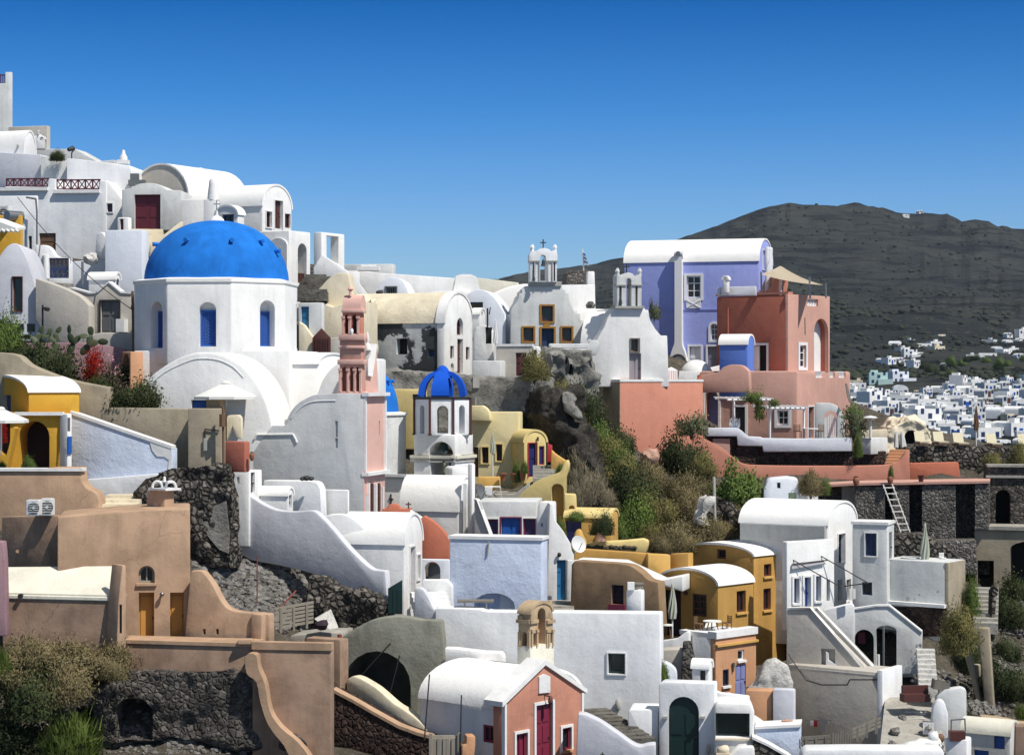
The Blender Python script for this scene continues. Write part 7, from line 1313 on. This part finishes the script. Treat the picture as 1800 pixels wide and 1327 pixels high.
# the far hill: ridge traced, slope running down to the village
rock('scrub', (.024, .029, .020), (.044, .052, .034), (.06, .06, .045), .05, .5)
m, t, b = nodes('hill'); b.inputs['Roughness'].default_value = 1; b.inputs['Specular IOR Level'].default_value = .0
f1 = tex(t, .006, 10, .75); f2 = tex(t, .11, 8, .75, (.7, .7, 2), off=3); f3 = tex(t, .02, 6, .75, (.5, .5, 8), off=9)
c = mixc(t, ramp(t, f1, (.38, 0.0), (.65, 1.0)), (.030, .034, .036), (.058, .060, .054)); c = mixc(t, ramp(t, f2, (.56, 0.0), (.68, .75)), c, (.095, .090, .078)); c = mixc(t, ramp(t, f3, (.51, 0.0), (.56, .85)), c, (.015, .018, .019))
sx = t.nodes.new('ShaderNodeSeparateXYZ'); tcx = t.nodes.new('ShaderNodeTexCoord'); t.links.new(tcx.outputs['Object'], sx.inputs[0])
mr = t.nodes.new('ShaderNodeMapRange'); t.links.new(sx.outputs['Z'], mr.inputs[0]); mr.inputs[1].default_value = 170; mr.inputs[2].default_value = 20; mr.inputs[3].default_value = 0; mr.inputs[4].default_value = 1
nz = t.nodes.new('ShaderNodeMath'); nz.operation = 'MULTIPLY'; t.links.new(mr.outputs[0], nz.inputs[0]); t.links.new(ramp(t, f2, (.42, 0.0), (.6, .8)), nz.inputs[1])
c = mixc(t, nz.outputs[0], c, (.105, .098, .060)); t.links.new(c, b.inputs['Base Color']); bump(t, b, [(f2, 3, 1.0), (f3, 4, .9)])
RG = [(300, 620), (700, 560), (860, 498), (900, 486), (940, 473), (1000, 470), (1050, 466), (1095, 455), (1150, 436), (1210, 415), (1250, 400), (1300, 381), (1350, 364), (1392, 355), (1415, 359), (1470, 362), (1520, 369), (1580, 375), (1640, 379), (1665, 378), (1690, 389), (1715, 384), (1740, 388), (1752, 399), (1766, 396), (1780, 405), (1830, 405), (2000, 440), (2300, 470), (2700, 560)]
ROW = [(900, 300), (830, 360), (795, 405), (760, 470), (730, 545), (705, 640), (685, 740), (668, 850), (650, 960), (625, 1080), (600, 1200)]
hx = np.linspace(400, 2500, 260); fr_ = [0, .04, .09, .15, .21, .27, .33, .4, .47, .54, .61, .68, .75, .81, .86, .91, .95, .98, 1.0]
hv = []; rows = ROW + [None] * (len(fr_) - 1) + ['b', 'c']
def hpt(px, r, k):
    ry = float(np.interp(px, [q[0] for q in RG], [q[1] for q in RG]))
    if isinstance(r, tuple): return W(px, r[0] + (0 if px > 1400 else (1400 - px) * .05), r[1])
    if r is None: f = fr_[k]; return W(px, 600 + (ry - 600) * f ** .93 if ry < 600 else 600 + (ry - 600) * f, 1200 + 1300 * f)
    p = W(px, ry, 2500); return Vector((p.x, p.y + (500 if r == 'b' else 1500), p.z - (100 if r == 'b' else 400)))
k = 0
for r in rows:
    if r is None: k += 1
    for px in hx:
        p = hpt(px, r, k); s_ = p.y / 2500
        n = mnoise.fractal(Vector((p.x * .006, p.y * .004, 1.3)), .9, 2.1, 6); a = 26 if r is None and fr_[k] < .97 else (5 if r is None else (26 if r in ('b', 'c') else 2.2 * (p.y / 700) ** 1.6))
        p.z += a * n * (.5 + .5 * s_); hv.append(tuple(p))
me = gridmesh(hv, len(hx), len(rows)); me.materials.append(M['hill']); smooth(me, 80)
md_o = setp(link('hill', me), kind='structure'); sb = md_o.modifiers.new('s', 'SUBSURF'); sb.subdivision_type = 'SIMPLE'; sb.levels = 1; sb.render_levels = 2
tx = bpy.data.textures.new('hillnoise', 'CLOUDS'); tx.noise_scale = 60; tx.noise_depth = 4; dm = md_o.modifiers.new('d', 'DISPLACE'); dm.texture = tx; dm.texture_coords = 'LOCAL'; dm.strength = 7; dm.direction = 'Z'
bm = NB(); 
prism(bm, [Vector(p) for p in ((-2600, -300, -130), (2600, -300, -130), (2600, 4600, -130), (-2600, 4600, -130))], Vector((0, 0, -5))); solo('ground', bm, 'hill', kind='structure')

# scattered scrub on the hill: nobody could count it
rs = random.Random(3); sv, sf = [], []; sb_ = NB(); blob(sb_, (0, 0, .3), 1, 1, .7, 1, .2, 2); bv = [v.co.copy() for v in sb_.verts]; bf = [[v.index for v in f.verts] for f in sb_.faces]; sb_.free()
for _ in range(4500):
    j = int(len(ROW) - 4 + (len(rows) - len(ROW) - 2) * rs.random() ** 1.8); i = rs.randrange(60, 170); q = Vector(hv[j * len(hx) + i]).lerp(Vector(hv[(j + 1) * len(hx) + i + 1]), rs.random()); q.x += rs.uniform(-8, 8); s_ = .5 + 2.0 * rs.random() ** 2; o = len(sv)
    sv += [tuple(q + v * s_) for v in bv]; sf += [[w_ + o for w_ in f] for f in bf]
me = bpy.data.meshes.new('m'); me.from_pydata(sv, [], sf); me.update(); me.materials.append(M['scrub']); smooth(me, 60); setp(link('scrub', me), 'dark scrub dotting the far hillside', 'scrub', None, 'stuff')

# far village: prototypes with windows and doors, copied down the slope
rnd = random.Random(11)
def proto(kind, mat):
    me_b = NB(); w, d, hh = {0: (6, 4.6, 2.9), 1: (4.2, 5, 2.8), 2: (7, 5, 5.4), 3: (3.4, 3.4, 2.6), 4: (9, 4.2, 2.8), 5: (5, 6, 4.2)}[kind]
    if kind in (1, 5):
        P = [Vector((-w / 2, -d / 2, -3)), Vector((w / 2, -d / 2, -3))] + [Vector((w / 2 * cos(pi * i / 10), -d / 2, hh * .62 + hh * .38 * sin(pi * i / 10))) for i in range(11)]; prism(me_b, P, Vector((0, d, 0)))
    elif kind == 2: box(me_b, (0, 0, -3), w, d, hh + 3); box(me_b, (w * .35, -d * .7, -3), w * .8, d * .7, hh * .5 + 3); box(me_b, (-w * .2, d * .1, hh), w * .4, d * .5, .9)
    else:
        box(me_b, (0, 0, -3), w, d, hh + 3)
        for q in ((-w / 2 + .15, 0, .3, d), (w / 2 - .15, 0, .3, d), (0, -d / 2 + .15, w - .62, .3), (0, d / 2 - .15, w - .62, .3)): box(me_b, (q[0], q[1], hh), q[2], q[3], .45)
        if kind == 0: box(me_b, (w * .2, d * .15, hh), 1.6, 1.6, 1.5)
        if kind == 4: box(me_b, (-w * .3, -d * .75, -3), w * .35, d * .55, hh * .7 + 3)
    o = setp(bpy.data.objects.new('distant_house', finmesh(me_b, mat)), 'small distant house on the far village slope', 'house', 'houses of the far village'); COL.objects.link(o); ORG[o.name] = Vector()
    for nm, x, z, ww, h2 in (('window', -.3, 1.2, .9, 1.2), ('door', .02, 0, 1.1, 2.1), ('window', .32, 1.2, .9, 1.2)):
        q = NB(); box(q, (x * w, -d / 2 - .02, z), ww, .12, h2); part(nm, q, 'darkblue' if nm == 'window' else rnd.choice(('redbrown', 'bluepaint', 'greypaint')), o)
        if kind == 2: q = NB(); box(q, (x * w, -d / 2 - .02, z + 3.1), ww, .12, 1.3); part('window', q, 'darkblue', o)
    q = NB(); box(q, (w / 2 + .02, 0, 1.2), .12, .9, 1.2); part('window', q, 'darkblue', o)
    return o
PR = [proto(k, m_) for k, m_ in ((0, 'white'), (1, 'white'), (3, 'white2'), (0, 'greywhite'), (4, 'white'), (2, 'white'), (5, 'white2'), (1, 'greywhite'), (0, 'cream'), (2, 'mint'), (3, 'cream'), (2, 'bluewhite'))]
used = set()
def vh(px, py, i, rz, D=None, sc=1.0, label=None):
    if D is None: D = float(np.interp(-py, [-r[0] for r in ROW], [r[1] for r in ROW]))
    o = PR[i] if i not in used else copytree(PR[i]); used.add(i)
    p = W(px, py, D); o.location = p; o.rotation_euler = (0, 0, radians(rz)); o.scale = (sc, sc, sc * .95)
    if label: o['label'] = label
    return o
for px, py, i, rz, sc, lb in ((1505, 680, 8, -8, .8, 'beige far house left of the mint green one'), (1543, 678, 9, -4, 1.0, 'mint green two storey house in the far village'), (1578, 676, 11, 18, 1.0, 'pale blue two storey house right of the mint green one'), (1505, 684, 4, 0, .75, 'low white far house under the beige one'), (1645, 622, 8, 35, 1.3, 'large cream far house top of the upper cluster'), (1652, 600, 10, 20, 1.4, 'cream cube house highest in the upper cluster')): vh(px, py, i, rz, None, sc, lb)
for px, py in ((1548, 638), (1562, 640), (1578, 638), (1592, 641), (1606, 644), (1585, 622), (1598, 618), (1612, 628), (1622, 614), (1630, 606), (1640, 612), (1575, 612), (1600, 606), (1600, 632), (1718, 622), (1728, 606), (1742, 608), (1752, 622), (1765, 626), (1778, 622), (1790, 632), (1735, 632), (1720, 636), (1705, 634), (1797, 640), (1770, 608), (1770, 592), (1796, 590), (1660, 646), (1790, 606)):
    vh(px + rnd.uniform(-2, 2), py, rnd.choice((0, 1, 2, 3, 4, 5, 6, 7, 0, 1)), rnd.uniform(5, 60), None, rnd.uniform(.85, 1.2))
pts = []; tries = 0
while len(pts) < 252 and tries < 30000:
    tries += 1; px = rnd.uniform(1490, 1830); py = 672 + (rnd.random() ** 1.15) * 122
    if py < np.interp(px, [1490, 1560, 1620, 1700, 1800], [702, 698, 692, 674, 660]) or (px < 1560 and py > 770): continue
    D = float(np.interp(-py, [-r[0] for r in ROW], [r[1] for r in ROW])); dx = 3.1 * F / D; dy = 1.5 * F / D
    if any(abs(px - q[0]) < dx * .95 and abs(py - q[1]) < dy * .62 for q in pts): continue
    if mnoise.noise(Vector((px * .022, py * .05, 4.7))) > .30: continue
    pts.append((px, py)); vh(px, py, rnd.choice((0, 0, 1, 1, 2, 3, 4, 5, 6, 7, 0, 1, 10 if rnd.random() < .4 else 2)), rnd.uniform(-5, 65), None, rnd.choice((.5, .6, .7, .8, 1.0)))
for k_ in range(len(PR)):
    if k_ not in used: vh(1700 + k_ * 6, 690, k_, 10)
o = vh(1617, 376, 1, 20, 2440, 1.5, 'tiny white chapel alone on the ridge of the dark hill'); o['group'] = ''; del o['group']; o = vh(1592, 381, 4, 0, 2420, .9, 'tiny white wall building left of the ridge chapel'); del o['group']

# ------------------------------------------------------------------ plants
def leaves(n, rad, leaf, clumps, mat, seed, blade=1.0, up=0.0, spread=.33, hollow=.55, tin=(0, 1)):
    """a crown of n leaf faces gathered in clumps"""
    r = np.random.RandomState(seed); d = r.normal(size=(clumps, 3)); d[:, 2] = np.abs(d[:, 2]) * .95 - .12; d /= np.linalg.norm(d, axis=1)[:, None]
    c = d * (hollow + (1 - hollow) * r.rand(clumps, 1)) * (.75 + .25 * r.rand(clumps, 1)); c[: clumps // 5] *= .5; k = r.randint(0, clumps, n); p = c[k] + r.normal(size=(n, 3)) * spread * (.5 + .5 * r.rand(clumps)[k])[:, None]
    p[:, 2] = np.maximum(p[:, 2], -.18 + .1 * r.rand(n)); P = p * np.array(rad); v1 = r.normal(size=(n, 3)); v1[:, 2] += up * 2; out = p / (np.linalg.norm(p, axis=1)[:, None] + 1e-6); v1 += out * up; v1 /= np.linalg.norm(v1, axis=1)[:, None]
    v2 = np.cross(v1, r.normal(size=(n, 3))); v2 /= np.linalg.norm(v2, axis=1)[:, None] + 1e-9; L = leaf * (.6 + .8 * r.rand(n, 1)); a = v1 * L * blade; b = v2 * L * .5 / max(1, blade ** .5)
    V = np.stack([P - b * .7, P + a * .5 - b, P + a, P + a * .5 + b], 1).reshape(-1, 3) if blade <= 2 else np.stack([P - b, P + b, P + a + b * .2, P + a - b * .2], 1).reshape(-1, 3)
    V = V.reshape(n, 4, 3); fn = np.cross(V[:, 1] - V[:, 0], V[:, 2] - V[:, 0]); fl = (fn * out).sum(1) < 0; V[fl] = V[fl][:, ::-1]; fn[fl] *= -1; fn /= np.linalg.norm(fn, axis=1)[:, None] + 1e-9
    oc = p - c[k] * .55; oc /= np.linalg.norm(oc, axis=1)[:, None] + 1e-6; sn = oc * .75 + fn * .45; sn /= np.linalg.norm(sn, axis=1)[:, None]; V = V.reshape(-1, 3)
    me = bpy.data.meshes.new('leaves'); me.vertices.add(4 * n); me.vertices.foreach_set('co', V.astype(np.float32).ravel()); me.loops.add(4 * n); me.loops.foreach_set('vertex_index', np.arange(4 * n, dtype=np.int32)); me.polygons.add(n); me.polygons.foreach_set('loop_start', np.arange(0, 4 * n, 4, dtype=np.int32)); me.polygons.foreach_set('loop_total', np.full(n, 4, dtype=np.int32)); me.update(calc_edges=True)
    at = me.attributes.new('tint', 'FLOAT', 'FACE'); ct = r.rand(clumps)[k]; at.data.foreach_set('value', np.clip(.55 * ct + .45 * r.rand(n), 0, 1).astype(np.float32)); me.materials.append(M[mat]); me.polygons.foreach_set('use_smooth', np.ones(n, dtype=bool)); me.normals_split_custom_set_from_vertices(np.repeat(sn, 4, 0).tolist()); return me
def bushproto(mat, n, leaf, clumps, seed, blade=1.0, up=0.0, spread=.30, stem='bark', rad=(1, 1, 1)):
    fo = leaves(n, rad, leaf, clumps, mat, seed, blade, up, spread); bm = NB(); r = random.Random(seed)
    for i in range(7): a = r.uniform(0, 6.28); q = Vector((cos(a) * r.uniform(.3, .7), sin(a) * r.uniform(.3, .7), r.uniform(.4, .8))); rod(bm, (0, 0, -.35), q * .5, .05, .035, 6); rod(bm, q * .5, q, .035, .012, 5)
    return fo, finmesh(bm, stem)
BP = {'olive': bushproto('leafolive', 11000, .055, 46, 1, spread=.22), 'olive2': bushproto('leafolive', 11000, .055, 36, 21, spread=.2), 'green': bushproto('leafgreen', 9000, .065, 40, 2, spread=.24), 'dark': bushproto('leafdark', 9000, .07, 34, 3, spread=.26), 'dry': bushproto('leafdry', 12000, .055, 44, 4, 3.5, .8, .22), 'brown': bushproto('leafbrown', 13000, .045, 56, 5, 2.0, .5, .2), 'brown2': bushproto('leafbrown', 12000, .05, 40, 25, 1.8, .4, .22), 'sage': bushproto('leafsage', 1500, .085, 16, 6, 1.6, .2, .24), 'red': bushproto('leafred', 2600, .085, 22, 7), 'pink': bushproto('leafpink', 130, .09, 18, 8), 'bright': bushproto('leafbright', 2600, .09, 22, 9, 4.0, 1.0), 'vine': bushproto('leafgreen', 800, .12, 18, 10), 'hedge': bushproto('leafbright', 1, .01, 2, 11)}
BP['hedge'] = bushproto('leafgreen', 7000, .085, 40, 12, spread=.22)
def bush(kind, px, pb, w, hh, D, label, cat='shrub', group=None, name='shrub', rz=None, deep=1.0):
    if group and D < 130:
        for i in range(81):
            q = W(px, pb - hh * .1, D - 4 + i * .1)
            if q.z < gz(q.x, q.y): D = q.y + .2; break
    c = W(px, pb, D); r = thing(name, label, cat, c, group); sx_ = w * D / F / 2.3; sz_ = hh * D / F / 1.15; fo, st_ = BP[kind]; a = rnd.uniform(0, 6.28) if rz is None else rz
    for nm, me_ in (('foliage', fo), ('stem', st_)):
        o = bpy.data.objects.new(nm, me_); COL.objects.link(o); o.parent = r; o.location = (0, 0, .12 * sz_)
    r.scale = (sx_, sx_ * deep, sz_); r.rotation_euler = (0, 0, a if deep == 1.0 else 0); return r
for q in (('green', 12, 632, 70, 78, 98.5, 'lush green plant at the left edge beside the cactus'), ('dark', 90, 672, 110, 70, 97.6, 'dark shrub in the shade of the mauve garden wall'), ('dark', 40, 640, 70, 40, 98, 'dark low shrub under the pale blue house'), ('red', 167, 664, 50, 48, 98, 'red flowering bougainvillea in the garden'), ('dark', 180, 700, 66, 44, 97.4, 'dark bush below the bougainvillea'), ('dark', 236, 722, 100, 56, 93.4, 'dark ivy bush spilling over the taupe wall'), ('dark', 208, 690, 54, 50, 97.6, 'dark leafy stems of the pink oleander'), ('bright', 166, 692, 22, 22, 96.9, 'small spiky agave before the bougainvillea'),
          ('green', 50, 826, 30, 26, 87.5, 'small green bush in the purple arched porch'), ('green', 2, 826, 24, 18, 87.5, 'small green plant at the left edge by the yellow porch'), ('red', 5, 775, 20, 34, 88, 'magenta flower bush at the far left of the yellow house'), ('dark', 100, 281, 30, 18, 128, 'small dark shrub on the white crest parapet'),
          ('green', 908, 845, 20, 36, 103.4, 'climbing plant in the left terrace pots'), ('green', 922, 830, 16, 22, 103, 'bushy plant in the right terrace pot'), ('green', 986, 832, 24, 20, 103.5, 'green plant beside the yellow porch steps'), ('dark', 1058, 938, 44, 40, 96.3, 'dark branching bush in the pinkish clay pot'), ('green', 985, 950, 26, 40, 97.2, 'green bush beside the yellow arch'), ('green', 1012, 914, 40, 18, 97.4, 'green creeper over the dark blue door of the low yellow vault', 'creeper'),
          ('sage', 1215, 765, 70, 50, 117, 'thin leaved young tree before the pale blue cabinet', 'tree'), ('dark', 1200, 838, 90, 70, 115, 'dense dark bush between the salmon walls'), ('hedge', 1300, 912, 112, 84, 101.5, 'bright green hedge bush beside the concrete post', 'hedge'), ('brown', 1300, 925, 90, 40, 100.5, 'brownish dry growth under the green hedge'), ('brown2', 1425, 870, 52, 46, 100, 'reddish brown bush on the white curved garden wall'), ('green', 1450, 868, 24, 30, 101, 'small green bush right of the reddish brown one'), ('green', 1566, 838, 12, 22, 104.8, 'spiky plant growing from the clay jar'), 
          ('vine', 1500, 734, 52, 26, 119, 'vine sprawling on the right end of the salmon house', 'vine'), ('green', 1508, 802, 20, 42, 116.3, 'tall green climber before the white planter block', 'climber'), ('sage', 1500, 770, 46, 60, 118.5, 'thin climbing vine under the sprawling one', 'vine'), ('vine', 1320, 705, 50, 22, 118.5, 'vine twigs on the left pergola', 'vine'), ('vine', 1335, 735, 26, 50, 119.8, 'vine stem hanging from the left pergola', 'vine'), ('vine', 1362, 712, 26, 14, 119.2, 'vine tip between the two pergolas', 'vine'),
          ('olive', 1685, 1152, 82, 82, 88.8, 'big olive green bush tree on the right bank', 'tree'), ('green', 1708, 1082, 34, 66, 94, 'fresh green bush beside the rubble stairs'), ('olive', 1790, 830, 44, 50, 119, 'scrub bush on the right end of the lounger terrace wall'), ('olive', 1745, 830, 50, 34, 119.5, 'low scrub on the rubble terrace wall'), ('bright', 1795, 1262, 30, 20, 84.5, 'yellow green tuft on the sandy curved wall'), ('green', 1165, 1196, 24, 36, 82.6, 'small dark green plant by the white humped wall'), ('sage', 1150, 560, 26, 40, 136, 'green creeper on the purple house wall', 'creeper'), ('olive', 940, 668, 60, 50, 109.5, 'wispy green caper bush on the grey retaining wall')):
    bush(*q[:7], **({'cat': q[7]} if len(q) > 7 else {}))
for k, q in enumerate((('pink', 196, 668, 60, 46, 97.3), ('pink', 212, 690, 50, 34, 97))): bush(*q, ('upper', 'lower')[k] + ' pale pink oleander blossoms in the garden', 'flowers', name='blossom_spray')
bush('olive', 985, 720, 56, 50, 110.5, 'olive shrub at the head of the boulder rim')
SL = [('dark', 1030, 760, 70, 80, 112), ('olive', 1012, 770, 50, 60, 109.8), ('olive2', 1025, 770, 40, 50, 109), ('green', 1050, 800, 70, 56, 110.5), ('olive', 1070, 830, 76, 60, 109.4), ('green', 1085, 840, 70, 60, 109), ('olive2', 1095, 850, 70, 60, 108.5), ('dark', 1090, 800, 60, 50, 112.6), ('olive', 1075, 870, 70, 50, 106.4), ('dark', 1110, 892, 100, 70, 105.6), ('brown', 1140, 870, 90, 60, 108), ('olive', 1130, 905, 76, 50, 104.4), ('olive2', 1165, 930, 80, 60, 102.6), ('green', 1115, 945, 86, 72, 100.2), ('green', 1090, 952, 60, 52, 99.6), ('brown', 1200, 890, 90, 60, 106.6), ('brown2', 1230, 880, 70, 64, 107.5), ('brown', 1215, 925, 90, 60, 102.6), ('brown2', 1245, 960, 100, 54, 99.2), ('brown', 1190, 968, 100, 54, 97.6), ('olive', 1150, 965, 60, 46, 98.6), ('brown', 1160, 972, 60, 36, 96.8), ('brown2', 1275, 935, 70, 50, 101), ('dry', 1030, 850, 66, 56, 105.4), ('dry', 1010, 868, 60, 66, 104), ('dry', 1035, 890, 76, 60, 102.6), ('dry', 1010, 895, 60, 46, 101), ('dry', 1060, 896, 60, 40, 102.6), ('brown2', 1270, 900, 50, 50, 103), ('olive2', 1235, 840, 60, 50, 110.6), ('brown', 1265, 950, 70, 40, 98.8)]
NM = {'dark': 'dark green shrub on the slope between yellow and salmon houses', 'olive': 'olive green shrub on the slope below the salmon bastion', 'olive2': 'olive green shrub on the slope below the salmon bastion', 'green': 'leaf green shrub on the slope below the salmon bastion', 'brown': 'brownish dry shrub on the slope above the ochre houses', 'brown2': 'brownish dry shrub on the slope above the ochre houses', 'dry': 'grey feathery dry shrub right of the yellow curved parapet'}
GM = {'dark': 'dark slope shrubs', 'olive': 'olive slope shrubs', 'olive2': 'olive slope shrubs', 'green': 'green slope shrubs', 'brown': 'brown slope shrubs', 'brown2': 'brown slope shrubs', 'dry': 'dry feathery shrubs'}
for k, *q in SL: bush(k, *q, NM[k], group=GM[k])
for q in (('brown', 60, 1180, 150, 66, 73.8), ('brown2', 130, 1185, 140, 62, 74), ('brown', 190, 1190, 110, 64, 74.2), ('brown2', 20, 1215, 130, 70, 73.2), ('brown', 105, 1240, 150, 80, 73), ('dark', 60, 1260, 130, 90, 72.6), ('dark', 175, 1255, 110, 80, 73.4), ('dark', 30, 1330, 160, 80, 71.4)):
    bush(*q, {'b': 'brown olive shrub on the bank under the tan house', 'd': 'dark shrub low on the bank at the bottom left'}[q[0][0]], group={'b': 'brown bank shrubs', 'd': 'dark bank shrubs'}[q[0][0]])
bush('bright', 5, 1200, 36, 46, 72.5, 'yellow green shrub at the left edge of the bank'); bush('bright', 128, 1340, 110, 66, 71.6, 'tuft of bright green grass at the bottom left', 'grass tuft')
for q in ((1770, 1100, 80, 60, 97), (1790, 1060, 70, 50, 99), (1700, 1180, 60, 60, 88.6), (1760, 1220, 90, 60, 90), (1690, 1300, 60, 70, 82.8), (1790, 1230, 70, 50, 89), (1770, 1160, 60, 40, 93)): bush('dark', *q, 'dark scrubby bush on the rocky right bank', group='scrub on the right bank')
for k in range(16): px = rnd.uniform(1620, 1800); bush(rnd.choice(('dark', 'green')), px, 652 + rnd.uniform(-8, 10) - (10 if px > 1700 else 0), rnd.uniform(14, 24), rnd.uniform(9, 16), 900 + rnd.uniform(-60, 60), 'dark far tree between the houses of the distant village', 'tree', 'trees of the far village', 'tree')
# prickly pear
c = W(110, 612, 98.8); t = thing('cactus', 'prickly pear cactus with flat pads above the garden shrubs', 'cactus', c); r = random.Random(5)
def pad(p, ang, tilt, s_, dep):
    bm = NB(); bmesh.ops.create_uvsphere(bm, u_segments=14, v_segments=8, radius=1); q = Vector((sin(ang), 0.15 * tilt, cos(ang)))
    for v in bm.verts: v.co = Vector((v.co.x * s_ * .62, v.co.y * s_ * .13, (v.co.z + .92) * s_))
    bmesh.ops.transform(bm, matrix=Matrix.Translation(p) @ Matrix.Rotation(ang, 4, 'Y') @ Matrix.Rotation(tilt, 4, 'Z'), verts=bm.verts); part('pad', bm, 'cactusgreen', t); e = p + Vector((sin(ang), 0, cos(ang))) * s_ * 1.8
    if dep > 0:
        for k in range(2 if dep > 1 else r.choice((1, 2))): pad(e + Vector((0, r.uniform(-.15, .15), 0)), ang + r.uniform(-.9, .9), r.uniform(-.7, .7), s_ * r.uniform(.75, .95), dep - 1)
for x, a in ((-.9, -.5), (-.3, -.1), (.3, .4), (.9, .7)): pad(c + Vector((x, 0, -.3)), a, r.uniform(-.5, .5), .32, 2)
for k in range(22):
    px, py = rnd.uniform(1500, 1800), rnd.uniform(690, 775); bush(rnd.choice(('dark', 'olive')), px, py, rnd.uniform(10, 24), rnd.uniform(6, 10), float(np.interp(-py, [-r[0] for r in ROW], [r[1] for r in ROW])) - 4, 'dark far bush between the white houses of the distant village', 'shrub', 'bushes of the far village')
# loose stones on the slopes: nobody could count them
def rubble(name, area, n, s0, s1, mat, seed, dz=.05):
    r = random.Random(seed); base = []
    for i in range(6): b_ = NB(); blob(b_, (0, 0, 0), 1, .8, .7, 2 if s1 > .2 else 1, .28, i + seed); base.append(([v.co.copy() for v in b_.verts], [[v.index for v in f.verts] for f in b_.faces])); b_.free()
    V, Fc = [], []
    for _ in range(n):
        q = r.choice(area); px, py = r.uniform(q[0], q[2]), r.uniform(q[1], q[3]); D = q[4]
        while D < q[5] and (CY - py) * D / F > gz((px - CX) * D / F, D): D += .12
        if D >= q[5]: continue
        x = (px - CX) * D / F; z = gz(x, D) + dz - .04; s_ = s0 + (s1 - s0) * r.random() ** 2.2; bv, bf = r.choice(base); R = Matrix.Rotation(r.uniform(0, 6.3), 3, 'Z') @ Matrix.Rotation(r.uniform(-.6, .6), 3, 'X'); o = len(V)
        V += [tuple(R @ (v * s_) + Vector((x, D, z))) for v in bv]; Fc += [[i + o for i in f] for f in bf]
    me = bpy.data.meshes.new('m'); me.from_pydata(V, [], Fc); me.update(); me.materials.append(M[mat]); smooth(me, 30); return setp(link(name, me), 'loose rubble stones lying on ' + {3: 'the slope below the white stair wall', 4: 'the dark bank at the bottom left', 5: 'the rocky bank at the right edge'}[seed], 'rubble', None, 'stuff')
rubble('rubble', [(340, 950, 500, 1080, 77, 92), (400, 990, 560, 1110, 77, 92), (520, 1020, 680, 1100, 79, 92)], 2400, .06, .25, 'rubblestone', 3); rubble('rubble', [(0, 1200, 450, 1326, 68, 90), (180, 1280, 560, 1326, 68, 90)], 1100, .04, .17, 'rubblestone', 4); rubble('rubble', [(1690, 1040, 1800, 1270, 80, 108), (1600, 1180, 1760, 1300, 78, 100)], 1500, .04, .2, 'rubblestone', 5)

for s_ in BLD: s_.finish()
# thin sea air between the village and the far hill
hm = bpy.data.materials.new('haze'); hm.use_nodes = True; t = hm.node_tree; t.nodes.clear(); pv = t.nodes.new('ShaderNodeVolumePrincipled'); pv.inputs['Color'].default_value = (.72, .84, 1, 1); pv.inputs['Density'].default_value = .000042; pv.inputs['Anisotropy'].default_value = .2
t.links.new(pv.outputs[0], t.nodes.new('ShaderNodeOutputMaterial').inputs['Volume']); M['haze'] = hm
bm = NB(); prism(bm, [Vector(p) for p in ((-2700, -400, -137), (2700, -400, -137), (2700, 4700, -137), (-2700, 4700, -137))], Vector((0, 0, 137 + 250))); bmesh.ops.recalc_face_normals(bm, faces=bm.faces); solo('haze', bm, 'haze', kind='stuff')
